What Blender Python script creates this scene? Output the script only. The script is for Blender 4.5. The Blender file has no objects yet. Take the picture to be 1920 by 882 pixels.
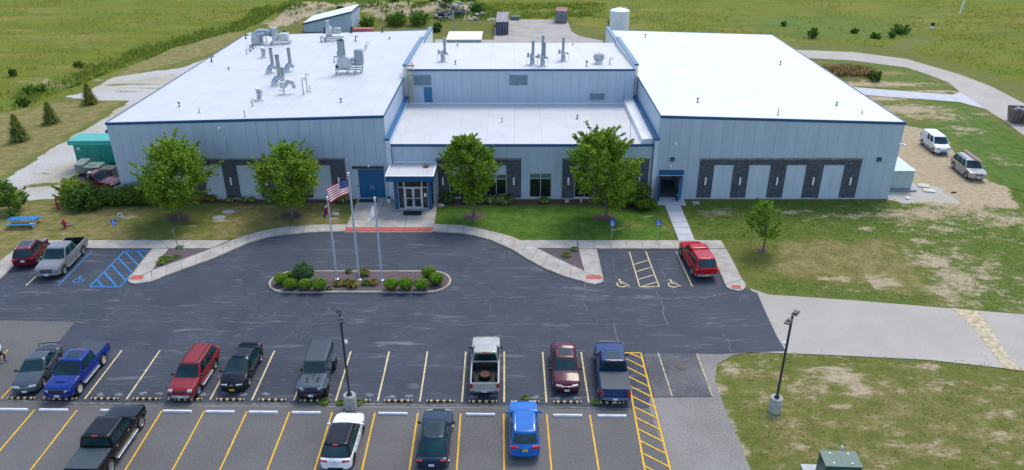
import bpy, bmesh, math, random
import numpy as np
from mathutils import Vector, Matrix
random.seed(7)
RNG = np.random.default_rng(11)
R = math.radians
SC = bpy.context.scene
COL = SC.collection

# ---------------------------------------------------------------- camera, sky, sun, exposure
CAM_H, FOC = 31.40, 1414.0
PITCH, YAW, ROLL = 0.4558, -0.00284, -0.00127
_f = Vector((math.sin(YAW)*math.cos(PITCH), math.cos(YAW)*math.cos(PITCH), -math.sin(PITCH)))
_r = Vector((math.cos(YAW), -math.sin(YAW), 0))
_u = _r.cross(_f)
_r2 = _r*math.cos(ROLL)+_u*math.sin(ROLL)
_u2 = _u*math.cos(ROLL)-_r*math.sin(ROLL)
cam_d = bpy.data.cameras.new("camera")
cam = bpy.data.objects.new("camera", cam_d)
COL.objects.link(cam)
m = Matrix((_r2, _u2, -_f)).transposed().to_4x4()
m.translation = (0, 0, CAM_H)
cam.matrix_world = m
cam_d.sensor_width = 36.0
cam_d.lens = 36.0*FOC/1920.0
cam_d.clip_start = 0.5
cam_d.clip_end = 6000
SC.camera = cam

SUN_EL, SUN_AZ = R(58), R(28)       # azimuth from +Y towards +X
w = bpy.data.worlds.new("World"); SC.world = w; w.use_nodes = True
nt = w.node_tree; nt.nodes.clear()
sky = nt.nodes.new("ShaderNodeTexSky"); sky.sky_type = 'NISHITA'; sky.sun_disc = False
sky.sun_elevation = SUN_EL; sky.sun_rotation = SUN_AZ
sky.air_density = 1.0; sky.dust_density = 1.2; sky.ozone_density = 0.35
bg = nt.nodes.new("ShaderNodeBackground"); bg.inputs[1].default_value = 0.15
out = nt.nodes.new("ShaderNodeOutputWorld")
nt.links.new(sky.outputs[0], bg.inputs[0]); nt.links.new(bg.outputs[0], out.inputs[0])
sd = bpy.data.lights.new("sun", 'SUN'); sd.energy = 1.1; sd.angle = R(22); sd.color = (1.0, 0.955, 0.84)
so = bpy.data.objects.new("sun", sd); COL.objects.link(so)
sv = Vector((math.sin(SUN_AZ)*math.cos(SUN_EL), math.cos(SUN_AZ)*math.cos(SUN_EL), math.sin(SUN_EL)))
so.rotation_euler = sv.to_track_quat('Z', 'Y').to_euler(); so.location = (0, 60, 80)
SC.view_settings.view_transform = 'Standard'; SC.view_settings.look = 'None'
SC.view_settings.gamma = 1.0; SC.view_settings.exposure = 0.92

# ---------------------------------------------------------------- survey: photograph pixel -> point on a real plane
def ray(px, py):
    return _f*FOC+_r2*(px-960)-_u2*(py-441)
def G(px, py, z=0.0):
    d = ray(px, py); t = (z-CAM_H)/d.z
    return Vector((d.x*t, d.y*t, z))
def V(px, py, Y):
    d = ray(px, py); t = Y/d.y
    return Vector((d.x*t, Y, CAM_H+d.z*t))

# ---------------------------------------------------------------- materials
MATS = {}
def _coords(nt, stretch=None):
    tc = nt.nodes.new("ShaderNodeTexCoord")
    if stretch is None: return tc.outputs["Object"]
    mp = nt.nodes.new("ShaderNodeMapping"); mp.inputs["Scale"].default_value = stretch
    nt.links.new(tc.outputs["Object"], mp.inputs[0]); return mp.outputs[0]
def _noise(nt, co, scale, detail=4, rough=.55, dist=0):
    n = nt.nodes.new("ShaderNodeTexNoise"); n.inputs["Scale"].default_value = scale
    n.inputs["Detail"].default_value = detail; n.inputs["Roughness"].default_value = rough
    n.inputs["Distortion"].default_value = dist
    nt.links.new(co, n.inputs["Vector"]); return n.outputs["Fac"]
def _ramp(nt, fac, a, b):
    r = nt.nodes.new("ShaderNodeMapRange"); r.interpolation_type = 'SMOOTHSTEP'
    r.inputs["From Min"].default_value = a; r.inputs["From Max"].default_value = b
    nt.links.new(fac, r.inputs["Value"]); return r.outputs[0]
def _mix(nt, fac, a, b, mode='MIX'):
    x = nt.nodes.new("ShaderNodeMix"); x.data_type = 'RGBA'; x.blend_type = mode
    for s, v in ((x.inputs[0], fac), (x.inputs[6], a), (x.inputs[7], b)):
        if isinstance(v, (int, float)): s.default_value = v
        elif isinstance(v, tuple): s.default_value = (*v[:3], 1)
        else: nt.links.new(v, s)
    return x.outputs[2]
def _math(nt, op, a, b=0.0, c=None):
    x = nt.nodes.new("ShaderNodeMath"); x.operation = op
    for i, v in enumerate((a, b) if c is None else (a, b, c)):
        if isinstance(v, (int, float)): x.inputs[i].default_value = v
        else: nt.links.new(v, x.inputs[i])
    return x.outputs[0]
def base_mat(name):
    m = bpy.data.materials.new(name); m.use_nodes = True
    nt = m.node_tree; nt.nodes.clear()
    b = nt.nodes.new("ShaderNodeBsdfPrincipled"); o = nt.nodes.new("ShaderNodeOutputMaterial")
    nt.links.new(b.outputs[0], o.inputs[0]); return m, nt, b
def mat(name, col, rough=.5, metal=0.0, var=.12, scale=3.0, bump=0.0, bscale=None, coat=0.0, stretch=None, col2=None, spec=.5, trans=0.0):
    if name in MATS: return MATS[name]
    m, nt, b = base_mat(name)
    co = _coords(nt, stretch); f = _noise(nt, co, scale)
    f = _ramp(nt, f, .3, .7)
    a = tuple(c*(1-var) for c in col); d = col2 or tuple(min(1, c*(1+var)) for c in col)
    nt.links.new(_mix(nt, f, a, d), b.inputs["Base Color"])
    b.inputs["Roughness"].default_value = rough; b.inputs["Metallic"].default_value = metal
    b.inputs["Coat Weight"].default_value = coat; b.inputs["Coat Roughness"].default_value = .04
    b.inputs["Specular IOR Level"].default_value = spec
    if trans: b.inputs["Transmission Weight"].default_value = trans
    if bump:
        bn = nt.nodes.new("ShaderNodeBump"); bn.inputs["Strength"].default_value = bump; bn.inputs["Distance"].default_value = .05
        nt.links.new(_noise(nt, co, bscale or scale*6), bn.inputs["Height"]); nt.links.new(bn.outputs[0], b.inputs["Normal"])
    MATS[name] = m; return m

def mat_asphalt(name, lo, hi, streak, cracks, grain=.35):
    m, nt, b = base_mat(name)
    co = _coords(nt)
    f = _ramp(nt, _noise(nt, co, .22, 6, .65), .32, .7)
    c = _mix(nt, f, lo, hi)
    g = _noise(nt, co, 9, 3, .7)
    c = _mix(nt, _math(nt, 'MULTIPLY', _ramp(nt, g, .35, .75), grain), c, tuple(min(1, x*2.0) for x in hi))
    # wind-drifted dust streaks that run along the driving direction
    co2 = _coords(nt, (.28, 1.7, 1))
    s = _ramp(nt, _noise(nt, co2, 1.0, 7, .62, .8), .56, .78)
    c = _mix(nt, _math(nt, 'MULTIPLY', s, streak), c, (.24, .235, .23))
    for sc_, st_, lo_, hi_, am_ in ((2.2, (.10, .8, 1), .60, .72, .55), (1.1, (.16, .9, 1), .485, .50, 0), (4.0, (.09, .7, 1), .62, .74, .5)):
        nn_ = _noise(nt, _coords(nt, st_), sc_, 9, .70, 1.4)
        if am_: c = _mix(nt, _math(nt, 'MULTIPLY', _ramp(nt, nn_, lo_, hi_), streak*am_), c, (.25, .24, .23))
        else:   # thin pale threads along the iso-lines of a stretched noise
            th_ = _ramp(nt, _math(nt, 'ABSOLUTE', _math(nt, 'SUBTRACT', nn_, .5)), .010, .002)
            br_ = _ramp(nt, _noise(nt, co, .35, 4, .6), .50, .66)
            c = _mix(nt, _math(nt, 'MULTIPLY', _math(nt, 'MULTIPLY', th_, br_), streak*.75), c, (.22, .215, .21))
    # meandering hairline cracks
    if cracks:
        n = nt.nodes.new("ShaderNodeTexNoise"); n.inputs["Scale"].default_value = .5; n.inputs["Detail"].default_value = 5
        nt.links.new(_coords(nt), n.inputs["Vector"])
        va = nt.nodes.new("ShaderNodeVectorMath"); va.operation = 'MULTIPLY_ADD'
        va.inputs[1].default_value = (3.0, 3.0, 0); nt.links.new(n.outputs["Color"], va.inputs[0]); nt.links.new(co, va.inputs[2])
        v = nt.nodes.new("ShaderNodeTexVoronoi"); v.feature = 'DISTANCE_TO_EDGE'; v.inputs["Scale"].default_value = .2
        nt.links.new(va.outputs[0], v.inputs["Vector"])
        cr = _ramp(nt, v.outputs["Distance"], .008, .002)
        k = _ramp(nt, _noise(nt, co, .13, 3), .52, .62)
        c = _mix(nt, _math(nt, 'MULTIPLY', _math(nt, 'MULTIPLY', cr, k), cracks), c, (.27, .255, .23))
    nt.links.new(c, b.inputs["Base Color"])
    b.inputs["Roughness"].default_value = .78
    b.inputs["Specular IOR Level"].default_value = .35
    bn = nt.nodes.new("ShaderNodeBump"); bn.inputs["Strength"].default_value = .35; bn.inputs["Distance"].default_value = .02
    nt.links.new(_noise(nt, co, 25, 3), bn.inputs["Height"]); nt.links.new(bn.outputs[0], b.inputs["Normal"])
    MATS[name] = m; return m

def mat_roof(name, k=1.0):
    m, nt, b = base_mat(name)
    co = _coords(nt)
    f = _ramp(nt, _noise(nt, co, .35, 6, .65), .35, .75)
    c = _mix(nt, f, (.70*k, .70*k, .70*k), (.62*k, .625*k, .63*k))
    f2 = _ramp(nt, _noise(nt, _coords(nt, (1.2, .12, 1)), 1.0, 5, .6), .55, .8)
    c = _mix(nt, _math(nt, 'MULTIPLY', f2, .55), c, (.50, .495, .485))
    sx = nt.nodes.new("ShaderNodeSeparateXYZ"); nt.links.new(co, sx.inputs[0])
    q = _math(nt, 'FRACT', _math(nt, 'MULTIPLY', sx.outputs[0], 1/2.9))
    l = _math(nt, 'LESS_THAN', q, .034)
    q2 = _math(nt, 'FRACT', _math(nt, 'MULTIPLY', _math(nt, 'ADD', sx.outputs[1], .7), 1/11.0))
    l2 = _math(nt, 'LESS_THAN', q2, .011)
    l = _math(nt, 'MAXIMUM', l, l2)
    c = _mix(nt, _math(nt, 'MULTIPLY', l, .5), c, (.42, .43, .45))
    nt.links.new(c, b.inputs["Base Color"]); b.inputs["Roughness"].default_value = .55
    bn = nt.nodes.new("ShaderNodeBump"); bn.inputs["Strength"].default_value = .15; bn.inputs["Distance"].default_value = .05
    nt.links.new(_noise(nt, co, 1.2, 4), bn.inputs["Height"]); nt.links.new(bn.outputs[0], b.inputs["Normal"])
    MATS[name] = m; return m

def mat_ground():
    m, nt, b = base_mat("grassland")
    co = _coords(nt)
    def attr(n):
        a = nt.nodes.new("ShaderNodeAttribute"); a.attribute_name = n
        s = nt.nodes.new("ShaderNodeSeparateColor"); nt.links.new(a.outputs["Color"], s.inputs[0]); return s.outputs
    A, B = attr("cover"), attr("cover2"); C = attr("cover3")
    n_f = _noise(nt, co, 5.5, 5, .75); n_m = _noise(nt, co, .9, 6, .7); n_l = _noise(nt, co, .12, 5, .6)
    n_d = _noise(nt, _coords(nt, (.55, 1, 1)), .9, 10, .80, .25)
    n_e = _noise(nt, _coords(nt, (1, 1.6, 1)), 1.6, 9, .78, .2)
    # lawn
    c = _mix(nt, _ramp(nt, n_m, .3, .7), (.120, .145, .026), (.185, .185, .045))
    lush = _mix(nt, _ramp(nt, n_m, .3, .7), (.046, .122, .012), (.120, .205, .028))
    c = _mix(nt, A[2], c, lush)
    dry = _mix(nt, _ramp(nt, n_m, .3, .7), (.215, .175, .060), (.33, .265, .11))
    c = _mix(nt, _ramp(nt, _math(nt, 'ADD', A[1], _math(nt, 'MULTIPLY', _math(nt, 'SUBTRACT', n_d, .5), 3.2)), .30, 1.05), c, dry)
    # meadow: yellow green, straw, darker green drifts
    md = _mix(nt, _ramp(nt, _noise(nt, _coords(nt, (.35, 1, 1)), .25, 8, .7), .35, .65), (.180, .195, .017), (.118, .160, .017))
    md = _mix(nt, _ramp(nt, _noise(nt, _coords(nt, (.25, .8, 1)), .16, 8, .72, .5), .50, .72), md, (.30, .225, .065))
    md = _mix(nt, _math(nt, 'MULTIPLY', _ramp(nt, n_e, .5, .75), .5), md, (.075, .125, .014))
    c = _mix(nt, B[2], c, md)
    # ditch growth
    dk = _mix(nt, _ramp(nt, n_e, .35, .65), (.085, .150, .018), (.16, .215, .030))
    c = _mix(nt, _ramp(nt, _math(nt, 'ADD', C[0], _math(nt, 'MULTIPLY', _math(nt, 'SUBTRACT', n_d, .5), .8)), .35, .75), c, dk)
    # blade-scale light and dark
    c = _mix(nt, _ramp(nt, n_f, .28, .55), _mix(nt, .38, c, (.03, .05, .012)), c)
    c = _mix(nt, _math(nt, 'MULTIPLY', _ramp(nt, n_f, .55, .8), .35), c, (.23, .21, .09))
    # bare soil
    so_ = _mix(nt, _ramp(nt, n_e, .3, .7), (.33, .25, .145), (.53, .43, .29))
    fs = _ramp(nt, _math(nt, 'ADD', A[0], _math(nt, 'MULTIPLY', _math(nt, 'SUBTRACT', n_d, .5), 4.0)), .40, .95)
    fs = _math(nt, 'MULTIPLY', fs, _ramp(nt, A[0], .02, .2))
    c = _mix(nt, fs, c, so_)
    # pale gravel
    gr = _mix(nt, _ramp(nt, n_f, .3, .7), (.40, .385, .36), (.60, .58, .55))
    gr = _mix(nt, _ramp(nt, n_l, .4, .7), gr, (.44, .385, .29))
    fg = _ramp(nt, _math(nt, 'ADD', B[0], _math(nt, 'MULTIPLY', _math(nt, 'SUBTRACT', n_e, .5), 1.3)), .40, .56)
    fg = _math(nt, 'MULTIPLY', fg, _ramp(nt, B[0], .02, .15))
    c = _mix(nt, fg, c, gr)
    # bark mulch
    mu = _mix(nt, _ramp(nt, n_f, .3, .7), (.075, .042, .030), (.17, .10, .075))
    fm = _ramp(nt, _math(nt, 'ADD', B[1], _math(nt, 'MULTIPLY', _math(nt, 'SUBTRACT', n_e, .5), .5)), .4, .6)
    c = _mix(nt, fm, c, mu)
    nt.links.new(c, b.inputs["Base Color"]); b.inputs["Roughness"].default_value = .95
    b.inputs["Specular IOR Level"].default_value = .15
    bn = nt.nodes.new("ShaderNodeBump"); bn.inputs["Strength"].default_value = .9; bn.inputs["Distance"].default_value = .12
    nt.links.new(_math(nt, 'ADD', n_f, _math(nt, 'MULTIPLY', n_e, .8)), bn.inputs["Height"]); nt.links.new(bn.outputs[0], b.inputs["Normal"])
    MATS["grassland"] = m; return m

# ---------------------------------------------------------------- mesh helpers
class MB:
    def __init__(s): s.v = []; s.f = []; s.mi = []; s.cur = 0
    def face(s, idx): s.f.append(tuple(idx)); s.mi.append(s.cur)
    def pts(s, ps):
        n = len(s.v); s.v.extend((float(p[0]), float(p[1]), float(p[2])) for p in ps); return list(range(n, n+len(ps)))
    def poly(s, ps): s.face(s.pts(ps))
    def box(s, x0, x1, y0, y1, z0, z1):
        i = s.pts([(x0,y0,z0),(x1,y0,z0),(x1,y1,z0),(x0,y1,z0),(x0,y0,z1),(x1,y0,z1),(x1,y1,z1),(x0,y1,z1)])
        for q in ((0,3,2,1),(4,5,6,7),(0,1,5,4),(1,2,6,5),(2,3,7,6),(3,0,4,7)): s.face([i[k] for k in q])
        return s
    def cbox(s, c, d, rz=0.0, rx=0.0):
        M = Matrix.Translation(c) @ Matrix.Rotation(rz, 4, 'Z') @ Matrix.Rotation(rx, 4, 'X')
        n = len(s.v); s.box(-d[0]/2, d[0]/2, -d[1]/2, d[1]/2, -d[2]/2, d[2]/2)
        for k in range(n, len(s.v)): s.v[k] = tuple(M @ Vector(s.v[k]))
        return s
    def prism(s, ps, z0, z1):
        ps = [(p[0], p[1]) for p in ps]
        a = sum(ps[k][0]*ps[(k+1) % len(ps)][1]-ps[(k+1) % len(ps)][0]*ps[k][1] for k in range(len(ps)))
        if a < 0: ps = ps[::-1]
        n = len(ps); b = s.pts([(*p, z0) for p in ps]); t = s.pts([(*p, z1) for p in ps])
        s.face(b[::-1]); s.face(t)
        for k in range(n): s.face((b[k], b[(k+1) % n], t[(k+1) % n], t[k]))
        return s
    def sheet(s, ps, z):
        ps = [(p[0], p[1]) for p in ps]
        a = sum(ps[k][0]*ps[(k+1) % len(ps)][1]-ps[(k+1) % len(ps)][0]*ps[k][1] for k in range(len(ps)))
        if a < 0: ps = ps[::-1]
        s.face(s.pts([(*p, z) for p in ps])); return s
    def cyl(s, p0, p1, r0, r1=None, n=10, caps=True):
        p0, p1 = Vector(p0), Vector(p1); r1 = r0 if r1 is None else r1
        d = (p1-p0).normalized(); a = d.orthogonal().normalized(); b = d.cross(a)
        A = s.pts([p0+(a*math.cos(2*math.pi*k/n)+b*math.sin(2*math.pi*k/n))*r0 for k in range(n)])
        B = s.pts([p1+(a*math.cos(2*math.pi*k/n)+b*math.sin(2*math.pi*k/n))*r1 for k in range(n)])
        for k in range(n): s.face((A[k], A[(k+1) % n], B[(k+1) % n], B[k]))
        if caps: s.face(A[::-1]); s.face(B)
        return s
    def tube(s, ps, r, n=8):
        ps = [Vector(p) for p in ps]; rings = []
        ref = None
        for i, p in enumerate(ps):
            d = (ps[min(i+1, len(ps)-1)]-ps[max(i-1, 0)]).normalized()
            a = d.orthogonal().normalized() if ref is None else (ref-d*ref.dot(d)).normalized()
            ref = a; b = d.cross(a); rr = r[i] if isinstance(r, (list, tuple)) else r
            rings.append(s.pts([p+(a*math.cos(2*math.pi*k/n)+b*math.sin(2*math.pi*k/n))*rr for k in range(n)]))
        for A, B in zip(rings, rings[1:]):
            for k in range(n): s.face((A[k], A[(k+1) % n], B[(k+1) % n], B[k]))
        s.face(rings[0][::-1]); s.face(rings[-1]); return s
    def lathe(s, prof, n=16, axis='Z', c=(0, 0, 0)):
        rings = []
        for r, h in prof:
            q = []
            for k in range(n):
                a = 2*math.pi*k/n; x, y = r*math.cos(a), r*math.sin(a)
                q.append((c[0]+x, c[1]+y, c[2]+h) if axis == 'Z' else (c[0]+h, c[1]+x, c[2]+y))
            rings.append(s.pts(q))
        for A, B in zip(rings, rings[1:]):
            for k in range(n): s.face((A[k], A[(k+1) % n], B[(k+1) % n], B[k]))
        s.face(rings[0][::-1]); s.face(rings[-1]); return s
    def ball(s, c, r, n=8, jit=0.0):
        rx, ry, rz = (r, r, r) if isinstance(r, (int, float)) else r
        rows = []
        for i in range(1, n//2+1):
            th = math.pi*i/(n//2+1)
            rows.append(s.pts([(c[0]+rx*(1+random.uniform(-jit, jit))*math.sin(th)*math.cos(2*math.pi*k/n), c[1]+ry*(1+random.uniform(-jit, jit))*math.sin(th)*math.sin(2*math.pi*k/n), c[2]+rz*math.cos(th)) for k in range(n)]))
        t = s.pts([(c[0], c[1], c[2]+rz)])[0]; b = s.pts([(c[0], c[1], c[2]-rz)])[0]
        for k in range(n): s.face((t, rows[0][k], rows[0][(k+1) % n])); s.face((b, rows[-1][(k+1) % n], rows[-1][k]))
        for A, B in zip(rows, rows[1:]):
            for k in range(n): s.face((A[k], B[k], B[(k+1) % n], A[(k+1) % n]))
        return s
    def stroke(s, ps, wd, z):
        ps = [Vector((p[0], p[1])) for p in ps]; L = []; Rr = []
        for i, p in enumerate(ps):
            d = (ps[min(i+1, len(ps)-1)]-ps[max(i-1, 0)]).normalized(); nn = Vector((-d.y, d.x))
            wv = wd[i] if isinstance(wd, (list, tuple)) else wd
            L.append((*(p+nn*wv/2), z)); Rr.append((*(p-nn*wv/2), z))
        a, b = s.pts(L), s.pts(Rr)
        for k in range(len(ps)-1): s.face((b[k], b[k+1], a[k+1], a[k]))
        return s
    def mesh(s, name, mats, smooth=False, sharp=35):
        me = bpy.data.meshes.new(name); me.from_pydata(s.v, [], s.f); 
        for x in (mats if isinstance(mats, (list, tuple)) else [mats]): me.materials.append(x)
        if any(s.mi): me.polygons.foreach_set("material_index", s.mi)
        if smooth:
            me.polygons.foreach_set("use_smooth", [True]*len(s.f)); me.set_sharp_from_angle(angle=R(sharp))
        me.update(); return me
    def build(s, name, mats, parent=None, smooth=False, sharp=35, bevel=0, loc=None):
        o = bpy.data.objects.new(name, s.mesh(name, mats, smooth, sharp)); COL.objects.link(o)
        if parent is not None: o.parent = parent
        if loc is not None: o.location = loc
        if bevel:
            b = o.modifiers.new("bevel", 'BEVEL'); b.width = bevel; b.segments = 2; b.limit_method = 'ANGLE'; b.angle_limit = R(40)
        return o
def tag(o, label, cat, group=None):
    o["label"] = label; o["category"] = cat
    if group: o["group"] = group
    return o
def struct(o): o["kind"] = "structure"; return o
def stuff(o): o["kind"] = "stuff"; return o
def empty(name, loc=(0, 0, 0), rz=0.0, label=None, cat=None, group=None):
    o = bpy.data.objects.new(name, None); COL.objects.link(o); o.location = loc; o.rotation_euler = (0, 0, rz)
    o.empty_display_size = .3
    if label: tag(o, label, cat, group)
    return o
def link(name, me, parent=None, loc=None, rot=None, scale=None):
    o = bpy.data.objects.new(name, me); COL.objects.link(o)
    if parent is not None: o.parent = parent
    if loc is not None: o.location = loc
    if rot is not None: o.rotation_euler = rot
    if scale is not None: o.scale = scale
    return o
def dup(root, loc, rz=0.0, label=None, scale=None):
    r = root.copy(); COL.objects.link(r); r.location = loc; r.rotation_euler = (0, 0, rz)
    if label: r["label"] = label
    if scale: r.scale = scale
    for ch in root.children:
        c = ch.copy(); COL.objects.link(c); c.parent = r
        for g in ch.children:
            d = g.copy(); COL.objects.link(d); d.parent = c
    return r
# ---------------------------------------------------------------- ground
def axis(segs):
    o = []
    for a, b, st in segs: o += list(np.arange(a, b, st))
    o.append(segs[-1][1]); return np.array(o)
XS = axis([(-2500,-400,300),(-400,-160,30),(-160,-75,1.2),(-75,80,.45),(80,160,1.2),(160,400,30),(400,2500,300)])
YS = axis([(-300,0,50),(0,28,4),(28,80,.42),(80,125,.6),(125,225,1.1),(225,400,20),(400,4000,400)])
GX, GY = np.meshgrid(XS, YS)
def vnoise(x, y, sc, seed):
    g = np.random.default_rng(seed).random((256, 256)); u, v = x*sc, y*sc
    i, j = np.floor(u).astype(int), np.floor(v).astype(int); fu, fv = u-i, v-j
    fu = fu*fu*(3-2*fu); fv = fv*fv*(3-2*fv)
    a = lambda p, q: g[(p) % 256, (q) % 256]
    return (a(i, j)*(1-fu)+a(i+1, j)*fu)*(1-fv)+(a(i, j+1)*(1-fu)+a(i+1, j+1)*fu)*fv
def fbm(x, y, sc, seed): return (vnoise(x, y, sc, seed)*.55+vnoise(x, y, sc*2.1, seed+1)*.28+vnoise(x, y, sc*4.3, seed+2)*.17)
def inside(poly, x, y):
    r = np.zeros(x.shape, bool); n = len(poly)
    for k in range(n):
        (x0, y0), (x1, y1) = poly[k], poly[(k+1) % n]
        c = ((y0 > y) != (y1 > y)); r ^= c & (x < (x1-x0)*(y-y0)/((y1-y0) or 1e-9)+x0)
    return r
def gp(pts): return [tuple(G(*p)[:2]) for p in pts]
_jx = (fbm(GX, GY, .45, 3)-.5); _jy = (fbm(GX, GY, .45, 9)-.5)
def area(pix, jit=1.5, world=False):
    return inside(pix if world else gp(pix), GX+_jx*jit*2, GY+_jy*jit*2)
def blur(a, n=1):
    a = a.astype(float)
    for _ in range(n):
        p = np.pad(a, 1, mode='edge'); a = (p[1:-1,1:-1]*2+p[:-2,1:-1]+p[2:,1:-1]+p[1:-1,:-2]+p[1:-1,2:])/6
    return a
def blob(px, py, rx, ry, s=1.0):
    c = G(px, py); return s*np.exp(-(((GX-c.x)/rx)**2+((GY-c.y)/ry)**2))
Z0 = np.zeros(GX.shape)
soil, dry, lush, mead, grav, mulch, dark = (Z0.copy() for _ in range(7))
# meadow beyond the mown strips
ml = area([(-900,330),(-200,255),(0,212),(75,197),(140,175),(207,145),(250,122),(325,85),(400,67),(470,58),(540,50),(700,40),(925,38),(930,37),(1062,37),(1066,40),(1100,50),(1130,56),(1300,68),(1477,80),(1565,82),(1650,92),(1717,64),(1760,66),(1705,100),(1815,127),(1918,157),(2300,330),(4000,400),(4000,-180),(-3000,-180)], .8)
mead = blur(ml | (GY > 230) | (GX > 120) | ((GX < -110) & (GY > 80)), 1)
# ditch growth on the left, with the straw line inside
dt = area([(-60,215),(0,180),(60,160),(110,140),(200,104),(325,70),(437,43),(520,8),(560,12),(480,48),(330,86),(215,126),(140,158),(60,190),(0,206)], 2.0)
dark = np.maximum(dark, blur(dt, 2)*.58)
dark = np.maximum(dark, blur(area([(470,20),(560,2),(680,3),(700,14),(600,26),(520,30)], 2), 2)*.8)
dark = np.maximum(dark, blur(area([(800,14),(930,8),(1130,10),(1130,34),(930,34),(870,20)], 2), 2)*.45)
lush = np.maximum(lush, blur(area([(1450,26),(1560,28),(1720,46),(1740,60),(1640,76),(1520,74),(1400,60)], 3), 3)*.8)
mead = np.where(lush > .3, mead*.45, mead)
lush = np.maximum(lush, blur(area([(500,25),(560,20),(560,44),(500,50),(440,62),(400,66)], 2), 2)*.9)
# dry lawns
dry = np.maximum(dry, blur(area([(0,212),(75,197),(140,190),(235,186),(120,262),(0,335),(-300,470),(-500,480),(-300,300)], 1), 3)*.78)
dry = np.maximum(dry, blur(area([(207,145),(250,122),(325,85),(400,67),(465,58),(455,70),(400,98),(330,120),(215,150)], .6), 2)*.78)
dry = np.maximum(dry, blur(area([(-300,470),(0,380),(120,372),(250,385),(650,384),(650,424),(520,430),(435,452),(0,492),(-200,640)], .8), 3)*.74)
dry = np.where(area([(280,395),(400,392),(410,440),(330,452),(250,452),(240,420)], 2), dry*.45, dry)
# lush lawn before the entrance and strips
lush = np.maximum(lush, blur(area([(815,386),(1240,386),(1262,452),(975,453),(905,430),(815,422)], .5), 2)*1.0)
lush = np.maximum(lush, blur(area([(1285,376),(1900,378),(1920,440),(1640,448),(1440,444),(1330,450),(1300,440)], 1.2), 3)*.55)
lush = np.maximum(lush, blur(area([(1690,235),(1760,235),(1800,205),(1700,185),(1640,183),(1800,190),(1880,240),(1925,262),(1990,330),(1990,420),(1920,385),(1880,352),(1790,270),(1720,240)], 1.2), 2)*.8)
lush = np.maximum(lush, blur(area([(1700,430),(1920,430),(1990,590),(1790,575)], 2), 3)*.45)
lush = np.maximum(lush, blur(area([(1430,545),(1760,572),(1700,548),(1440,530)], 1), 3)*.45)
lush = np.maximum(lush, blur(area([(1520,108),(1700,126),(1790,170),(1800,178),(1690,152),(1560,117)], 1), 2)*.5)
dry = np.maximum(dry, blur(area([(1440,455),(1660,448),(1700,470),(1740,540),(1690,545),(1560,520),(1430,510)], 1.5), 4)*.88)
dry = np.maximum(dry, blur(area([(1355,680),(1900,705),(1990,880),(1480,900),(1400,840)], 1.5), 4)*.60)
dry = np.maximum(dry, blob(1350,400,3.5,1.1,.75)); dry = np.maximum(dry, blob(1180,425,2.4,1.5,.6))
dry = np.maximum(dry, blob(1640,137,7,1.6,1.4)); dry = np.maximum(dry, blob(1583,141,5.5,3.2,1.6))
dry = np.maximum(dry, blur(area([(1700,700),(1920,705),(1990,860),(1800,850)], 2), 3)*.5)
# bare soil
for q in ((1340,398,2.6,.9,.75),(1395,402,2.2,.5,.6),(1480,397,4,.9,.75),(1590,405,3.2,.8,.8),(1720,402,6,1.9,1.0),(1790,395,7,1.8,.9),(1880,412,6,2.6,.85),(1770,430,3,1.2,.8),
          (1625,428,1.2,.6,.9),(1570,523,2.2,.8,.85),(1640,530,.8,1.8,1.0),(1678,535,.8,2.2,.85),(1560,540,1.2,.5,.7),(1600,545,2,.5,.7),(1700,470,1.2,2.2,.6),(1755,490,2.2,3.0,.92),(1800,525,2.6,3.2,.92),(1850,500,3,3,.6),
          (1780,550,2.0,2.6,.85),(1730,452,1.5,1.0,.8),(1690,420,2.0,1.2,.8),(1160,430,.8,.5,.6),(1240,425,.7,1.0,.7),(1215,408,1.0,.5,.6),
          (1570,705,2.6,1.7,.98),(1610,730,1.5,1.0,.85),(1510,715,2.0,1.3,.7),(1440,690,1.5,.8,.55),(1720,690,2.2,.7,.75),(1760,720,2.4,1.0,.6),(1860,715,2.0,.9,.62),(1550,748,.9,.4,.6),(1370,690,.9,1.4,.95),(1352,730,.5,2.4,.85),(1372,795,.5,1.8,.85),(1390,840,.45,1.8,.9),
          (1500,838,1.0,.4,.85),(1570,838,1.2,.45,.7),(1760,820,1.3,.7,.8),(1880,780,1.2,1.0,.7),(1420,800,.7,.4,.6),(1480,665,5,.35,.8),(1900,870,2,.6,.6),(1840,760,1.6,.7,.5),
          (1640,158,12,1.7,1.1),(1760,172,6,1.2,.9),(1700,205,8,3.2,.95),(1650,185,6,2.0,.95),(1760,218,6,2.4,.8),(1810,245,3,3.5,.7),(1850,215,3,1.5,.5),(1880,300,2.2,2.4,.55),
          (240,410,1.0,.5,1.1),(425,395,1.6,.9,.7),(410,415,1.6,.5,1.0),(440,392,.9,.35,.8),(630,398,.6,.9,.75),(628,412,.6,.35,1.0),(664,410,.35,2.0,.8),(819,405,.3,2.0,1.0),(95,400,2.5,.5,.5),(300,455,3,.3,.35),(360,425,1.4,.4,.5),
          (575,34,7,4,.95),(520,47,6,3.2,.7),(125,150,9,1.8,.7),(100,152,5,1.5,.8)):
    soil = np.maximum(soil, blob(*q))
soil = np.maximum(soil, blur(area([(560,22),(700,14),(790,22),(850,24),(870,12),(905,14),(912,34),(880,42),(800,40),(720,45),(640,30),(560,46),(500,54)], 2.0), 1)*1.05)
soil = np.maximum(soil, blur(area([(1690,232),(1730,243),(1787,282),(1850,334),(1885,350),(1912,391),(1780,388),(1690,381),(1660,372),(1660,330)], .7), 1)*1.35)
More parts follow.
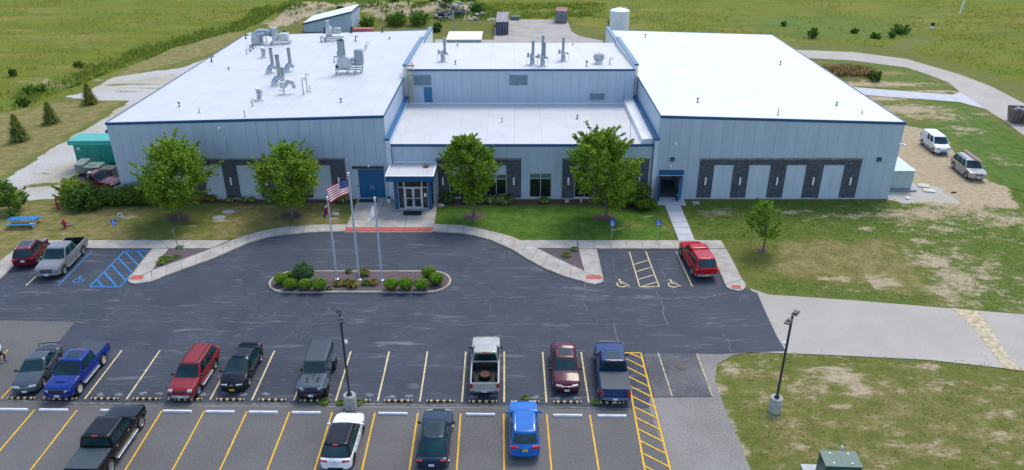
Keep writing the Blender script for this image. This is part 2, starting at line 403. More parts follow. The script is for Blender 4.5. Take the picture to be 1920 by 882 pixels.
# pale gravel
soil = np.maximum(soil, blur(area([(1355,680),(1900,705),(1990,880),(1480,900),(1400,840)], 1.5), 3)*np.clip(.13+.75*(fbm(GX, GY, .16, 71)-.32), 0, .5))
soil = np.maximum(soil, blur(area([(1500,378),(1920,384),(2000,600),(1790,574),(1690,470),(1500,430)], 1.5), 3)*np.clip(.27+.8*(fbm(GX, GY, .2, 73)-.32), 0, .62))
soil = np.maximum(soil, blur(area([(1285,376),(1500,380),(1500,440),(1300,440)], 1), 3)*np.clip(.10+.7*(fbm(GX, GY, .25, 75)-.35), 0, .4))
grav = np.maximum(grav, blur(area([(-400,520),(-200,420),(0,342),(112,270),(200,220),(240,190),(160,186),(121,181),(155,173),(180,163),(215,146),(275,136),(337,129),(400,105),(470,60),(480,80),(330,240),(235,375),(120,374),(42,373),(10,358),(-200,480)], .45), 1))
for q in ((258,158,5,.35,-.9),(225,172,3,.35,-.8),(290,165,4,.3,-.8),(212,160,2,.4,-.8),(95,345,3,.6,-.75),(130,335,2,.8,-.65),(80,325,2.4,.5,-.6),(60,350,2,.4,-.6),(270,172,4,.3,-.7),(320,140,3,.3,-.7)): grav = np.clip(grav+blob(*q)*(grav > .2), 0, 1)
grav = np.maximum(grav, blur(area([(1660,372),(1662,335),(1700,330),(1720,345),(1760,352),(1800,383),(1690,379)], .7), 1)*.85)
grav = np.maximum(grav, blur(area([(1790,574),(1830,580),(1812,600),(1848,600),(1895,683),(1925,700),(1880,690)], .3), 1)*0)
# mulch beds at the foot of the building
mulch = np.maximum(mulch, blur(area([(355,370),(672,371),(666,384),(520,382),(360,384),(330,386)], .25), 1))
mulch = np.maximum(mulch, blur(area([(824,371),(1225,371),(1230,390),(1180,395),(1120,386),(980,385),(826,386)], .25), 1))
soil = soil*(1-mulch)
# relief: soil mound at the back, ditch and berms
GZ = np.full(GX.shape, -.03)
flat = 1-np.clip(blur(area([(1450,86),(1500,90),(1600,94),(1700,107),(1800,135),(1918,188),(2100,300),(2100,420),(1900,260),(1840,205),(1780,162),(1700,132),(1600,118),(1450,112)], 0) | area([(815,30),(1140,30),(1140,95),(815,95)], 0) | area([(1580,158),(1800,168),(1860,210),(1580,182)], 0), 5)*1.6, 0, 1)
far = flat*np.clip((GY-118)/25, 0, 1)*np.clip((np.abs(GX)+GY-150)/40, 0, 1)
GZ += far*(fbm(GX, GY, .05, 21)-.5)*1.0
mnd = np.exp(-((GY-(181-.02*(GX+30)))/9.5)**2)*np.clip((GX+66)/16, 0, 1)*np.clip((-2-GX)/9, 0, 1)
GZ += mnd*(2.6+1.6*(fbm(GX, GY, .22, 33)-.5)+.9*(fbm(GX, GY, .6, 35)-.5))
hc = G(1583,141); hmp = np.exp(-(((GX-hc.x)/5.2)**4+((GY-hc.y)/3.0)**2)); GZ += hmp*1.2
GZ -= blur(dt, 8)*.8
lawn = area([(-60,640),(-60,420),(120,385),(660,382),(650,424),(520,430),(435,451),(50,452),(0,491)], 0) | area([(822,384),(1240,384),(1268,452),(975,452),(905,430),(817,421)], 0)
GZ += blur(lawn, 3)*.11
ny, nx = GX.shape
me = bpy.data.meshes.new("ground")
co = np.stack([GX, GY, GZ], -1).reshape(-1, 3)
ii = np.arange(ny*nx).reshape(ny, nx)
fq = np.stack([ii[:-1,:-1], ii[:-1,1:], ii[1:,1:], ii[1:,:-1]], -1).reshape(-1, 4)
me.vertices.add(len(co)); me.vertices.foreach_set("co", co.ravel())
me.loops.add(fq.size); me.loops.foreach_set("vertex_index", fq.ravel().astype(np.int32))
me.polygons.add(len(fq)); me.polygons.foreach_set("loop_start", np.arange(0, fq.size, 4, dtype=np.int32)); me.polygons.foreach_set("loop_total", np.full(len(fq), 4, np.int32))
me.polygons.foreach_set("use_smooth", np.ones(len(fq), bool)); me.update()
for nm, ch in (("cover", (soil, dry, lush)), ("cover2", (grav, mulch, mead)), ("cover3", (dark, Z0, Z0))):
    a = me.color_attributes.new(nm, 'FLOAT_COLOR', 'POINT')
    a.data.foreach_set("color", np.stack([*[np.clip(c, 0, 1.5) for c in ch], Z0+1], -1).astype(np.float32).ravel())
me.materials.append(mat_ground())
ground = struct(link("ground", me))
def gz(x, y):
    i = min(max(np.searchsorted(YS, y), 0), ny-1); j = min(max(np.searchsorted(XS, x), 0), nx-1); return float(GZ[i, j])

# ---------------------------------------------------------------- paved surfaces
A_DARK = mat_asphalt("sealed_asphalt", (.029,.037,.053), (.047,.056,.074), .66, .16)
A_MID = mat_asphalt("aged_asphalt", (.095,.089,.086), (.120,.113,.110), .10, .12, .36)
A_WORN = mat_asphalt("bleached_asphalt", (.155,.143,.128), (.225,.209,.190), .35, .25, .4)
A_PALE = mat_asphalt("grey_road_asphalt", (.34,.305,.262), (.395,.357,.312), .2, .7, .14)
CONC = mat("sidewalk_concrete", (.40,.365,.32), .85, var=.16, scale=.8, bump=.15, bscale=20)
CONC2 = mat("pale_concrete", (.47,.475,.49), .85, var=.10, scale=.9, bump=.15, bscale=20)
KERB = mat("kerb_concrete", (.37,.325,.265), .85, var=.2, scale=1.5, bump=.2, bscale=20)
RED = mat("red_ramp_paint", (.46,.095,.07), .8, var=.2, scale=4)
YEL_OLD = mat("faded_yellow_paint", (.60,.49,.26), .8, var=.28, scale=5)
YEL = mat("yellow_paint", (.68,.38,.015), .7, var=.2, scale=5)
BLUP = mat("blue_marking_paint", (.008,.19,.50), .7, var=.2, scale=5)
TAN = mat("worn_cream_paint", (.40,.34,.22), .8, var=.4, scale=3)
def surf(name, pix, z, m, parent=None):
    o = MB().sheet(gp(pix), z).build(name, m, parent); return o if parent else struct(o)
lot = surf("parking_lot", [(-700,578),(-75,560),(-30,542),(20,500),(172,462),(1140,462),(1390,545),(1409,553),(1425,600),(1440,661),(1407,661),(1375,665.5),(1345,683),(1340,712),(1357,760),(1373,798),(1389,836),(1420,910),(1480,1100),(-700,1200)], 0.0, A_WORN)
mid = surf("near_parking_row", [(-690,590),(0,597),(150,600),(150,760),(1186,768),(1216,761),(1262,900),(1300,1090),(-690,1190)], .012, A_MID)
dark_pts = [(-690,577),(-75,558),(-30,540),(20,497),(172,462),(290,462),(300,520),(312,519),(350,505),(480,450),(540,436),(647,428),(810,428),(890,436),(920,447),(990,482),(1060,514),(1090,520),(1115,462),(1290,462),(1390,540),(1400,542),(1420,550),(1424,560),(1430,574),(1442,600),(1455,628),(1473,659),(1407,661),(1345,664),(1306,663),(1337,744.5),(1219,745.5),(1216,766),(1100,765),(700,758.5),(300,757.5),(150,757),(60,753),(30,748),(105,648),(141,604),(0,600.5),(-690,598)]
dark_s = surf("sealed_parking_lot", dark_pts, .024, A_DARK)
road = surf("access_road", [(1407,541),(1440,552.5),(1620,565),(1785,579),(1920,590),(2300,625),(2900,690),(2900,830),(2300,735),(1920,695),(1740,675),(1548,665.5),(1440,661.5),(1410,661),(1415,600)], .006, A_PALE)
surf("patched_asphalt", [(1207,663.5),(1305,664),(1335,743.5),(1227,744.5)], .0262, mat_asphalt("mottled_asphalt", (.040,.042,.050), (.115,.113,.115), .6, .5, .4), dark_s)
strip = surf("gravel_strip", [(1784,578),(1832,583),(1848,600),(1872,640),(1898,680),(1925,697),(1882,691),(1858,658),(1828,620),(1808,598)], .016, mat("strip_gravel", (.47,.39,.25), .95, var=.35, scale=3, bump=.6, bscale=9))
back = surf("service_road", [(1470,93),(1500,94),(1600,98),(1700,111),(1800,140),(1860,163),(1918,193),(1990,245),(2050,300),(2090,350),(2000,330),(1930,262),(1880,225),(1840,200),(1800,173),(1780,156),(1740,140),(1700,127),(1600,114),(1500,108.5),(1450,107)], .006, A_PALE)
drive = surf("concrete_drive", [(1590,163),(1680,170),(1785,178),(1800,173.5),(1822,187),(1848,205),(1800,192),(1740,187),(1640,180),(1590,176)], .012, CONC2)
yard = surf("concrete_yard", [(926,78),(928,37),(1040,37),(1062,37),(1066,45),(1072,60),(1085,67),(1100,71),(1130,76.5),(1130,90),(926,90)], .015, mat("yard_concrete", (.36,.325,.29), .9, var=.12, scale=.3, bump=.2, bscale=8))
surf("yard_apron", [(815,74),(926,75),(926,88),(815,90)], .01, mat("yard_concrete", (.36,.325,.29)))

def walk(name, inner, outer, n, m=CONC, kerb=True, top=.13, skip=()):
    """slabs between two edges (inner = the asphalt side), each slab a part, kerb along the inner edge"""
    def resample(ps, n):
        ps = [Vector(p) for p in ps]; L = [0]
        for a, b in zip(ps, ps[1:]): L.append(L[-1]+(b-a).length)
        o = []
        for t in np.linspace(0, L[-1], n):
            k = min(max(int(np.searchsorted(L, t))-1, 0), len(ps)-2)
            o.append(ps[k].lerp(ps[k+1], (t-L[k])/max(1e-9, L[k+1]-L[k])))
        return o
    S = 4
    I = resample(gp(inner), n*S+1); O = resample(gp(outer), n*S+1)
    root = struct(empty(name, (*I[0], 0)))
    base = Vector((I[0].x, I[0].y))
    K = []
    for i, (a, b) in enumerate(zip(I, O)):
        K.append(a.lerp(b, min(.16/max(.2, (b-a).length), .4)) if kerb else a)
    for k in range(n):
        ids = list(range(k*S, k*S+S+1))
        A = [K[i] for i in ids]; B = [O[i] for i in ids]
        A[0] = A[0].lerp(A[1], .04); A[-1] = A[-1].lerp(A[-2], .04); B[0] = B[0].lerp(B[1], .04); B[-1] = B[-1].lerp(B[-2], .04)
        mb = MB().prism([p-base for p in A]+[p-base for p in B[::-1]], -.08, top+RNG.uniform(-.006, .006))
        mb.build("slab", m, root)
    if kerb:
        mb = MB()
        for i in range(len(I)-1): mb.prism([I[i]-base, I[i+1]-base, K[i+1]-base, K[i]-base], -.08, top+.012)
        mb.build("kerb", KERB, root)
    return root
loop_in = [(285,530),(312,519),(350,505),(400,487),(437,471),(470,456),(505,446),(540,441),(590,437.5),(647,436)]
loop_out = [(285,509.5),(340,490),(397,468.5),(420,460),(440,451),(470,441),(497,434),(540,427),(590,424),(650,423)]
walk("sidewalk", loop_in, loop_out, 14)
walk("sidewalk", [(810,435.5),(865,439),(890,444),(920,452),(960,470),(990,489),(1022,506),(1060,521),(1097,531.5)], [(815,422.5),(865,424.5),(902,431),(960,446),(980,455),(1005,467),(1045,487),(1070,499),(1096,511)], 12)
walk("sidewalk", [(172,468),(316,468)], [(62,453),(301,453)], 7)
walk("sidewalk", [(317,468),(396,468)], [(301,453),(432,453)], 3, kerb=False)
walk("sidewalk", [(-48,564),(0,526),(26,502),(66,469)], [(-80,556),(0,493),(25,473),(50,453.5)], 8)
walk("sidewalk", [(240,527),(262,498),(286,468.5)], [(284,511),(300,490),(316,468.5)], 4)
walk("sidewalk", [(1005,467.5),(1083,467.8)], [(976,453),(1081,453)], 4, kerb=False)
walk("sidewalk", [(1084.5,468.3),(1119,468.7),(1272,468.7),(1361,468.7)], [(1082,453),(1270,453),(1352,453)], 9)
walk("sidewalk", [(1131,524),(1125,497),(1119,469.5)], [(1096,512),(1090,490),(1084.5,468.5)], 4)
walk("sidewalk", [(1360,537),(1346,505),(1325.5,469.6)], [(1391,526),(1376,496),(1361.5,469.6)], 6)
tip = MB()
def fan(pix): tip.prism(gp(pix), -.08, .125)
fan([(240,527.5),(284,511.5),(285,529.5),(270,532),(254,534),(244,532)])
fan([(1096,512.5),(1131,524.5),(1131,529),(1127,532),(1115,535),(1097,532)])
fan([(1391.5,526.5),(1360.5,537.5),(1363,541),(1370,544.5),(1385,548),(1393,545.5),(1398,540),(1397.5,534)])
struct(tip.build("ramp_landing", CONC))
mp = MB().sheet(gp([(243,526.5),(250,519.5),(271,519.5),(267,526.5)]), .146).sheet(gp([(1099,519),(1124.5,519),(1127,526),(1100,526)]), .146).sheet(gp([(1370,537.5),(1387,537.5),(1390,544),(1374,544)]), .146)
struct(mp.build("warning_pad", RED))
# apron before the entrance: concrete panels
ap = struct(empty("entrance_apron", G(740, 400)))
b0 = Vector(G(740, 400)[:2])
edge_l = gp([(673,371),(648,429)]); edge_r = gp([(823,371),(814,429)])
fr = [0, .22, .48, .75, 1]
for i in range(4):
    for j in range(3):
        q = []
        for (a, c) in ((fr[i]+.004, j/3+.003), (fr[i]+.004, (j+1)/3-.003), (fr[i+1]-.004, (j+1)/3-.003), (fr[i+1]-.004, j/3+.003)):
            l = Vector(edge_l[0]).lerp(Vector(edge_l[1]), a); r_ = Vector(edge_r[0]).lerp(Vector(edge_r[1]), a); q.append(l.lerp(r_, c)-b0)
        MB().prism(q, -.06, .125+RNG.uniform(-.004, .004)).build("slab", CONC, ap)
struct(MB().prism(gp([(648,429.4),(813.5,429.4),(810,434.8),(646,435.2)]), -.05, .118).build("red_kerb_ramp", RED))
struct(MB().prism(gp([(646,435.3),(810,434.9),(810,436.4),(645,436.8)]), -.05, .06).build("flush_kerb", KERB))
# walk to the side door
sw = struct(empty("door_walk", G(1260, 400)))
b0 = Vector(G(1260, 400)[:2])
l0, l1, r0, r1 = [Vector(q) for q in gp([(1246,386),(1273,453),(1275,386),(1303,453)])]
for i in range(6):
    a, c = i/6+.004, (i+1)/6-.004
    MB().prism([l0.lerp(l1, a)-b0, r0.lerp(r1, a)-b0, r0.lerp(r1, c)-b0, l0.lerp(l1, c)-b0], -.06, .1).build("slab", CONC2, sw)
struct(MB().prism(gp([(1229,372),(1281,372),(1286,385.6),(1226,385.6)]), -.06, .12).build("door_landing", CONC2))
# planted triangles beside the walks, in stone mulch
STONE = mat("purple_stone_mulch", (.115,.085,.09), .95, var=.5, scale=9, bump=1.0, bscale=14)
surf("planting_bed", [(317,468.5),(397,468.5),(340,490),(286,509)], .10, STONE)
surf("planting_bed", [(1006,468),(1084,468.5),(1095,511.5)], .10, STONE)

# ---------------------------------------------------------------- markings
ZL = .030
def line(pa, pb, wd, m, parent, world=False, z=ZL, name="parking_line"):
    a, b = (Vector(pa), Vector(pb)) if world else (Vector(G(*pa)[:2]), Vector(G(*pb)[:2]))
    d = (b-a); n = Vector((-d.y, d.x)).normalized()*wd/2; k = max(2, int(d.length/.5))
    # slightly ragged edge, as rolled paint on coarse asphalt
    L = [a.lerp(b, i/k)+n*(1+RNG.uniform(-.12, .12)) for i in range(k+1)]; Rr = [a.lerp(b, i/k)-n*(1+RNG.uniform(-.12, .12)) for i in range(k+1)]
    mb = MB(); A = mb.pts([(*p, z) for p in L]); B = mb.pts([(*p, z) for p in Rr])
    for i in range(k): mb.face((B[i], B[i+1], A[i+1], A[i]))
    return mb.build(name, m, parent)
T0, T1 = Vector(G(229,657.2)[:2]), Vector(G(1089.5,661.2)[:2])
Bt0, Bt1 = Vector(G(159,749)[:2]), Vector(G(1104,756)[:2])
def far_top(i): return T0.lerp(T1, i/12)
def far_bot(i): return Bt0.lerp(Bt1, i/12)
for i in range(-3, 13): line(far_top(i), far_bot(i), .11, YEL_OLD if i > -1 else YEL, dark_s, True)
N0, N1 = Vector(G(65.5,769)[:2]), Vector(G(1105.8,778.4)[:2])
ndir = (far_bot(6)-far_top(6)).normalized()
def near_top(i): return N0.lerp(N1, i/13)
for i in range(-1, 14): line(near_top(i), near_top(i)+ndir*5.6, .11, YEL, mid, True)
# yellow hatch
h0, h1, g0, g1 = [Vector(G(*q)[:2]) for q in ((1169.5,662.4),(1209,882),(1201.5,662.4),(1257,882))]
line(h0, h1, .12, YEL, dark_s, True); line(g0, g1, .12, YEL, dark_s, True); line(h0, g0, .12, YEL, dark_s, True)
Lh = (h1-h0).length
for k in range(14):
    a = h0+(h1-h0).normalized()*(k*1.07-.45); b = g0+(g1-g0).normalized()*(k*1.07+.72)
    if k == 0: a = h0.lerp(g0, .33)
    line(a, b, .11, YEL, dark_s, True, z=ZL+.004)
line((1234,662.5), (1260.5,744), .10, TAN, dark_s); line((1306,663.5), (1336,744), .10, TAN, dark_s)
# right hand accessible stalls
for a, b in (((1180,472.5),(1199.5,538.5)),((1211,472.5),(1236,538.5)),((1268,473),(1298,538)),((1199.5,538.7),(1236,538.3)),((1189,496.5),(1216,488.5)),((1193,510),(1220.5,502)),((1197,524.5),(1227,516)),((1204,537.5),(1231,529.5))):
    line(a, b, .10, YEL_OLD, dark_s)
# left hand accessible stall in blue
for a, b in (((173.5,471),(108.5,537)),((234,471),(168.5,538)),((282,471.2),(233,471.2)),((168.5,538.3),(224.5,539)),((224.5,539),(246,515)),((234,472),(260,499)),((258,472),(270,485)),((222.5,485),(248,512)),((209.5,498),(235,526)),((196,511.5),(219,538)),((182.5,526),(193,538))):
    line(a, b, .13, BLUP, dark_s)
line((71.5,515), (49,536.5), .10, YEL_OLD, dark_s)
def wheelchair(px, py, s, m, parent, rot=0.0, sx=1.0):
    c = G(px, py); mb = MB(); wd = .11
    P = lambda x, y: (c.x+((x-.5)*math.cos(rot)-(y-.5)*math.sin(rot))*s*sx, c.y+((x-.5)*math.sin(rot)+(y-.5)*math.cos(rot))*s)
    mb.sheet([P(.40+.085*math.cos(t*math.pi/6), .95+.085*math.sin(t*math.pi/6)) for t in range(12)], ZL)
    mb.stroke([P(.40,.86),P(.43,.46)], wd, ZL); mb.stroke([P(.42,.66),P(.68,.66)], wd*.8, ZL+.002)
    mb.stroke([P(.43,.47),P(.70,.47),P(.86,.14),P(.98,.19)], wd, ZL+.003)
    mb.stroke([P(.46+.31*math.cos(R(a)), .30+.31*math.sin(R(a))) for a in range(125, 345, 20)], wd, ZL)
    mb.build("accessible_symbol", m, parent)
wheelchair(1166,531.5,1.25,YEL_OLD,dark_s); wheelchair(1262,532,1.25,YEL_OLD,dark_s); wheelchair(149,524,1.15,BLUP,dark_s,.12)
# long cracks and sealed seams
CRK = mat("dusty_crack", (.145,.138,.125), .95, var=.4, scale=3)
def crack(pix, wd=.05, jit=.14):
    ps = [Vector(q) for q in gp(pix)]; o = []
    for a, b in zip(ps, ps[1:]):
        k = max(2, int((b-a).length/.45))
        for i in range(k): o.append(a.lerp(b, i/k)+Vector((RNG.uniform(-jit, jit), RNG.uniform(-jit, jit))))
    o.append(ps[-1]); w_ = [wd*RNG.uniform(.3, 1.5) for _ in o]
    MB().stroke(o, w_, .0275).build("crack", CRK, dark_s)
for pix, wd in (([(0,596.5),(200,601),(520,606),(880,609),(1180,609),(1350,613),(1450,610)], .045), ([(1098,533),(1097,548),(1093,565),(1100,585)], .05), ([(1228,545),(1240,566),(1246,592),(1252,608)], .07),
                ([(1238,559.5),(1290,558),(1335,557),(1362,550)], .10), ([(240,545),(225,575),(200,598),(205,603)], .04), ([(955,559),(1100,553),(1180,558),(1260,568)], .04),
                ([(1152,610),(1158,640),(1153,664)], .10), ([(1240,505),(1250,525),(1268,550)], .045), ([(1345,604),(1365,640),(1372,660)], .05), ([(1150,480),(1153,500),(1156,530)], .03),
                ([(400,558),(460,556),(506,546)], .05), ([(0,575),(150,572),(330,578),(480,580)], .03), ([(620,575),(600,600),(560,640)], .03), ([(560,480),(640,470),(760,472),(880,480),(930,490)], .04),
                ([(700,448),(760,444),(830,452),(870,455)], .03), ([(0,558),(90,552),(240,548),(330,540)], .03), ([(1340,470),(1310,480)], .02), ([(870,560),(1000,556),(1100,552)], .04)):
    crack(pix, wd)
edge = MB().stroke(gp([(0,751),(60,754),(150,757.5),(300,758.2),(500,758.6),(700,759.2),(900,762),(1100,765.6),(1190,768)]), [.10,.16,.22,.12,.18,.22,.12,.16,.1], .0285)
edge.build("crack", CRK, dark_s)
# ---------------------------------------------------------------- factory building
F = 72.75
def mat_panel(name, col, rough=.5):
    m, nt, b = base_mat(name); co = _coords(nt)
    f = _ramp(nt, _noise(nt, _coords(nt, (1, 1, .18)), .9, 5, .6), .3, .72)
    c = _mix(nt, f, tuple(x*.93 for x in col), tuple(x*1.05 for x in col))
    oi = nt.nodes.new("ShaderNodeObjectInfo")
    c = _mix(nt, _math(nt, 'MULTIPLY', oi.outputs["Random"], .07), c, tuple(x*.72 for x in col))
    nt.links.new(c, b.inputs["Base Color"]); b.inputs["Roughness"].default_value = rough; b.inputs["Metallic"].default_value = .0
    MATS[name] = m; return m
PANEL = mat_panel("wall_panel_paint", (.415, .495, .58))
BAYP = mat_panel("bay_panel_paint", (.49, .57, .65))
SEAM = mat("panel_seam_dark", (.29, .35, .41), .7)
BLUE = mat("blue_trim_paint", (.003, .075, .185), .4, var=.12, scale=1.5)
DOORB = mat("blue_door_paint", (.002, .095, .235), .4, var=.10, scale=1.2)
ROOF = mat_roof("white_roof_membrane", .81); ROOFN = mat_roof("new_white_roof_membrane", .95)
WHITE = mat("white_membrane", (.72,.725,.73), .6, var=.06, scale=.7)
COPE = mat("coping_blue_skylit", (.010,.115,.26), .35, var=.12, scale=1.5)  # trim blue made lighter: sky sheen on the coping tops put into the colour
FIN = mat("pale_corner_trim", (.58,.65,.72), .5, var=.06, scale=1)
BLOCK = mat("charcoal_split_block", (.100,.108,.130), .9, var=.30, scale=4.5, bump=.6, bscale=18)
MORT = mat("block_mortar", (.045,.05,.06), .95, var=.15)
CAP = mat("stone_cap", (.21,.205,.21), .85, var=.2, scale=2)
ALU = mat("aluminium_frame", (.55,.58,.62), .35, metal=.3, var=.05)
GLASS = mat("window_glass", (.010,.017,.018), .04, var=.3, scale=.8, spec=.5)
GLASS2 = mat("tinted_glass", (.10,.15,.155), .06, var=.2, scale=1)
DARK = mat("dark_interior", (.02,.022,.026), .9)
LOUV = mat("grey_louver_paint", (.20,.26,.32), .5)
BLACK = mat("black_rubber", (.012,.013,.015), .7)
STEEL = mat("galvanised_steel", (.42,.46,.50), .38, metal=.75, var=.2, scale=4)
WHITEP = mat("white_paint", (.78,.79,.80), .45, var=.06)
bld = empty("factory_building", (0, F, 0), 0, "long low grey panel factory with white roofs, blue trim and charcoal block bays", "building")
def W(mb, name, m, parent=None, **k):           # build in world coordinates, parented to the building (whose origin is at 0, F, 0)
    mb.v = [(x, y-F, z) for x, y, z in mb.v]
    return mb.build(name, m, parent or bld, **k)
def cut(rects, o):
    out = []
    for a, b, c, d in rects:
        u0, u1, z0, z1 = o
        if u1 <= a or u0 >= b or z1 <= c or z0 >= d: out.append((a, b, c, d)); continue
        if u0 > a: out.append((a, u0, c, d))
        if u1 < b: out.append((u1, b, c, d))
        a2, b2 = max(a, u0), min(b, u1)
        if z0 > c: out.append((a2, b2, c, z0))
        if z1 < d: out.append((a2, b2, z1, d))
    return out
def panels(u0, u1, z0, zt, mp, openings=(), step=1.067, m=None, th=.06):
    """mp(u, d, z) -> world point, d = distance out of the wall; each panel column is one part"""
    n = max(1, round((u1-u0)/step)); st = (u1-u0)/n
    for i in range(n):
        a, b = u0+i*st+.007, u0+(i+1)*st-.007
        rects = [(a, b, z0, 99.0)]
        for o in openings: rects = cut(rects, o)
        for (p, q, c, d) in rects:
            mb = MB()
            if q-p < .03: continue
            ta, tb = (zt(p), zt(q)) if d > 90 else (d, d)
            k = mb.pts([mp(p,0,c),mp(q,0,c),mp(q,0,tb),mp(p,0,ta),mp(p,th,c),mp(q,th,c),mp(q,th,tb),mp(p,th,ta)])
            for f in ((0,3,2,1),(4,5,6,7),(0,1,5,4),(1,2,6,5),(2,3,7,6),(3,0,4,7)): mb.face([k[j] for j in f])
            W(mb, "wall_panel", m or PANEL)
front = lambda y: (lambda u, d, z: (u, y-d, z))
east = lambda x: (lambda u, d, z: (x+d, u, z))
west = lambda x: (lambda u, d, z: (x-d, u, z))
XL0, XL1, XM0, XM1, XR0, XR1, YB = -40.9, -13.0, -12.55, 14.2, 14.65, 39.15, 116.2
zl = lambda x: 8.28+(x-XL0)*(9.02-8.28)/(XL1-XL0)
zr = lambda x: 9.0-(x-XR0)*(9.0-8.30)/(XR1-XR0)
def hexa(mb, c8):
    k = mb.pts(c8)
    for f in ((0,3,2,1),(4,5,6,7),(0,1,5,4),(1,2,6,5),(2,3,7,6),(3,0,4,7)): mb.face([k[j] for j in f])
    return mb
def block(mb, x0, x1, y0, y1, za, zb, z0=0.0):
    return hexa(mb, [(x0,y0,z0),(x1,y0,z0),(x1,y1,z0),(x0,y1,z0),(x0,y0,za),(x1,y0,zb),(x1,y1,zb),(x0,y1,za)])
# cores (seen only in the joints) 
W(block(MB(), XL0+.06, XL1-.06, F+.06, YB-.06, zl(XL0)-.12, zl(XL1)-.12), "wall_core", SEAM)
W(block(MB(), XM0+.02, XM1, F+.06, 87.6, 5.78, 5.78), "wall_core", SEAM)
W(hexa(MB(), [(XM0+.02,87.69,0),(XM1,87.69,0),(XM1,106.9,0),(XM0+.02,106.9,0),(XM0+.02,87.69,9.85),(XM1,87.69,9.85),(XM1,106.9,8.7),(XM0+.02,106.9,8.7)]), "wall_core", SEAM)
mb = block(MB(), XR0+.06, XR1-.06, F+5.0, YB-.06, zr(XR0)-.12, zr(XR1)-.12)
block(mb, 17.5, XR1-.06, F+.06, F+5.0, zr(17.5)-.12, zr(XR1)-.12); block(mb, XR0+.06, 15.0, F+.06, F+5.0, 8.8, 8.8); block(mb, 15.0, 17.5, F+.06, F+4.9, 8.8, 8.8, 2.58)
W(mb, "wall_core", SEAM)
# foundation strip
mb = MB(); mb.box(XL0-.02, -16.6, F-.10, F+.05, -.1, .10).box(XM1+.6, 15.0, F-.10, F+.05, -.1, .10).box(17.5, XR1+.02, F-.10, F+.05, -.1, .10).box(-7.9, XM1-.05, F-.10, F+.05, -.1, .09)
mb.box(XR1, XR1+.09, F-.1, YB, -.1, .10).box(XL0-.09, XL0, F-.1, YB, -.1, .1)
W(mb, "foundation", CONC2)
# brick zones
BL = [(-33.8,-32.1),(-30.1,-28.6),(-26.45,-24.9),(-22.75,-21.0),(-18.93,-17.35)]
BR = [(19.05,20.6),(22.6,24.2),(26.4,28.05),(30.08,31.85),(33.98,35.65)]
BM1 = [(-8.0,-6.72),(-4.6,-2.9),(-.78,.75)]
BM2 = [(4.98,6.3),(8.4,10.0),(12.05,13.88)]
zones = [(-33.8,-17.35),(19.05,35.65),(-8.0,.75),(4.98,13.88)]
op_front = [(a, b, 0, 4.5) for a, b in zones]
opL = op_front[:1]+[(-16.62,-13.42,.0,3.62)]
opM = op_front[2:]+[(1.6,3.92,.1,2.86),(-12.5,-8.0,0,4.0)]
opR = op_front[1:2]+[(14.93,17.54,0,3.22)]
panels(XL0, XL1, .10, lambda u: zl(u)-.2, front(F), opL)
panels(XM0+.1, XM1-.1, .09, lambda u: 5.86, front(F+.03), opM)
panels(XR0, XR1, .10, lambda u: zr(u)-.2, front(F), opR)
panels(XM0+.06, XM1-.06, 5.80, lambda u: 9.86, front(87.63), [(-11.79,-9.73,8.13,9.34),(-.54,1.6,8.13,9.34),(9.0,10.74,6.38,7.13),(-10.66,-9.66,5.8,7.93)])
panels(F+.1, 88.4, 5.0, lambda u: 8.85, east(XL1-.06))
panels(F+.1, 88.4, 5.0, lambda u: 8.82, west(XR0+.06))
panels(F+.1, YB, .10, lambda u: zr(XR1)-.2, east(XR1-.06)); panels(F+.1, YB, .10, lambda u: zl(XL0)-.2, west(XL0+.06))
panels(XL0, XL1, .1, lambda u: zl(u)-.2, lambda u, d, z: (u, YB-.06+d, z), step=2.1); panels(XR0, XR1, .1, lambda u: zr(u)-.2, lambda u, d, z: (u, YB-.06+d, z), step=2.1); panels(XM0+.2, XM1-.2, .1, lambda u: 8.6, lambda u, d, z: (u, 106.9+d, z), step=2.1)
# roofs
def slab(x0, x1, y0, y1, za, zb, th=.12, yza=0.0):
    return hexa(MB(), [(x0,y0,za-th),(x1,y0,zb-th),(x1,y1,zb-th+yza),(x0,y1,za-th+yza),(x0,y0,za),(x1,y0,zb),(x1,y1,zb+yza),(x0,y1,za+yza)])
W(slab(XL0+.05, XL1-.02, F+.05, YB, zl(XL0)-.03, zl(XL1)-.03), "roof", ROOF)
W(slab(XR0+.02, XR1-.05, F+.05, YB, zr(XR0)-.03, zr(XR1)-.03), "roof", ROOFN)
W(slab(XM0, XM1-.02, F+.06, 87.62, 5.93, 5.93), "roof", ROOF)
W(slab(XM0, XM1-.02, 87.66, 107.0, 10.0, 10.0, .12, -1.0), "roof", ROOF)
# raised white membrane upstands (kerb along the right of the low roof, base flashings)
W(hexa(MB(), [(12.95,F+.3,5.9),(14.12,F+.3,5.9),(14.12,87.6,5.9),(12.95,87.6,5.9),(13.05,F+.3,6.42),(14.12,F+.3,6.5),(14.12,87.6,6.5),(13.05,87.6,6.42)]), "roof_upstand", WHITE)
W(MB().box(XM0+.05, 12.95, 87.38, 87.56, 5.9, 6.06), "base_flashing", WHITE)
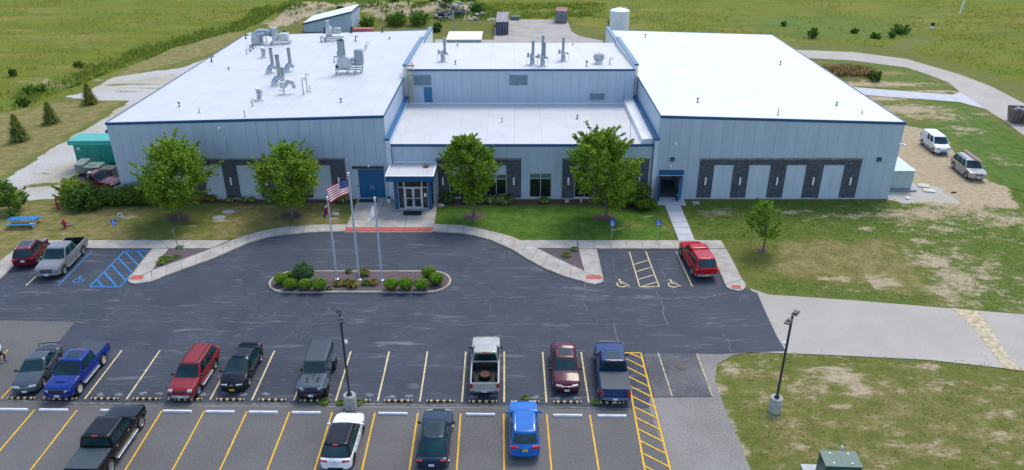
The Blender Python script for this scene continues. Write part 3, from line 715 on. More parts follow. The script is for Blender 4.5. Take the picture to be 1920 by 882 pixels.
# party wall fins and parapets with blue copings
def fin(x0, x1, y0, y1, za, zb, z0=0.0, m=FIN):
    W(hexa(MB(), [(x0,y0,z0),(x1,y0,z0),(x1,y1,z0),(x0,y1,z0),(x0,y0,za),(x1,y0,za),(x1,y1,zb),(x0,y1,zb)]), "party_wall", m)
    e = .06
    W(hexa(MB(), [(x0-e,y0-e,za-.16),(x1+e,y0-e,za-.16),(x1+e,y1+e,zb-.16),(x0-e,y1+e,zb-.16),(x0-e,y0-e,za+.05),(x1+e,y0-e,za+.05),(x1+e,y1+e,zb+.05),(x0-e,y1+e,zb+.05)]), "coping", COPE)
fin(XL1+.03, XM0-.02, F-.32, 87.9, 6.66, 6.66)
fin(XM1+.02, XR0-.03, F-.32, 88.2, 6.66, 6.62)
fin(-12.98, -12.56, 87.95, 106.0, 10.45, 10.02, 0, WHITE); fin(-12.98, -12.56, 106.05, 118.4, 9.35, 9.05, 0, WHITE)
fin(14.2, 14.6, 88.25, 106.0, 10.45, 10.02, 0, WHITE); fin(14.2, 14.6, 106.05, 118.6, 9.35, 9.05, 0, WHITE)
# blue edge trims
def trim(x0, x1, y0, y1, za, zb, h=.25):
    W(hexa(MB(), [(x0,y0,za-h),(x1,y0,zb-h),(x1,y1,zb-h),(x0,y1,za-h),(x0,y0,za+.02),(x1,y0,zb+.02),(x1,y1,zb+.02),(x0,y1,za+.02)]), "roof_edge_trim", BLUE)
trim(XL0-.08, XL1+.02, F-.10, F+.045, zl(XL0), zl(XL1)); trim(XR0-.02, XR1+.08, F-.10, F+.045, zr(XR0), zr(XR1))
trim(XM0-.01, XM1+.01, F-.09, F+.055, 5.99, 5.99, .22); trim(XM0+.04, XM1-.04, 87.5, 87.65, 10.02, 10.02, .2)
def trim_y(x0, x1, y0, y1, z, h=.2): W(MB().box(x0, x1, y0, y1, z-h, z+.02), "roof_edge_trim", BLUE)
trim_y(XL1-.015, XL1+.022, F+.06, 88, 9.02); trim_y(XR0-.022, XR0+.015, F+.06, 88.3, 9.0); trim_y(XL0-.09, XL0+.045, F+.06, YB, zl(XL0)); trim_y(XR1-.045, XR1+.09, F+.06, YB, zr(XR1))
trim(XL0-.08, XL1, YB+.01, YB+.1, zl(XL0), zl(XL1)); trim(XR0, XR1+.08, YB+.01, YB+.1, zr(XR0), zr(XR1))
W(MB().box(XM0, XM1, 107.01, 107.1, 8.6, 8.92), "roof_edge_trim", WHITE)
# charcoal block piers and headers: real blocks in running bond, joined per pier
def blockwork(x0, x1, z0, z1, name="block_pier"):
    y = F-.02
    W(MB().box(x0+.02, x1-.02, y, y+.08, z0, z1-.01), name+"_mortar", MORT)
    mb = MB(); ch = .2083; bw = .417; n = round((z1-z0)/ch); ch = (z1-z0)/n
    for k in range(n):
        u = x0-(bw/2 if k % 2 else 0); 
        while u < x1-.02:
            a, b = max(u, x0), min(u+bw, x1)
            if b-a > .05:
                d = .055+random.uniform(-.012, .016)
                mb.box(a+.018, b-.018, y-d, y, z0+k*ch+.02, z0+(k+1)*ch-.02)
            u += bw
    return stuff(W(mb, name, BLOCK))
for grp, (a, b) in ((BL, zones[0]), (BR, zones[1]), (BM1, zones[2]), (BM2, zones[3])):
    for p in grp: blockwork(p[0], p[1], .1, 3.74)
    blockwork(a, b, 3.74, 4.37, "block_header")
    nn = 14; st = (b-a+.1)/max(1, round((b-a)/1.2))
    for i in range(max(1, round((b-a)/1.2))): W(MB().box(a-.05+i*st+.004, a-.05+(i+1)*st-.004, F-.13, F+.02, 4.375, 4.52), "cap_stone", CAP)
def bay(x0, x1, z0=.12, z1=3.735, n=2):
    for i in range(n):
        a = x0+(x1-x0)*i/n; b = x0+(x1-x0)*(i+1)/n
        W(MB().box(a+.006, b-.006, F+.0, F+.055, z0, z1), "bay_panel", BAYP)
    W(MB().box(x0, x1, F-.09, F+.05, z0-.03, z0+.02), "bay_sill", CONC2)
for g in (BL, BR):
    for (a, b), (c, d) in zip(g, g[1:]): bay(b, c)
def window(x0, x1, z0, z1, zt, panel_top=None, split=(.5,)):
    fr = MB(); y0, y1 = F-.03, F+.045; t = .06
    fr.box(x0, x1, y0, y1, z0, z0+t).box(x0, x1, y0, y1, z1-t, z1).box(x0, x0+t, y0, y1, z0+t, z1-t).box(x1-t, x1, y0, y1, z0+t, z1-t).box(x0+t, x1-t, y0+.004, y1, zt-t/2, zt+t/2)
    xs = [x0+t]+[x0+(x1-x0)*s for s in split]+[x1-t]
    for s in xs[1:-1]: fr.box(s-t/2, s+t/2, y0+.008, y1-.004, z0+t, z1-t)
    o = W(fr, "window", ALU)
    for a, b in zip(xs, xs[1:]):
        q = MB().box(a, b, F+.01, F+.025, z0+t, zt-t/2); q.v = [(x, y-F, z) for x, y, z in q.v]; q.build("pane", GLASS, o)
        q = MB().box(a, b, F+.01, F+.025, zt+t/2, z1-t); q.v = [(x, y-F, z) for x, y, z in q.v]; q.build("pane", GLASS2, o)
    q = MB().box(x0-.05, x1+.05, F-.16, F-.03, z0-.08, z0); q.v = [(x, y-F, z) for x, y, z in q.v]; q.build("sill", CONC2, o)
    if panel_top: bay(x0+.02, x1-.02, z1, panel_top, 2)
for a, b in ((-6.72,-4.6),(-2.9,-.78),(6.3,8.4),(10.0,12.05)): window(a, b, .14, 2.75, 2.2, 3.735)
window(1.62, 3.9, .16, 2.84, 2.26)
# wall sconces, floodlights, cameras, vents
def sconce(x, z=2.02): W(MB().box(x-.085, x+.085, F-.24, F-.1, z-.42, z+.42), "wall_light", WHITEP, bevel=.02)
for g in (BL, BR, BM1, BM2):
    for a, b in g: sconce((a+b)/2)
def flood(x, z):
    o = W(MB().box(x-.2, x+.2, F-.3, F-.07, z-.22, z+.2), "floodlight", mat("dark_bronze", (.03,.03,.034), .5), bevel=.03)
    q = MB().box(x-.15, x+.15, F-.32, F-.301, z-.18, z+.05); q.v = [(x_, y-F, z_) for x_, y, z_ in q.v]; q.build("lens", GLASS2, o)
flood(16.2, 4.42); flood(37.3, 4.4)
def camera_(x, z): W(MB().box(x-.1, x+.1, F-.14, F-.07, z-.06, z+.1).lathe([(.13,0),(.13,-.06),(.09,-.15),(.03,-.18)], 10, c=(x, F-.22, z+.02)), "security_camera", WHITEP)
camera_(16.35, 6.1); camera_(-29.6, 7.75); camera_(16.1, 3.66); camera_(-14.9, 3.75)
W(MB().box(38.85, 39.5, F-.16, F-.07, 6.0, 6.1).lathe([(.16,0),(.16,-.08),(.1,-.2)], 10, c=(39.5, F-.15, 6.0)), "security_camera", WHITEP)
def louver(x0, x1, z0, z1, y, n=6, m=None):
    mb = MB().box(x0, x1, y-.09, y-.02, z0, z0+.05).box(x0, x1, y-.09, y-.02, z1-.05, z1).box(x0, x0+.05, y-.09, y-.02, z0+.05, z1-.05).box(x1-.05, x1, y-.09, y-.02, z0+.05, z1-.05).box(x0+.05, x1-.05, y-.03, y-.02, z0+.05, z1-.05)
    o = W(mb, "louver", m or LOUV); h = (z1-z0-.1)/n
    for k in range(n):
        q = MB().cbox(((x0+x1)/2, y-.06, z0+.05+(k+.5)*h), (x1-x0-.11, .015, h*.98), rx=R(-34)); q.v = [(x, yy-F, z) for x, yy, z in q.v]; q.build("slat", m or LOUV, o)
louver(-11.79, -9.73, 8.13, 9.34, 87.62); louver(-.54, 1.6, 8.13, 9.34, 87.62); louver(9.0, 10.74, 6.38, 7.13, 87.62, 4)
louver(-30.35, -29.15, 5.1, 6.45, F-.06, 8, PANEL)
def child(mb, name, m, o):
    mb.v = [(x, y-F, z) for x, y, z in mb.v]; return mb.build(name, m, o)
d = W(MB().box(-10.62, -9.7, 87.56, 87.62, 5.86, 7.88), "roof_door", mat("teal_blue_door", (.015,.15,.30), .45)); child(MB().box(-9.9+.0, -9.85, 87.52, 87.56, 6.8, 6.95), "handle", STEEL, d); child(MB().box(-10.7, -9.62, 87.58, 87.63, 7.88, 7.96).box(-10.7, -10.62, 87.58, 87.63, 5.86, 7.88).box(-9.7, -9.62, 87.58, 87.63, 5.86, 7.88), "door_frame", LOUV, d)
# big blue double door by the entrance
W(MB().box(-16.62, -16.1, F-.06, F+.05, 0, 3.62).box(-16.1, -13.42, F-.06, F+.05, 3.3, 3.62), "door_surround", PANEL)
W(MB().box(-16.62, -13.4, F-.24, F-.065, 3.42, 3.64), "door_header", mat("dark_bronze", (.03,.03,.034)))
for a, b, hx in ((-16.08, -14.79, -14.9), (-14.76, -13.46, -14.65)):
    d = W(MB().box(a, b, F-.03, F+.04, .12, 3.28), "blue_door", DOORB); child(MB().box(hx-.03, hx+.03, F-.10, F-.03, 1.05, 1.5), "handle", ALU, d)
W(MB().box(-16.32, -16.2, F-.1, F-.06, 1.35, 1.5), "card_reader", BLACK)
# open side door
W(MB().box(14.96, 17.5, F-.07, F+.05, 2.66, 3.18), "blue_door_header", DOORB); W(MB().box(14.93, 17.54, F-.11, F+.04, 2.58, 2.65).box(14.93, 15.02, F-.09, F+.06, .1, 2.58).box(17.45, 17.54, F-.09, F+.06, .1, 2.58), "door_frame", ALU)
W(MB().box(15.0, 17.5, F, F+4.95, .06, .115), "doorway_floor", mat("shop_floor", (.13,.15,.16), .35, var=.3, scale=1))
for name, (hx, ang, sgn) in (("blue_door", (15.0, R(-94), 1)), ("blue_door", (17.46, R(-62), -1))):
    mb = MB().box(0, 1.2*sgn, -.03, .03, .14, 2.56) if sgn > 0 else MB().box(-1.2, 0, -.03, .03, .14, 2.56)
    M_ = Matrix.Translation((hx, F-.13, 0)) @ Matrix.Rotation(ang if sgn > 0 else -ang, 4, 'Z')
    mb.v = [tuple(M_ @ Vector(p)) for p in mb.v]; d = W(mb, name, DOORB)
    h = MB().box(.15*sgn, 1.05*sgn, -.10*sgn, -.05*sgn, 1.0, 1.07) if sgn > 0 else MB().box(-1.05, -.15, .05, .10, 1.0, 1.07)
    h2 = [tuple(M_ @ Vector(p)) for p in h.v]; h.v = h2; child(h, "push_bar", ALU, d)
# entrance vestibule
vx0, vx1, vy = -12.0, -8.25, 69.85
mb = MB()
for a in (vx0, vx1-.36): mb.box(a, a+.36, vy-.1, vy+.28, .12, 3.45)
for o_ in (0, 1):
    a = vx0 if o_ == 0 else vx1-.36
    W(MB().box(a, a+.36, vy-.1, vy+.28, .12, 3.44), "entrance_column", BLUE, bevel=.015)
fz0, fz1 = 3.44, 4.02
W(MB().box(-12.62, -7.9, 68.92, 69.02, fz0, fz1).box(-12.62, -12.52, 69.02, F-.34, fz0, fz1).box(-8.0, -7.9, 69.02, F-.1, fz0, fz1), "entrance_fascia", BLUE)
W(MB().box(-12.52, -8.0, 69.02, F-.08, fz0+.06, fz1-.05), "entrance_roof", ROOF)
W(MB().box(-12.66, -7.86, 68.88, 69.05, fz1+.002, fz1+.03).box(-12.66, -12.5, 69.05, F-.34, fz1+.002, fz1+.03).box(-8.02, -7.86, 69.05, F-.1, fz1+.002, fz1+.03), "entrance_edge_trim", WHITEP)
W(MB().box(-12.35, -7.98, F-.16, F-.07, 4.02, 4.16), "entrance_flashing", WHITE)
W(MB().box(-12.3, -12.0, 71.2, F-.1, .12, 3.44).box(-8.25, -7.98, 71.2, F-.1, .12, 3.44), "entrance_side_wall", PANEL)
W(MB().box(vx0+.36, vx1-.36, F-.12, F-.08, .12, 3.44), "entrance_back_wall", mat("lobby_wall", (.35,.34,.32), .8))
W(MB().box(vx0, vx1, vy+.2, F-.1, .10, .135), "entrance_floor", mat("lobby_floor", (.20,.19,.18), .5))
mg, ng, bgl = base_mat("entrance_glass"); bgl.inputs["Base Color"].default_value = (.03,.04,.045,1); bgl.inputs["Roughness"].default_value = .03; bgl.inputs["Alpha"].default_value = .45; MATS["entrance_glass"] = mg
EG = mg
gy = vy+.06; X0, X1 = vx0+.36, vx1-.36; dm = (X0+X1)/2
fr = MB(); t = .055
xs = [X0, X0+.62, X1-.62, X1]
fr.box(X0, X1, gy-.04, gy+.04, 3.15, 3.44).box(X0, X1, gy-.04, gy+.04, 2.42, 2.5).box(X0, X0+.62, gy-.04, gy+.04, .12, .2).box(X1-.62, X1, gy-.04, gy+.04, .12, .2)
for x in xs: fr.box(x-t if x != X0 else x, x+t if x != X1 else x, gy-.045, gy+.045, .12, 3.15)
vf = W(fr, "entrance_frame", ALU)
for a, b in zip(xs, xs[1:]):
    child(MB().box(a+t, b-t, gy-.01, gy+.01, 2.5, 3.15), "pane", EG, vf)
for a, b in ((xs[0], xs[1]), (xs[2], xs[3])): child(MB().box(a+t, b-t, gy-.01, gy+.01, .2, 2.42), "pane", EG, vf)
for a, b in ((xs[1]+t, dm-.01), (dm+.01, xs[2]-t)):
    d = W(MB().box(a, b, gy-.035, gy+.035, .13, .36).box(a, b, gy-.035, gy+.035, 2.3, 2.42).box(a, a+.11, gy-.035, gy+.035, .36, 2.3).box(b-.11, b, gy-.035, gy+.035, .36, 2.3).box(a+.11, b-.11, gy-.03, gy+.03, 1.22, 1.30), "glass_door", ALU)
    child(MB().box(a+.11, b-.11, gy-.008, gy+.008, .36, 1.22), "pane", EG, d); child(MB().box(a+.11, b-.11, gy-.008, gy+.008, 1.3, 2.3), "pane", EG, d)
    hx = b-.08 if b < dm+.0 else a+.08
    child(MB().box(hx-.02, hx+.02, gy-.1, gy-.06, .9, 1.5), "handle", STEEL, d)
W(MB().box(X1-.42, X1-.2, gy-.03, gy-.011, 1.45, 1.8), "door_notice", WHITEP)
W(MB().box(X0+.1, X0+.75, 71.0, 71.6, .135, .9).box(X1-.75, X1-.1, 71.0, 71.6, .135, .9), "lobby_bench", mat("lobby_seat", (.45,.44,.38), .7))
W(MB().box(X0+.9, X0+1.35, F-.16, F-.121, 1.4, 2.3).box(X0+1.6, X0+2.0, F-.16, F-.121, 1.4, 2.3).box(X0+2.2, X0+2.5, F-.16, F-.121, 1.4, 2.3), "lobby_poster", mat("lobby_red", (.35,.05,.06), .7))
W(MB().tube([(-7.92, F-.28, 3.9), (-7.92, F-.28, .25), (-7.92, F-.5, .12)], .05, 6), "downpipe", WHITEP)
W(MB().tube([(-12.52, F-.38, 6.0), (-12.52, F-.38, .3), (-12.52, F-.55, .16)], .06, 6), "downpipe", FIN)
# caged roof ladder at the step between the roofs
LY = mat("ladder_yellow", (.62,.42,.08), .5); lx, ly = -12.12, 87.42
rail = W(MB().box(lx-.24, lx-.19, ly-.05, ly, 5.95, 11.0).box(lx+.19, lx+.24, ly-.05, ly, 5.95, 11.0), "ladder", LY)
for k in range(16): child(MB().box(lx-.19, lx+.19, ly-.04, ly-.01, 6.2+.3*k, 6.24+.3*k), "rung", LY, rail)
cg = MB()
for z in (9.2, 9.75, 10.3, 10.9): cg.tube([(lx-.24+.0, ly, z)]+[(lx+.42*math.cos(a)*1.0, ly-.1-.55*math.sin(a), z) for a in np.linspace(math.pi, 0, 7)]+[(lx+.24, ly, z)], .022, 5)
for a in np.linspace(math.pi*.95, math.pi*.05, 5): cg.box(lx+.42*math.cos(a)-.02, lx+.42*math.cos(a)+.02, ly-.1-.55*math.sin(a)-.02, ly-.1-.55*math.sin(a)+.02, 9.2, 10.92)
child(cg, "safety_cage", STEEL, rail)
W(MB().tube([(13.0, 87.5, 6.9), (13.0, 87.4, 6.05), (12.9, 80.5, 5.955), (12.0, 74.2, 5.955), (11.9, 73.2, 5.955)], .03, 5), "lightning_cable", mat("grey_cable", (.25,.26,.28), .6))
W(MB().lathe([(.14,0),(.14,.12),(.3,.14),(.26,.26),(.1,.32)], 12, c=(-8.9, 71.6, 3.97)), "roof_vent", mat("rusty_vent", (.20,.09,.06), .7))
# ---------------------------------------------------------------- vehicles
TYRE = mat("tyre_rubber", (.014,.014,.015), .8, var=.3, scale=8)
RIM = mat("alloy_rim", (.48,.49,.51), .3, metal=.7, var=.1)
RIMD = mat("dark_rim", (.03,.03,.033), .4, metal=.4)
RIMC = mat("cream_rim", (.62,.57,.48), .5)
CGLASS = mat("car_glass", (.003,.030,.036), .03, var=.5, scale=.9, coat=.0)
CHROME = mat("chrome_trim", (.62,.64,.66), .15, metal=1.0, var=.05)
PLAST = mat("black_plastic", (.014,.015,.017), .6)
LENS = mat("headlamp_lens", (.34,.37,.40), .10, var=.35, scale=14)
AMBER = mat("amber_lens", (.60,.20,.02), .25)
TAIL = mat("tail_lamp_lens", (.42,.012,.016), .2, var=.2, scale=9)
PLATE = mat("plate_white", (.62,.66,.72), .5, var=.25, scale=30)
PLATEY = mat("plate_yellow", (.70,.42,.03), .5, var=.2, scale=30)
VINYL = mat("tonneau_vinyl", (.036,.055,.068), .6, var=.15, scale=5)
LINER = mat("bed_liner", (.016,.018,.02), .8, var=.3, scale=6)
def paint(name, col, metal=.0, rough=.2, coat=.8):
    return mat(name, col, rough, metal=metal, var=.10, scale=1.3, coat=coat*.3, spec=.3)
_WH = {}
def wheel_mesh(r, wd, rim, style):
    key = (r, wd, rim.name, style)
    if key in _WH: return _WH[key]
    h = wd/2; rr = r*.64
    t = MB().lathe([(rr,-h*.9),(r*.93,-h),(r,-h*.6),(r,h*.6),(r*.93,h),(rr+.01,h*.92),(rr,h*.6)], 20, 'X')
    tm = t.mesh("tyre", TYRE, True, 50)
    d = MB().lathe([(rr*.2,-h*.5),(rr,-h*.5),(rr+.004,h*.86),(rr*.90,h*.9),(rr*.86,h*.45),(rr*.3,h*.3)], 20, 'X')
    n = {'five':5,'six':6,'steel':8}[style]
    for k in range(n):
        a = 2*math.pi*k/n; c, s = math.cos(a), math.sin(a); q = .075*r/.34 if style != 'steel' else .05
        hx = h*.72
        pts = []
        for (rad, off) in ((rr*.15, q*1.1), (rr*.92, q*.75)):
            for sg in (-1, 1): pts.append((hx, rad*c-sg*off*s, rad*s+sg*off*c))
        p = d.pts(pts+[(h*.4, y, z) for _, y, z in pts])
        for f in ((0,1,3,2),(4,6,7,5),(0,2,6,4),(1,5,7,3)): d.face([p[j] for j in f])
    d.lathe([(rr*.24,h*.3),(rr*.24,h*.78),(rr*.1,h*.82)], 10, 'X')
    rm = d.mesh("rim", rim, True, 40)
    # recessed dark disc behind the spokes
    bk = MB().lathe([(rr*.88,h*.1),(rr*.88,h*.28)], 16, 'X').mesh("brake_disc", RIMD)
    _WH[key] = (tm, rm, bk); return _WH[key]
def vehicle(name, label, S, group="parked vehicles"):
    """front of the vehicle is +y in its own frame, ground at z=0"""
    root = empty(name, (0, 0, 0), 0, label, S.get('cat', 'car'), group)
    L, Wd, H = S['L'], S['W'], S['H']; wr = S.get('r', .33); gc = S.get('gc', .22)
    yF, yR = L/2, -L/2; yfa = yF-S['fo']; yra = yfa-S['wb']; hw = Wd/2
    body_m = S['paint']; lower = S.get('lower', body_m)
    top = sorted([(y if y is not None else 0, z) for y, z in S['top']])
    ty = [p[0] for p in top]; tz = [p[1] for p in top]
    bed = S.get('bed')
    belt = S['belt']; Ra = wr+S.get('arch', .07)
    ys = set(np.linspace(yR+.35, yF-.35, 20)) | {p[0] for p in top}
    for yw in (yfa, yra):
        for a in np.linspace(0, math.pi, 13): ys.add(yw+Ra*math.cos(a))
        ys |= {yw+Ra+.012, yw-Ra-.012}
    ys |= {yR, yR+.03, yR+.10, yR+.22, yF, yF-.03, yF-.10, yF-.22}
    if bed: ys |= {bed[0], bed[0]+.012, bed[1], bed[1]-.012}
    ys = sorted(ys); y2 = [ys[0]]
    for y in ys[1:]:
        if y-y2[-1] > .006: y2.append(y)
    ys = y2
    ftaper, rtaper = S.get('ft', .13), S.get('rt', .08)
    mb = MB(); rows = []
    for y in ys:
        zt = float(np.interp(y, ty, tz))
        ef = max(0, (y-(yF-.75))/.75); er = max(0, ((yR+.6)-y)/.6)
        wv = hw*(1-ftaper*ef**2.6-rtaper*er**2.6)
        zb = gc+.10*max(0, ef-.4)+.12*max(0, er-.4)
        for yw in (yfa, yra):
            if abs(y-yw) < Ra: zb = max(zb, wr+math.sqrt(max(0, Ra*Ra-(y-yw)**2))*.97)
        # end rounding in profile
        ce = max(0, 1-min(yF-y, y-yR)/.10)
        zt2 = zt-.07*ce**2; wv -= .045*ce**2; zb += .03*ce
        zsh = min(belt, zt2-.015)
        zm = min(gc+.55*(belt-gc), zsh-.08); zb = min(zb, zsh-.14); zm = max(zm, zb+.05)
        z1 = min(zb+.06, zm-.02)
        k = S.get('flank', .03)
        half = [(wv-.11, zb), (wv-.015-k*.3, z1), (wv, zm), (wv-k*.6, zsh-.05), (wv-k-.025, zsh)]
        if bed and bed[0]+.006 <= y <= bed[1]-.006:
            fl = S['bed_floor']; half += [(wv-.13, zsh+.012), (wv-.15, fl), (wv-.5, fl), (0, fl)]
        else:
            cr = S.get('crown', .03)*(1-ce); half += [(wv-.12, zsh+(zt2-zsh)*.7+.008), (wv*.72, zt2+cr*.3), (wv*.4, zt2+cr*.8), (0, zt2+cr)]
        full = [(x, y, z) for x, z in half]+[(-x, y, z) for x, z in half[-2::-1]]
        rows.append(mb.pts(full))
    n = len(rows[0])
    for r_i, (A, B) in enumerate(zip(rows, rows[1:])):
        ym = (ys[r_i]+ys[r_i+1])/2
        for k in range(n-1):
            inner = bed and bed[0] < ym < bed[1] and 5 <= k <= n-7
            lowr = k in (0, n-2)
            mb.cur = 1 if inner else (2 if lowr else 0)
            mb.face((A[k], B[k], B[k+1], A[k+1]))
    mb.cur = 0; mb.face(rows[0]); mb.face(rows[-1][::-1])
    mb.cur = 1
    mb.box(-hw+.24, hw-.24, yR+.25, yF-.25, gc-.03, min(belt, .62 if not bed else S['bed_floor']-.02))
    body = mb.build("body", [body_m, LINER, lower], root, True, 32)
    # greenhouse
    def house(nm, g, mtl, glass_front=True, side=((.03,.47),(.53,.95)), rear=True, roofmat=None, t0=.10, t1=.88, prefix=""):
        bf, br, bw, tf, tr, tw, z0, z1 = g['bf'], g['br'], g['bw'], g['tf'], g['tr'], g['tw'], g['z0'], g['z1']; cf = g.get('cf', .12); crr = g.get('cr', .07); zc = g.get('zc', .035)
        def P(face, s, t, off=0.0):
            # s in -1..1 across the face, t 0..1 from belt to roof
            te = t; yf_ = bf+(tf-bf)*te; yr_ = br+(tr-br)*te; w_ = bw+(tw-bw)*te+.03*math.sin(math.pi*min(1, te))
            zz = z0+(z1-z0)*te
            if face == 'F': x = s*w_; return Vector((x, yf_-cf*(abs(s)**2.4)*(1-.5*te)+off, zz+off*.5))
            if face == 'B': x = s*w_; return Vector((x, yr_+crr*(abs(s)**2.4)-off, zz+off*.4))
            ya, yb = yr_+crr, yf_-cf*(1-.5*te); y_ = ya+(yb-ya)*(s+1)/2
            bow = .035*(1-s*s)
            return Vector(((w_+bow*.6+off)*(1 if face == 'R' else -1), y_, zz))
        ring = [('F', s) for s in np.linspace(-1, 1, 7)][:-1]+[('R', s) for s in np.linspace(1, -1, 8)][:-1]+[('B', s) for s in np.linspace(1, -1, 7)][:-1]+[('L', s) for s in np.linspace(-1, 1, 8)][:-1]
        q = MB(); rr = []
        for t in (-.03, .25, .5, .75, .93): rr.append(q.pts([P(f, s, t) for f, s in ring]))
        ctop = Vector((0, (tf+tr)/2, z1))
        for ins, dz in ((.985, .0), (.955, zc*.35), (.88, zc*.65), (.6, zc*.92)):
            pr = []
            for f, s in ring:
                p = P(f, s, 1.0); pr.append((p.x*ins, ctop.y+(p.y-ctop.y)*(1-(1-ins)*.55), z1-.012*(ins > .97)+dz))
            rr.append(q.pts(pr))
        m_ = len(ring)
        for i, (A, B) in enumerate(zip(rr, rr[1:])):
            q.cur = 1 if i >= 5 else 0
            for k in range(m_): q.face((A[k], B[k], B[(k+1) % m_], A[(k+1) % m_]))
        q.cur = 1; q.face(rr[-1])
        o = q.build(nm, [mtl, roofmat or mtl], root, True, 42)
        def pane(name, face, s0, s1, a=t0, b=t1, skew=0.0):
            q = MB(); nu, nv = 6, 3; g_ = []
            for j in range(nv+1):
                t = a+(b-a)*j/nv
                g_.append(q.pts([P(face, s0+(s1-s0)*i/nu+skew*(t-a)*(1 if i > nu/2 else 0), t, .012) for i in range(nu+1)]))
            for j in range(nv):
                for i in range(nu):
                    f = (g_[j][i], g_[j][i+1], g_[j+1][i+1], g_[j+1][i])
                    q.face(f if face in ('F', 'L') else f[::-1])
            return q.build(name, CGLASS, root, True, 60)
        if glass_front: pane("windshield", 'F', -.93, .93, .04, .93)
        if rear: pane("rear_window", 'B', -.88, .88, .12, .88)
        for f in ('R', 'L'):
            for s0, s1 in side: pane("side_window", f, s0*2-1, s1*2-1)
        return P
    P = house("cabin", S['cab'], S.get('cabpaint', body_m), side=S.get('side', ((.05,.48),(.53,.93))), rear=S.get('rearglass', True), roofmat=S.get('roofpaint'))
    if 'cap' in S: house("bed_cap", S['cap'], body_m, glass_front=False, side=((.12,.88),), rear=True)
    # wheels
    tm, rm, bk = wheel_mesh(wr, S.get('ww', .23), S.get('rim', RIM), S.get('spokes', 'five'))
    for yw in (yfa, yra):
        for sg in (1, -1):
            o = link("wheel", tm, root, (sg*(hw-.115+S.get('poke', 0)), yw, wr), (0, 0, 0 if sg > 0 else math.pi))
            link("rim", rm, o); link("brake_disc", bk, o)
    # lamps, grille, bumpers
    lh, lw = S.get('lamp', (.16, .36)); lz = S.get('lamp_z', .70); fx = hw*(1-ftaper*.75)-lw/2-.03
    for sg in (1, -1):
        q = MB().cbox((0, 0, 0), (lw, .24, lh)); o = q.build("headlight", LENS, root, bevel=.035, loc=(sg*fx, yF-.135, lz)); o.rotation_euler = (R(-8), 0, R(-15*sg))
        if S.get('amber'): MB().cbox((0, 0, 0), (.10, .2, lh*.8)).build("turn_signal", AMBER, root, bevel=.02, loc=(sg*(fx+lw/2+.03), yF-.19, lz))
    tlh, tlw = S.get('tail', (.24, .30)); tz_ = S.get('tail_z', .85); rx_ = hw*(1-rtaper*.7)-tlw/2-.01
    for sg in (1, -1):
        o = MB().cbox((0, 0, 0), (tlw, .16, tlh)).build("tail_light", TAIL, root, bevel=.03, loc=(sg*rx_, yR+.065+S.get('tail_in', 0), tz_)); o.rotation_euler = (0, 0, R(12*sg))
    gw, gh = S.get('grille', (.8, .16)); gzz = S.get('grille_z', lz-.02)
    g = MB().box(-gw/2, gw/2, yF-.06, yF+.012, gzz-gh/2, gzz+gh/2)
    go = g.build("grille", S.get('grille_m', PLAST), root, bevel=.015)
    if S.get('grille_bar'): MB().box(-gw/2-.03, gw/2+.03, yF-.04, yF+.022, gzz+gh/2-.045, gzz+gh/2+.008).build("grille_trim", CHROME, go)
    if S.get('grille_mid'): MB().box(-gw/2, gw/2, yF-.04, yF+.024, gzz-.03, gzz+.03).build("grille_trim", S['grille_mid'], go)
    bm = S.get('bumper', PLAST); bz, bh = S.get('bumper_z', .40), S.get('bumper_h', .14); bo = S.get('bumper_out', .015)
    for sg, nm, tp in ((1, "front_bumper", ftaper), (-1, "rear_bumper", rtaper)):
        e = sg*L/2; wv = hw*(1-tp)+.0
        q = MB(); A = []; B = []
        for x in np.linspace(-1, 1, 9):
            yy = e+sg*(bo-.16*abs(x)**4); xx = x*(wv+.03); A.append((xx, yy)); B.append((xx*.97, yy-sg*.16))
        q.prism(A+B[::-1], bz-bh/2, bz+bh/2); q.build(nm, bm, root, True, 40, bevel=.02)
    if S.get('plate_f', 1): MB().cbox((0, yF+bo+.012, S.get('plate_z', bz+.02)), (.32, .02, .16)).build("license_plate", S.get('plate', PLATE), root)
    MB().cbox((0, yR-bo-.012, S.get('rplate_z', bz+.12)), (.32, .025, .16)).build("license_plate", S.get('rplate', PLATE), root)
    # mirrors, handles
    c = S['cab']; mir = S.get('mirror', body_m)
    for sg in (1, -1):
        q = MB().cbox((sg*(hw+.10), c['bf']-.30, c['z0']+.10), (.20, .11, .15)).box(*(sorted((sg*(hw-.08), sg*(hw+.02)))), c['bf']-.33, c['bf']-.27, c['z0']+.03, c['z0']+.08)
        q.build("mirror", mir, root, bevel=.03)
        for hy in S.get('handles', (.15, -.75)):
            MB().box(*(sorted((sg*(hw-.03), sg*(hw+.022)))), hy-.09, hy+.09, belt-.17, belt-.13).build("door_handle", S.get('handle_m', body_m), root)
    if S.get('rails'):
        for sg in (1, -1):
            x = sg*(c['tw']-.10); MB().tube([(x, c['tf']-.15, c['z1']+.0), (x, c['tf']-.25, c['z1']+.07), (x, c['tr']+.25, c['z1']+.07), (x, c['tr']+.12, c['z1']+.0)], .022, 6).build("roof_rail", S['rails'], root, True)
    if S.get('ribs'):
        q = MB()
        for x in np.linspace(-c['tw']*.72, c['tw']*.72, 6): q.box(x-.02, x+.02, c['tr']+.12, c['tf']-.22, c['z1']+.01, c['z1']+.043)
        q.build("roof_rib", S.get('roofpaint') or S.get('cabpaint', body_m), root)
    if S.get('sunroof'):
        a = c['tf']-.28; MB().box(-c['tw']*.62, c['tw']*.62, a-.75, a, c['z1']+.0, c['z1']+.045).build("sunroof", CGLASS, root, bevel=.02)
    if S.get('steps'):
        for sg in (1, -1): MB().box(*(sorted((sg*(hw-.04), sg*(hw+.10)))), yra+Ra+.15, yfa-Ra-.1, gc+.02, gc+.075).build("running_board", S['steps'], root, bevel=.02)
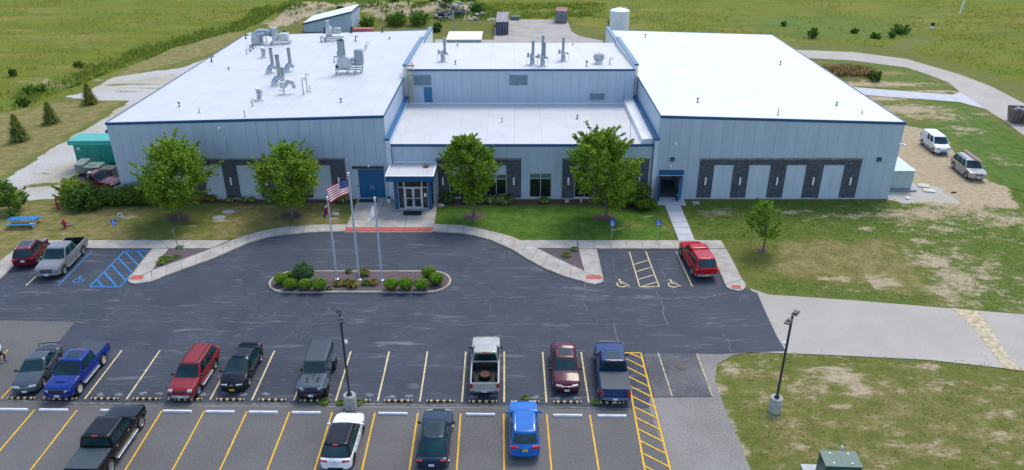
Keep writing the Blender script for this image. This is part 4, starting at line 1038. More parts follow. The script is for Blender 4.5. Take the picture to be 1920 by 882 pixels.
    if S.get('cladding'):
        for sg in (1, -1):
            for yw in (yfa, yra):
                q = MB(); A = []; 
                for a in np.linspace(-.12, math.pi+.12, 14): A.append((math.cos(a), math.sin(a)))
                i0 = q.pts([(sg*(hw-.035), yw+(Ra-.01)*cx, wr+(Ra-.01)*sx) for cx, sx in A]); i1 = q.pts([(sg*(hw+.02), yw+(Ra+.0)*cx, wr+(Ra)*sx) for cx, sx in A]); i2 = q.pts([(sg*(hw+.015), yw+(Ra+.07)*cx, wr+(Ra+.07)*sx) for cx, sx in A]); i3 = q.pts([(sg*(hw-.05), yw+(Ra+.09)*cx, wr+(Ra+.09)*sx) for cx, sx in A])
                for a_, b_ in ((i0, i1), (i1, i2), (i2, i3)):
                    for k in range(13): q.face((a_[k], a_[k+1], b_[k+1], b_[k]) if sg > 0 else (b_[k], b_[k+1], a_[k+1], a_[k]))
                q.build("wheel_arch", S['cladding'], root, True, 60)
    if S.get('tonneau'):
        MB().box(-hw+.10, hw-.10, bed[0]+.0, bed[1]-.02, belt+.005, belt+.055).build("tonneau_cover", VINYL, root, bevel=.03)
    if S.get('brake'):
        MB().box(-.16, .16, c['tr']-.03, c['tr']+.05, c['z1']-.02, c['z1']+.02).build("brake_light", TAIL, root)
    root['frame'] = 0.0
    return root, P, (yfa, yra, hw, wr, yF, yR)
def put(root, wheels=None, side=None, info=None, center=None, rz=None):
    """stand a vehicle so that the outer feet of the two wheels on one side fall on the two surveyed points"""
    if wheels:
        a, b = Vector(G(*wheels[0])[:2]), Vector(G(*wheels[1])[:2]); d = (a-b).normalized(); n = Vector((d.y, -d.x))   # right-hand side of the heading
        mid_ = (a+b)/2-n*(info[2]-.03)*(1 if side == 'R' else -1)
        mid_ -= d*(info[0]+info[1])/2
        rz = math.atan2(d.y, d.x)-math.pi/2
        root.location = (mid_.x, mid_.y, .03)
    else: root.location = (center[0], center[1], .03)
    root.rotation_euler = (0, 0, rz)
    del root['frame']
def lane(i, s, far=True):
    if far:
        t = (far_top(i)+far_top(i+1))/2; b = (far_bot(i)+far_bot(i+1))/2
    else: t = (near_top(i)+near_top(i+1))/2; b = t+ndir*5.6
    d = (t-b).normalized(); return t.lerp(b, s), math.atan2(d.y, d.x)-math.pi/2
def along(p, rz, dist): return p+Vector((-math.sin(rz), math.cos(rz)))*dist

def cabin(bf, br, tf, tr, z0, z1, bw, tw, **k): return dict(bf=bf, br=br, tf=tf, tr=tr, z0=z0, z1=z1, bw=bw, tw=tw, **k)
def pickup(L, W, H, wb, fo, cab_front, cab_rear, **k):
    """hood, cab and open bed; y values measured from the middle of the truck"""
    yF, yR = L/2, -L/2; belt = k.pop('belt', 1.15); hood = k.pop('hood', 1.13)
    S = dict(L=L, W=W, H=H, wb=wb, fo=fo, cat='pickup truck', r=.39, ww=.26, gc=.36, belt=belt, arch=.09,
             top=[(yR, belt), (cab_rear, belt), (cab_front-.1, belt), (cab_front+.05, hood+.03), (yF-.35, hood-.06), (yF-.05, hood-.16), (yF, hood-.2)],
             bed=(yR+.07, cab_rear-.05), bed_floor=.72, lamp_z=.86, lamp=(.20,.36), grille=(1.0,.28), grille_z=.84, tail_z=.93, tail=(.36,.2), bumper_z=.55, bumper_h=.2, bumper_out=.09, rt=.03, ft=.09,
             cab=cabin(cab_front, cab_rear, cab_front-.75, cab_rear+.14, belt, H, W/2-.06, W/2-.24, cr=.03), flank=.02, handles=(cab_front-.95, cab_rear+.35), rplate_z=.58, plate_z=.55, brake=True, rtail=1, spokes='six')
    S.update(k); return S
def wagon(L, W, H, wb, fo, **k):
    yF, yR = L/2, -L/2; belt = k.pop('belt', .98); hood = k.pop('hood', 1.0); cow = k.pop('cow', yF-1.15)
    S = dict(L=L, W=W, H=H, wb=wb, fo=fo, cat='suv', r=.35, gc=.26, belt=belt, top=[(yR, belt-.02), (cow-.1, belt), (cow+.05, hood), (yF-.3, hood-.10), (yF-.04, hood-.22), (yF, hood-.27)],
             cab=cabin(cow, yR+.16, cow-.80, yR+.52, belt, H, W/2-.06, W/2-.27, cr=.12), side=((.04,.33),(.37,.64),(.68,.92)), lamp_z=hood-.24, lamp=(.15,.40), grille_z=hood-.26, tail_z=belt-.10, bumper_z=.46, handles=(.25,-.65))
    S.update(k); return S
def saloon(L, W, H, wb, fo, **k):
    yF, yR = L/2, -L/2; belt = k.pop('belt', .90); hood = k.pop('hood', .92); deck = k.pop('deck', .98); cow = k.pop('cow', yF-1.2); rb = k.pop('rb', yR+.55)
    S = dict(L=L, W=W, H=H, wb=wb, fo=fo, cat='car', r=.32, gc=.19, belt=belt, top=[(yR, deck-.06), (yR+.05, deck), (rb, deck+.02), (rb+.25, belt+.04), (cow-.1, belt+.02), (cow+.08, hood), (yF-.4, hood-.12), (yF-.06, hood-.26), (yF, hood-.34)],
             cab=cabin(cow, rb, cow-.95, rb+.95, belt, H, W/2-.06, W/2-.29, cr=.12, cf=.18), side=((.14,.47),(.51,.83)), lamp_z=hood-.27, lamp=(.13,.44), grille=(.75,.10), grille_z=hood-.33, tail_z=deck-.16, tail=(.18,.36), bumper_z=.33, bumper_h=.12, bumper=k.get('paint'), handles=(.1,-.8))
    S.update(k); return S

# --- far row
r_, P_, I_ = vehicle("coupe_car", "slate grey coupe with a boot spoiler parked left of the bright blue pickup", saloon(4.58,1.74,1.41,2.62,.92, ft=.2, rt=.12, crown=.05, paint=paint("slate_grey_paint", (.055,.072,.09), .0), grille_bar=1, mirror=PLAST, belt=.92, deck=1.0, rb=-1.75), "vehicles parked in the far row")
MB().tube([(-.66,-2.08,1.0),(-.64,-2.12,1.17),(0,-2.19,1.2),(.64,-2.12,1.17),(.66,-2.08,1.0)], [.03,.045,.05,.045,.03], 6).build("spoiler", MATS["slate_grey_paint"], r_, True)
put(r_, ((81,731.5),(117.5,676)), 'L', I_)
r_, P_, I_ = vehicle("pickup_truck", "bright blue crew cab pickup with cream wheels and a hood scoop", pickup(5.39,1.89,1.80,3.24,.95, 1.30,-.92, paint=paint("royal_blue_paint", (.005,.024,.19)), rim=RIMC, tonneau=True, sunroof=True, grille_m=PLAST, grille_bar=0, bumper=MATS["royal_blue_paint"], bumper_out=.03, poke=.04, steps=STEEL, belt=1.10, hood=1.14, r=.40), "vehicles parked in the far row")
MB().cbox((0,1.75,1.17), (.62,.55,.09), rx=R(-3)).build("hood_scoop", MATS["royal_blue_paint"], r_, bevel=.04); MB().box(-.26,.26,2.02,2.035,1.145,1.195).build("scoop_opening", PLAST, r_)
put(r_, ((151,740),(197,683.5)), 'L', I_)
r_, P_, I_ = vehicle("suv_car", "faded red older boxy suv facing the camera in the far row", wagon(4.85,1.79,1.71,2.83,.85, paint=paint("faded_red_paint", (.225,.018,.026), .0, .4, .4), belt=1.06, hood=1.05, rails=PLAST, ribs=1, bumper=mat("pale_bumper", (.42,.42,.44), .5), bumper_h=.2, bumper_out=.05, lamp=(.2,.3), grille=(.75,.14), grille_mid=MATS["faded_red_paint"], mirror=PLAST, steps=STEEL, r=.36, flank=.02, gc=.3), "vehicles parked in the far row")
put(r_, ((376,739),(404.5,694)), 'L', I_)
r_, P_, I_ = vehicle("hatchback_car", "black hatchback with a yellow front plate right of the faded red suv", saloon(4.56,1.77,1.48,2.70,.95, paint=paint("black_blue_paint", (.003,.005,.009)), plate=PLATEY, belt=.95, hood=.98, deck=1.10, cow=1.35, rb=-1.95, cab=cabin(1.45,-2.05,.25,-1.0,.95,1.46,.83,.54,cr=.2,cf=.28,zc=.06), ft=.24, rt=.16, crown=.06, bumper=PLAST, lamp=(.09,.42)), "vehicles parked in the far row")
MB().cbox((0,2.27,.66),(.16,.03,.10)).build("badge", CHROME, r_, bevel=.02)
put(r_, ((468.5,724.5),(491.5,677.5)), 'L', I_)
# boxy off-roader
GREYJ = paint("anvil_grey_paint", (.058,.08,.102), .0, .35)
r_, P_, I_ = vehicle("offroad_car", "grey boxy off-roader with a flat hardtop, slotted grille and hood vents", dict(L=4.55,W=1.66,H=1.86,wb=2.98,fo=.62,cat='suv',r=.42,ww=.28,gc=.42,belt=1.12,arch=.10,paint=GREYJ,poke=.12,ft=.10,rt=.0,crown=.02,flank=.01,
    top=[(-2.275,1.12),(.78,1.12),(.9,1.17),(2.0,1.12),(2.2,1.10),(2.275,1.06)], cab=cabin(.80,-2.22,.42,-2.16,1.12,1.84,.77,.70,cf=.05,cr=.02,zc=.02), side=((.03,.36),(.40,.70),(.74,.96)), roofpaint=mat("hardtop_grey", (.036,.053,.070), .5), ribs=1,
    lamp=(.2,.2), lamp_z=.98, grille=(.86,.30), grille_z=.95, grille_m=GREYJ, bumper=PLAST, bumper_z=.62, bumper_h=.22, bumper_out=.22, plate_z=.60, rim=RIMD, spokes='six', tail=(.24,.14), tail_z=1.0, mirror=PLAST, handles=(.1,-.85), handle_m=PLAST, rplate_z=.8), "vehicles parked in the far row")
for k in range(7): MB().box(-.37+k*.107,-.31+k*.107,2.28,2.296,.83,1.07).build("grille_slot", PLAST, r_)
for sg in (1,-1):
    MB().lathe([(.10,0),(.115,.03),(.09,.06)],12,'X',c=(0,0,0)).build("round_headlight", LENS, r_, True, loc=(sg*.54,2.275,.98)).rotation_euler = (0,0,R(90))
    for yw in (1.655,-1.325): MB().prism([(sg*.80,yw-.58),(sg*.98,yw-.5),(sg*.98,yw+.5),(sg*.78,yw+.62)],.90,.97).build("fender", GREYJ if yw > 0 else GREYJ, r_, bevel=.03)
    MB().cbox((sg*.34,1.55,1.165),(.16,.5,.03),rz=R(8*sg)).build("hood_vent", PLAST, r_)
    MB().box(sg*.32-.04,sg*.32+.04,2.49,2.53,.63,.72).build("tow_hook", mat("tow_red",(.5,.02,.02),.5), r_)
MB().box(-.02,.02,.92,1.5,1.2,1.21).build("wiper", PLAST, r_)
put(r_, ((613,738),(626,693.5)), 'L', I_)
# silver pickup with spare tyre
SILV = paint("warm_silver_paint", (.42,.40,.37), .1)
p, rz = lane(9, .5)
r_, P_, I_ = vehicle("pickup_truck", "silver pickup with a spare wheel lying in its open bed", pickup(5.75,1.98,1.86,3.55,.95, 1.30,-.55, paint=SILV, ribs=1, bumper=CHROME, mirror=PLAST, hood=1.12, belt=1.18, bed_floor=.62), "vehicles parked in the far row")
put(r_, center=along(Vector(G(909,748)[:2]), rz, 2.9+.05), rz=rz)
sp = empty("spare_wheel", (*along(Vector(r_.location[:2]), rz, -1.55), .70), 0, "spare wheel with a rusty rim lying in the bed of the silver pickup", "spare wheel")
tm, rm, bk = wheel_mesh(.40,.26,mat("rusty_rim",(.23,.075,.03),.8,var=.4,scale=9),'six')
o = link("tyre", tm, sp, (0,0,.13), (0,-math.pi/2,0)); link("rim", rm, sp, (0,0,.13), (0,-math.pi/2,0))
for sg in (1,-1): MB().box(*sorted((sg*.70,sg*.83)),-1.95,-1.25,.63,.86).build("wheel_house", LINER, r_, bevel=.06)
# maroon saloon
MAR = paint("maroon_paint", (.078,.007,.020), .0)
p, rz = lane(11, .5)
r_, P_, I_ = vehicle("saloon_car", "maroon saloon with a sunroof facing the camera right of the empty stall", saloon(4.68,1.82,1.45,2.74,.95, ft=.22, rt=.15, crown=.06, paint=MAR, sunroof=True, grille=(.9,.11), grille_bar=1, amber=0), "vehicles parked in the far row")
put(r_, center=along(Vector(G(1063,741)[:2]), rz, 2.34), rz=rz+math.pi)
# blue pickup at the hatch
NAVY = paint("deep_blue_paint", (.004,.028,.115))
r_, P_, I_ = vehicle("pickup_truck", "dark blue pickup with a grey bed cover beside the yellow hatching", pickup(5.81,2.01,1.93,3.70,.95, 1.25,-.85, paint=NAVY, tonneau=True, sunroof=True, bumper=mat("blue_grey_bumper",(.10,.15,.22),.4), mirror=PLAST, hood=1.16, belt=1.2, tail=(.40,.22)), "vehicles parked in the far row")
MB().box(-.05,.05,-3.25,-2.95,.42,.48).ball((0,-3.22,.53),.05,8).build("tow_hitch", STEEL, r_)
put(r_, ((1114.5,671),(1123,747.5)), 'L', I_)
# --- near row
BLK = paint("gloss_black_paint", (.003,.0045,.007))
r_, P_, I_ = vehicle("pickup_truck", "big black crew cab pickup with a vinyl bed cover, pulled in at an angle", pickup(5.95,2.05,1.92,3.80,.98, 1.50,-1.15, paint=BLK, tonneau=True, ribs=1, steps=STEEL, bumper=PLAST, belt=1.20, hood=1.19, r=.41, mirror=PLAST, handle_m=CHROME), "vehicles parked in the near row")
put(r_, ((267.5,803),(212,885)), 'R', I_)
WHT = paint("gloss_white_paint", (.78,.79,.80))
r_, P_, I_ = vehicle("suv_car", "white suv with a black roof parked nose to the lamp post base", wagon(4.42,1.84,1.65,2.64,.90, paint=WHT, roofpaint=BLK, cabpaint=BLK, side=((.03,.34),(.38,.66),(.70,.90)), rt=.12, ft=.2, tail=(.12,.42), tail_z=.90, bumper=PLAST, bumper_z=.38, bumper_h=.16, rim=RIMD, rplate_z=.72, brake=True, mirror=WHT, belt=1.0, hood=1.02), "vehicles parked in the near row")
MB().box(-.10,.10,-2.215,-2.20,.86,.89).build("badge", PLAST, r_)
put(r_, ((682.5,811.5),(665,870)), 'R', I_)
INK = paint("ink_blue_paint", (.008,.024,.05))
p, rz = lane(9, .5, False)
r_, P_, I_ = vehicle("crossover_car", "ink blue crossover with a full glass roof, right of the white suv", wagon(4.71,1.88,1.61,2.98,.86, paint=INK, roofpaint=CGLASS, belt=1.0, hood=1.0, rt=.12, ft=.2, cab=cabin(1.05,-2.2,.30,-1.25,1.0,1.6,.86,.60,cr=.16,cf=.2), side=((.05,.40),(.44,.80)), tail=(.10,.34), tail_z=.92, rplate_z=.62, bumper=PLAST, bumper_z=.36), "vehicles parked in the near row")
put(r_, ((849,806),(842,867)), 'R', I_)
AZU = paint("azure_blue_paint", (.006,.13,.46))
p, rz = lane(11, .5, False)
r_, P_, I_ = vehicle("suv_car", "azure blue suv with its tail to the camera in the near row", wagon(4.50,1.85,1.67,2.70,.90, paint=AZU, rails=CHROME, rt=.10, ft=.2, tail=(.16,.46), tail_z=.95, rplate=PLATEY, rplate_z=.78, bumper=AZU, bumper_z=.42, bumper_h=.22, belt=1.0, hood=1.02), "vehicles parked in the near row")
MB().lathe([(.07,0),(.07,.02)],12,'X').build("badge", CHROME, r_, loc=(0,-2.262,.93)).rotation_euler = (0,0,R(-90))
put(r_, center=along(Vector(G(984.5,865)[:2]), rz, 2.25), rz=rz)
# --- far left pair
r_, P_, I_ = vehicle("suv_car", "dark red compact suv parked left of the silver crew cab pickup", wagon(4.42,1.81,1.66,2.64,.90, paint=paint("wine_red_paint", (.105,.006,.017)), rails=STEEL, bumper=MATS["wine_red_paint"], rplate_z=.78, tail=(.2,.26), sunroof=True, belt=1.0), "vehicles parked at the left walk")
put(r_, ((94,465),(70.5,500.5)), 'R', I_)
r_, P_, I_ = vehicle("pickup_truck", "silver crew cab pickup with an open bed beside the blue striped stall", pickup(5.85,2.0,1.92,3.65,.98, 1.45,-.85, paint=paint("grey_silver_paint", (.195,.20,.21), .1), bumper=CHROME, amber=0, grille_mid=CHROME, steps=CHROME, belt=1.2, hood=1.18, bed_floor=.62, r=.40, spokes='steel'), "vehicles parked at the left walk")
put(r_, ((120.5,518.5),(161,475.5)), 'L', I_)
# --- red pickup with cap
r_, P_, I_ = vehicle("pickup_truck", "bright red pickup with a red bed cap parked by the right hand walk", pickup(5.5,1.95,1.84,3.52,.92, 1.35,-.45, paint=paint("bright_red_paint", (.44,.004,.012)), ribs=1, bumper=mat("grey_bumper",(.20,.22,.25),.4), rplate=PLATEY, belt=1.14, hood=1.13, mirror=PLAST, bed_floor=.8,
     cap=cabin(-.50,-2.62,-.56,-2.30,1.14,1.87,.88,.72,cf=.02,cr=.05)), "vehicles")
del r_['group']
put(r_, ((1274.5,479),(1297.5,519)), 'L', I_)
# --- right hand gravel
r_, P_, I_ = vehicle("cargo_van", "small white cargo van parked on the gravel behind the silver suv", dict(L=4.75,W=1.83,H=1.88,wb=3.05,fo=.92,cat='van',r=.33,gc=.24,belt=1.12,paint=WHT,ft=.16,rt=.03,top=[(-2.375,1.12),(1.45,1.12),(1.6,1.06),(2.1,.92),(2.33,.74),(2.375,.66)],
     cab=cabin(1.55,-2.34,.75,-2.2,1.12,1.86,.86,.72,cr=.04,cf=.2), side=((.72,.95),(.50,.66)), rearglass=True, lamp=(.22,.36), lamp_z=.82, grille=(.8,.14), grille_z=.60, grille_bar=1, bumper=PLAST, bumper_z=.36, bumper_h=.18, tail=(.5,.14), tail_z=1.1, mirror=WHT, handles=(.6,), handle_m=PLAST, rim=RIM, plate=mat("plate_blue",(.08,.08,.35),.5)), "vehicles on the gravel")
for sg in (1,-1): MB().box(*sorted((sg*.90,sg*.93)),-1.0,.95,.42,.50).build("side_moulding", PLAST, r_)
put(r_, ((1748.5,288.5),(1725.5,270.5)), 'R', I_)
r_, P_, I_ = vehicle("suv_car", "silver suv with a red ladder strapped to its roof on the gravel", wagon(5.1,1.90,1.80,3.1,.95, paint=paint("champagne_silver_paint", (.36,.345,.32), .3), belt=1.08, hood=1.08, rails=PLAST, amber=1, lamp=(.18,.34), grille=(.8,.2), bumper=mat("tan_grey_bumper",(.22,.21,.195),.5), bumper_h=.22, lower=MATS["tan_grey_bumper"], steps=STEEL, r=.37, gc=.3, grille_bar=1), "vehicles on the gravel")
put(r_, ((1810,336),(1784.7,315.5)), 'R', I_)
ld = empty("ladder", (*along(Vector(r_.location[:2]), r_.rotation_euler[2], -.55), 1.93), r_.rotation_euler[2], "red and white extension ladder tied on the roof of the silver suv", "ladder")
LRED = mat("ladder_red", (.45,.05,.05), .5)
for x in (-.62,-.22): MB().box(x-.03,x+.03,-2.0,2.0,-.02,.07).build("ladder_rail", LRED, ld)
for k in range(13): MB().box(-.59,-.25,-1.9+k*.31,-1.86+k*.31,.0,.05).build("rung", WHITEP, ld)
# --- maroon truck behind the hedge
r_, P_, I_ = vehicle("pickup_truck", "maroon pickup with a rack behind its cab, half hidden by the hedge", pickup(5.6,2.0,1.95,3.5,.92, 1.25,-.35, paint=paint("dark_maroon_paint", (.13,.010,.022)), bumper=CHROME, grille_bar=1, belt=1.18, hood=1.18, side=((.10,.85),), r=.40, bed_floor=.85), "vehicles"); del r_['group']
MB().box(-.85,.85,-.55,-.48,1.95,2.05).box(-.85,-.78,-.55,-.48,1.1,1.95).box(.78,.85,-.55,-.48,1.1,1.95).build("bed_rack", PLAST, r_)
MB().box(-.9,-.45,-1.3,-.7,1.16,1.55).build("tool_box", WHITEP, r_, bevel=.03)
c_ = G(196,348); put(r_, center=(-45.1,75.5), rz=R(-103))
# --- car mostly outside the left edge
r_, P_, I_ = vehicle("saloon_car", "grey car whose tail just shows at the left edge behind the person", saloon(4.6,1.78,1.44,2.7,.93, paint=paint("light_grey_paint", (.33,.35,.38), .3)), "vehicles parked in the far row")
p, rz = lane(-4, .5); put(r_, center=(p.x+.32, p.y+.30), rz=rz+math.pi)
# ---------------------------------------------------------------- rooftop equipment
GALV = mat("bright_ductwork", (.40,.44,.48), .36, metal=.85, var=.25, scale=3)
GALVD = mat("weathered_stack", (.30,.33,.355), .45, metal=.6, var=.2, scale=3)
PIPEB = mat("black_vent_pipe", (.03,.03,.034), .5)
PIPEG = mat("grey_vent_pipe", (.36,.37,.39), .5)
FANP = mat("fan_housing_paint", (.50,.515,.52), .5)
def roof_at(px, py, which):
    z = {'L':8.65,'R':8.6,'U':9.85,'M':5.93}[which]
    for _ in range(6):
        p = G(px, py, z)
        z = {'L':zl(p.x)-.03,'R':zr(p.x)-.03,'U':10.0-1.1*(p.y-87.66)/19.34,'M':5.93}[which]
    return G(px, py, z)
def gooseneck(base, top, m, r, label, group=None, which='L', hook=1):
    p = roof_at(*base, which); h = V(*top, p.y).z-p.z
    t = tag(MB().tube([(0,0,0),(0,0,h-.16),(.05*hook,0,h-.04),(.17*hook,0,h),(.29*hook,0,h-.05),(.33*hook,0,h-.2)], r, 7).lathe([(r*2.2,0),(r*1.2,.12)], 8).build("vent_pipe", m, None, True), label, "vent pipe", group)
    t.location = p; return t
GP = "gooseneck vent pipes on the left roof"
for base, top, m, r, lab in (
    ((397,116),(397,105),PIPEB,.085,"black gooseneck vent pipe at the left edge of the left roof, halfway back"),
    ((461,72.5),(460,65),PIPEB,.085,"black gooseneck vent pipe at the far left corner of the left roof"),
    ((463,102),(459,92),PIPEG,.06,"pale gooseneck vent pipe, leftmost of the four in a row near the duct elbow"),
    ((469.6,96.5),(466,87),PIPEB,.075,"dark gooseneck vent pipe, second from the left of the four near the duct elbow"),
    ((474.7,92.5),(471.5,83.5),PIPEB,.075,"dark gooseneck vent pipe, third from the left of the four near the duct elbow"),
    ((479,88.5),(474,79.5),PIPEG,.06,"pale gooseneck vent pipe, rightmost of the four, in front of the duct elbow"),
    ((500,80),(498,57),PIPEB,.05,"tall dark gooseneck pipe standing between the duct elbow and its fan"),
    ((531.5,63),(530,57.5),PIPEB,.085,"black gooseneck vent pipe at the back edge behind the far left fan"),
    ((602.5,78.5),(599,69),PIPEB,.07,"dark gooseneck vent pipe left of the stack near the back of the left roof"),
    ((609,62.5),(609,52.5),PIPEB,.14,"thick black gooseneck pipe at the back edge in front of the shed, left one"),
    ((658.5,61.5),(659,51),PIPEB,.14,"thick black gooseneck pipe at the back edge in front of the shed, right one"),
    ((666.7,77.5),(667,68),PIPEB,.07,"dark gooseneck vent pipe behind the big blower"),
    ((717,60.5),(717,52),PIPEB,.085,"black gooseneck vent pipe at the back edge near the right end of the left roof"),
    ((684.6,95),(684.5,84.5),PIPEG,.05,"thin pale gooseneck pipe right of the big blower, nearer one of two"),
    ((687.5,91),(687.5,80),PIPEG,.05,"thin pale gooseneck pipe right of the big blower, farther one of two"),
    ((633,106.5),(631.5,96.5),PIPEB,.05,"thin dark gooseneck pipe just left of the big blower stack, farther one"),
    ((627,117),(624,106),PIPEB,.05,"thin dark gooseneck pipe left of the big blower stack, nearer one"),
    ((569.5,178),(566.5,147),PIPEG,.055,"tall thin gooseneck pipe in the middle of the left roof, nearer of the tall pair"),
    ((576.5,172),(574.5,138.5),PIPEG,.055,"tall thin gooseneck pipe in the middle of the left roof, farther of the tall pair"),
    ((473.5,199.5),(472.5,186),PIPEG,.055,"short gooseneck pipe at the front left of the left roof beside an elbow vent")):
    gooseneck(base, top, m, r, lab, GP)
gooseneck((1143,121),(1141,108.5), PIPEG, .06, "grey gooseneck pipe beside the round white ventilator on the middle roof", None, 'U')
def stub(base, top, which, label, r=.05, cap=True, m=PIPEG):
    p = roof_at(*base, which); h = V(*top, p.y).z-p.z
    mb = MB().lathe([(.16,0),(.09,.06),(r,.10),(r,h*.7)], 10)
    if cap: mb.lathe([(r*1.2,h*.66),(.13,h*.8),(.15,h),(.05,h+.04)], 10)
    else: mb.lathe([(r,h*.7),(r,h)], 8)
    o = mb.build("roof_vent", [m if not cap else mat("dark_vent_cap", (.09,.10,.11), .5)], None, True); o.location = p
    return tag(o, label, "roof vent", "small vents on the white roofs")
for base, top, wh, lab, cap in (
    ((639.5,192),(639.5,185),'L',"small dark capped vent near the front right of the left roof",1),((730.5,74),(730.5,69.5),'L',"small capped vent near the back right of the left roof",1),
    ((429,131),(429,126.5),'L',"small capped vent near the left edge of the left roof, halfway back",1),((336.5,200),(336.5,192),'L',"small capped vent near the left edge of the left roof, toward the front",1),
    ((374,212),(373,203),'L',"thin bare pipe at the front of the left roof, left of the other",0),((459.5,220),(459.5,207),'L',"thin bare pipe at the front of the left roof above the leafy tree",0),((582,173),(580.5,159),'L',"short stub pipe right of the tall thin pair on the left roof",0),
    ((1210,70),(1210,64),'R',"small capped vent at the far left of the right roof",1),((1308,192),(1308,184),'R',"small capped vent near the front left of the right roof",1),((1463,121.5),(1463,115),'R',"small capped vent in the middle right of the right roof",1),((1568.5,198),(1568.5,191.5),'R',"small capped vent near the front right of the right roof",1),
    ((1458.5,216),(1460,202),'R',"thin bare pipe at the front edge of the right roof",0),((1616,213),(1614,207),'R',"thin short pipe near the front right corner of the right roof",0),
    ((858,88),(858,83),'U',"small capped vent at the back left of the middle roof",1),((854,121),(854,114.5),'U',"small capped vent at the front left of the middle roof",1),((1074,86.5),(1074,82),'U',"small capped vent at the back right of the middle roof",1),((1100,125),(1100,114.5),'U',"small capped vent near the front right of the middle roof",1),
    ((1082.5,223),(1082.5,216),'M',"small dark capped vent on the low front roof behind a tree",1),((941.5,229.5),(941.5,221),'M',"thin bare pipe on the low front roof",0)):
    stub(base, top, wh, lab, cap=bool(cap), r=.05)
def elbow_vent(base, label, s=1.0, which='L'):
    p = roof_at(*base, which); t = empty("elbow_vent", p, R(20), label, "roof vent", "galvanised elbow vents on the left roof")
    MB().box(-.42*s,.42*s,-.42*s,.42*s,0,.16*s).build("curb", WHITE, t)
    MB().tube([(0,0,.16*s),(0,0,.55*s),(.06*s,0,.75*s),(.2*s,0,.95*s),(.02*s,-.05,1.15*s),(-.25*s,-.1*s,1.12*s)], [.26*s,.26*s,.27*s,.27*s,.26*s,.27*s], 12).build("elbow", GALV, t, True)
elbow_vent((494.8,108), "shiny elbow vent near the row of goosenecks on the left roof"); elbow_vent((487,188), "shiny elbow vent near the front left of the left roof")
def stack(base, jbase, top, label, r=.20):
    """a curved shiny elbow from a roof curb into a vertical stack"""
    p = roof_at(*base, 'L'); h = V(*top, p.y+.3).z-p.z; ox = (V(*jbase, p.y+.3)-p).x; oz = max(.9, V(*jbase, p.y+.3).z-p.z)
    t = empty("exhaust_stack", p, 0, label, "exhaust stack", "exhaust stacks on the left roof")
    MB().box(-.42,.42,-.42,.42,0,.12).build("curb", WHITE, t)
    MB().tube([(-.05,0,.10),(-.10,0,.35),(.0,.05,oz*.55),(ox*.45,.15,oz*.85),(ox*.85,.25,oz*.98),(ox,.3,oz*1.22)], [.36,.34,.33,.31,.28,.24], 14).build("elbow", GALV, t, True)
    MB().lathe([(r,oz*1.15),(r,h)], 14, c=(ox,.3,0)).lathe([(r+.03,h-.12),(r+.03,h)], 14, c=(ox,.3,0)).build("flue", GALVD, t, True)
    MB().cbox((ox+.30,.2,oz*.75),(.3,.35,.4)).box(ox+.32,ox+.36,.2,.24,0,oz*.6).build("fan_motor", GALV, t, bevel=.05)
stack((506,137.5),(512,129),(511.5,91), "leftmost of three tall exhaust stacks on shiny elbows"); stack((539,135),(545,127),(541.5,90.5), "rightmost of three tall exhaust stacks on shiny elbows"); stack((516,160),(525,150),(523,103.5), "nearest of three tall exhaust stacks on shiny elbows", .23)
p = roof_at(531,153,'L'); t = empty("exhaust_flue", p, 0, "short straight flue standing behind the boxed fan on the left roof", "exhaust flue"); h = V(527,127.5,p.y).z-p.z
MB().lathe([(.34,0),(.34,.1),(.22,.14),(.22,h)],14).build("flue", GALVD, t, True); MB().lathe([(.26,h-.1),(.26,h)],14).build("flue_collar", GALVD, t)
p = roof_at(533,176,'L'); t = empty("boxed_fan", p, 0, "small boxed roof fan on an angled leg with a shiny elbow", "roof fan")
t.scale = (.7,.7,.8); MB().cbox((0,0,1.25),(.85,.8,.85)).build("fan_box", FANP, t, bevel=.04); MB().tube([(.4,0,1.3),(.9,.1,1.7),(1.35,.15,1.65),(1.6,.1,1.2),(1.75,.05,.75)],[.3,.32,.33,.3,.26],12).build("elbow", GALV, t, True); MB().box(-.06,.06,-.06,.06,0,.9).cbox((-.3,0,.42),(.9,.1,.08)).build("stand", GALVD, t)
# big blower
p = roof_at(648,137,'L'); t = empty("blower_fan", p, 0, "big blower with a fat leaning stack and a steel inlet box", "roof fan")
h = V(638,75.5,p.y).z-p.z
MB().lathe([(.46,1.9),(.43,h)],18,c=(-.25,0,0)).build("flue", mat("blue_grey_stack",(.27,.33,.37),.4,metal=.4), t, True); MB().lathe([(.47,h-.18),(.47,h)],18,c=(-.25,0,0)).build("flue_collar", GALVD, t)
q = MB(); pr = [(math.cos(a)*(.75+.25*a/6.3), 1.35+math.sin(a)*(.75+.25*a/6.3)) for a in np.linspace(.2,6.2,18)]
n0 = q.pts([(x,-.42,z) for x,z in pr]); n1 = q.pts([(x,.42,z) for x,z in pr]); q.face(n0); q.face(n1[::-1])
for k in range(18): q.face((n0[k],n1[k],n1[(k+1)%18],n0[(k+1)%18]))
q.build("scroll_housing", FANP, t)
MB().lathe([(.35,0),(.5,.25),(.5,.6)],14,'X',c=(.7,0,1.4)).build("inlet_cone", GALV, t, True); MB().cbox((1.75,.25,1.85),(1.0,1.0,1.9)).build("inlet_box", mat("blue_grey_stack",(.27,.33,.37)), t, bevel=.12)
fr = MB()
for x in (-1.0,.3,1.2,2.0): fr.box(x-.05,x+.05,-.6,-.5,0,.62).box(x-.05,x+.05,.5,.6,0,.62)
fr.box(-1.1,2.1,-.62,-.5,.5,.62).box(-1.1,2.1,.5,.62,.5,.62); fr.build("base_frame", GALVD, t); MB().cbox((-.75,-.1,.82),(.7,.5,.4)).build("motor", PIPEB, t, bevel=.05)
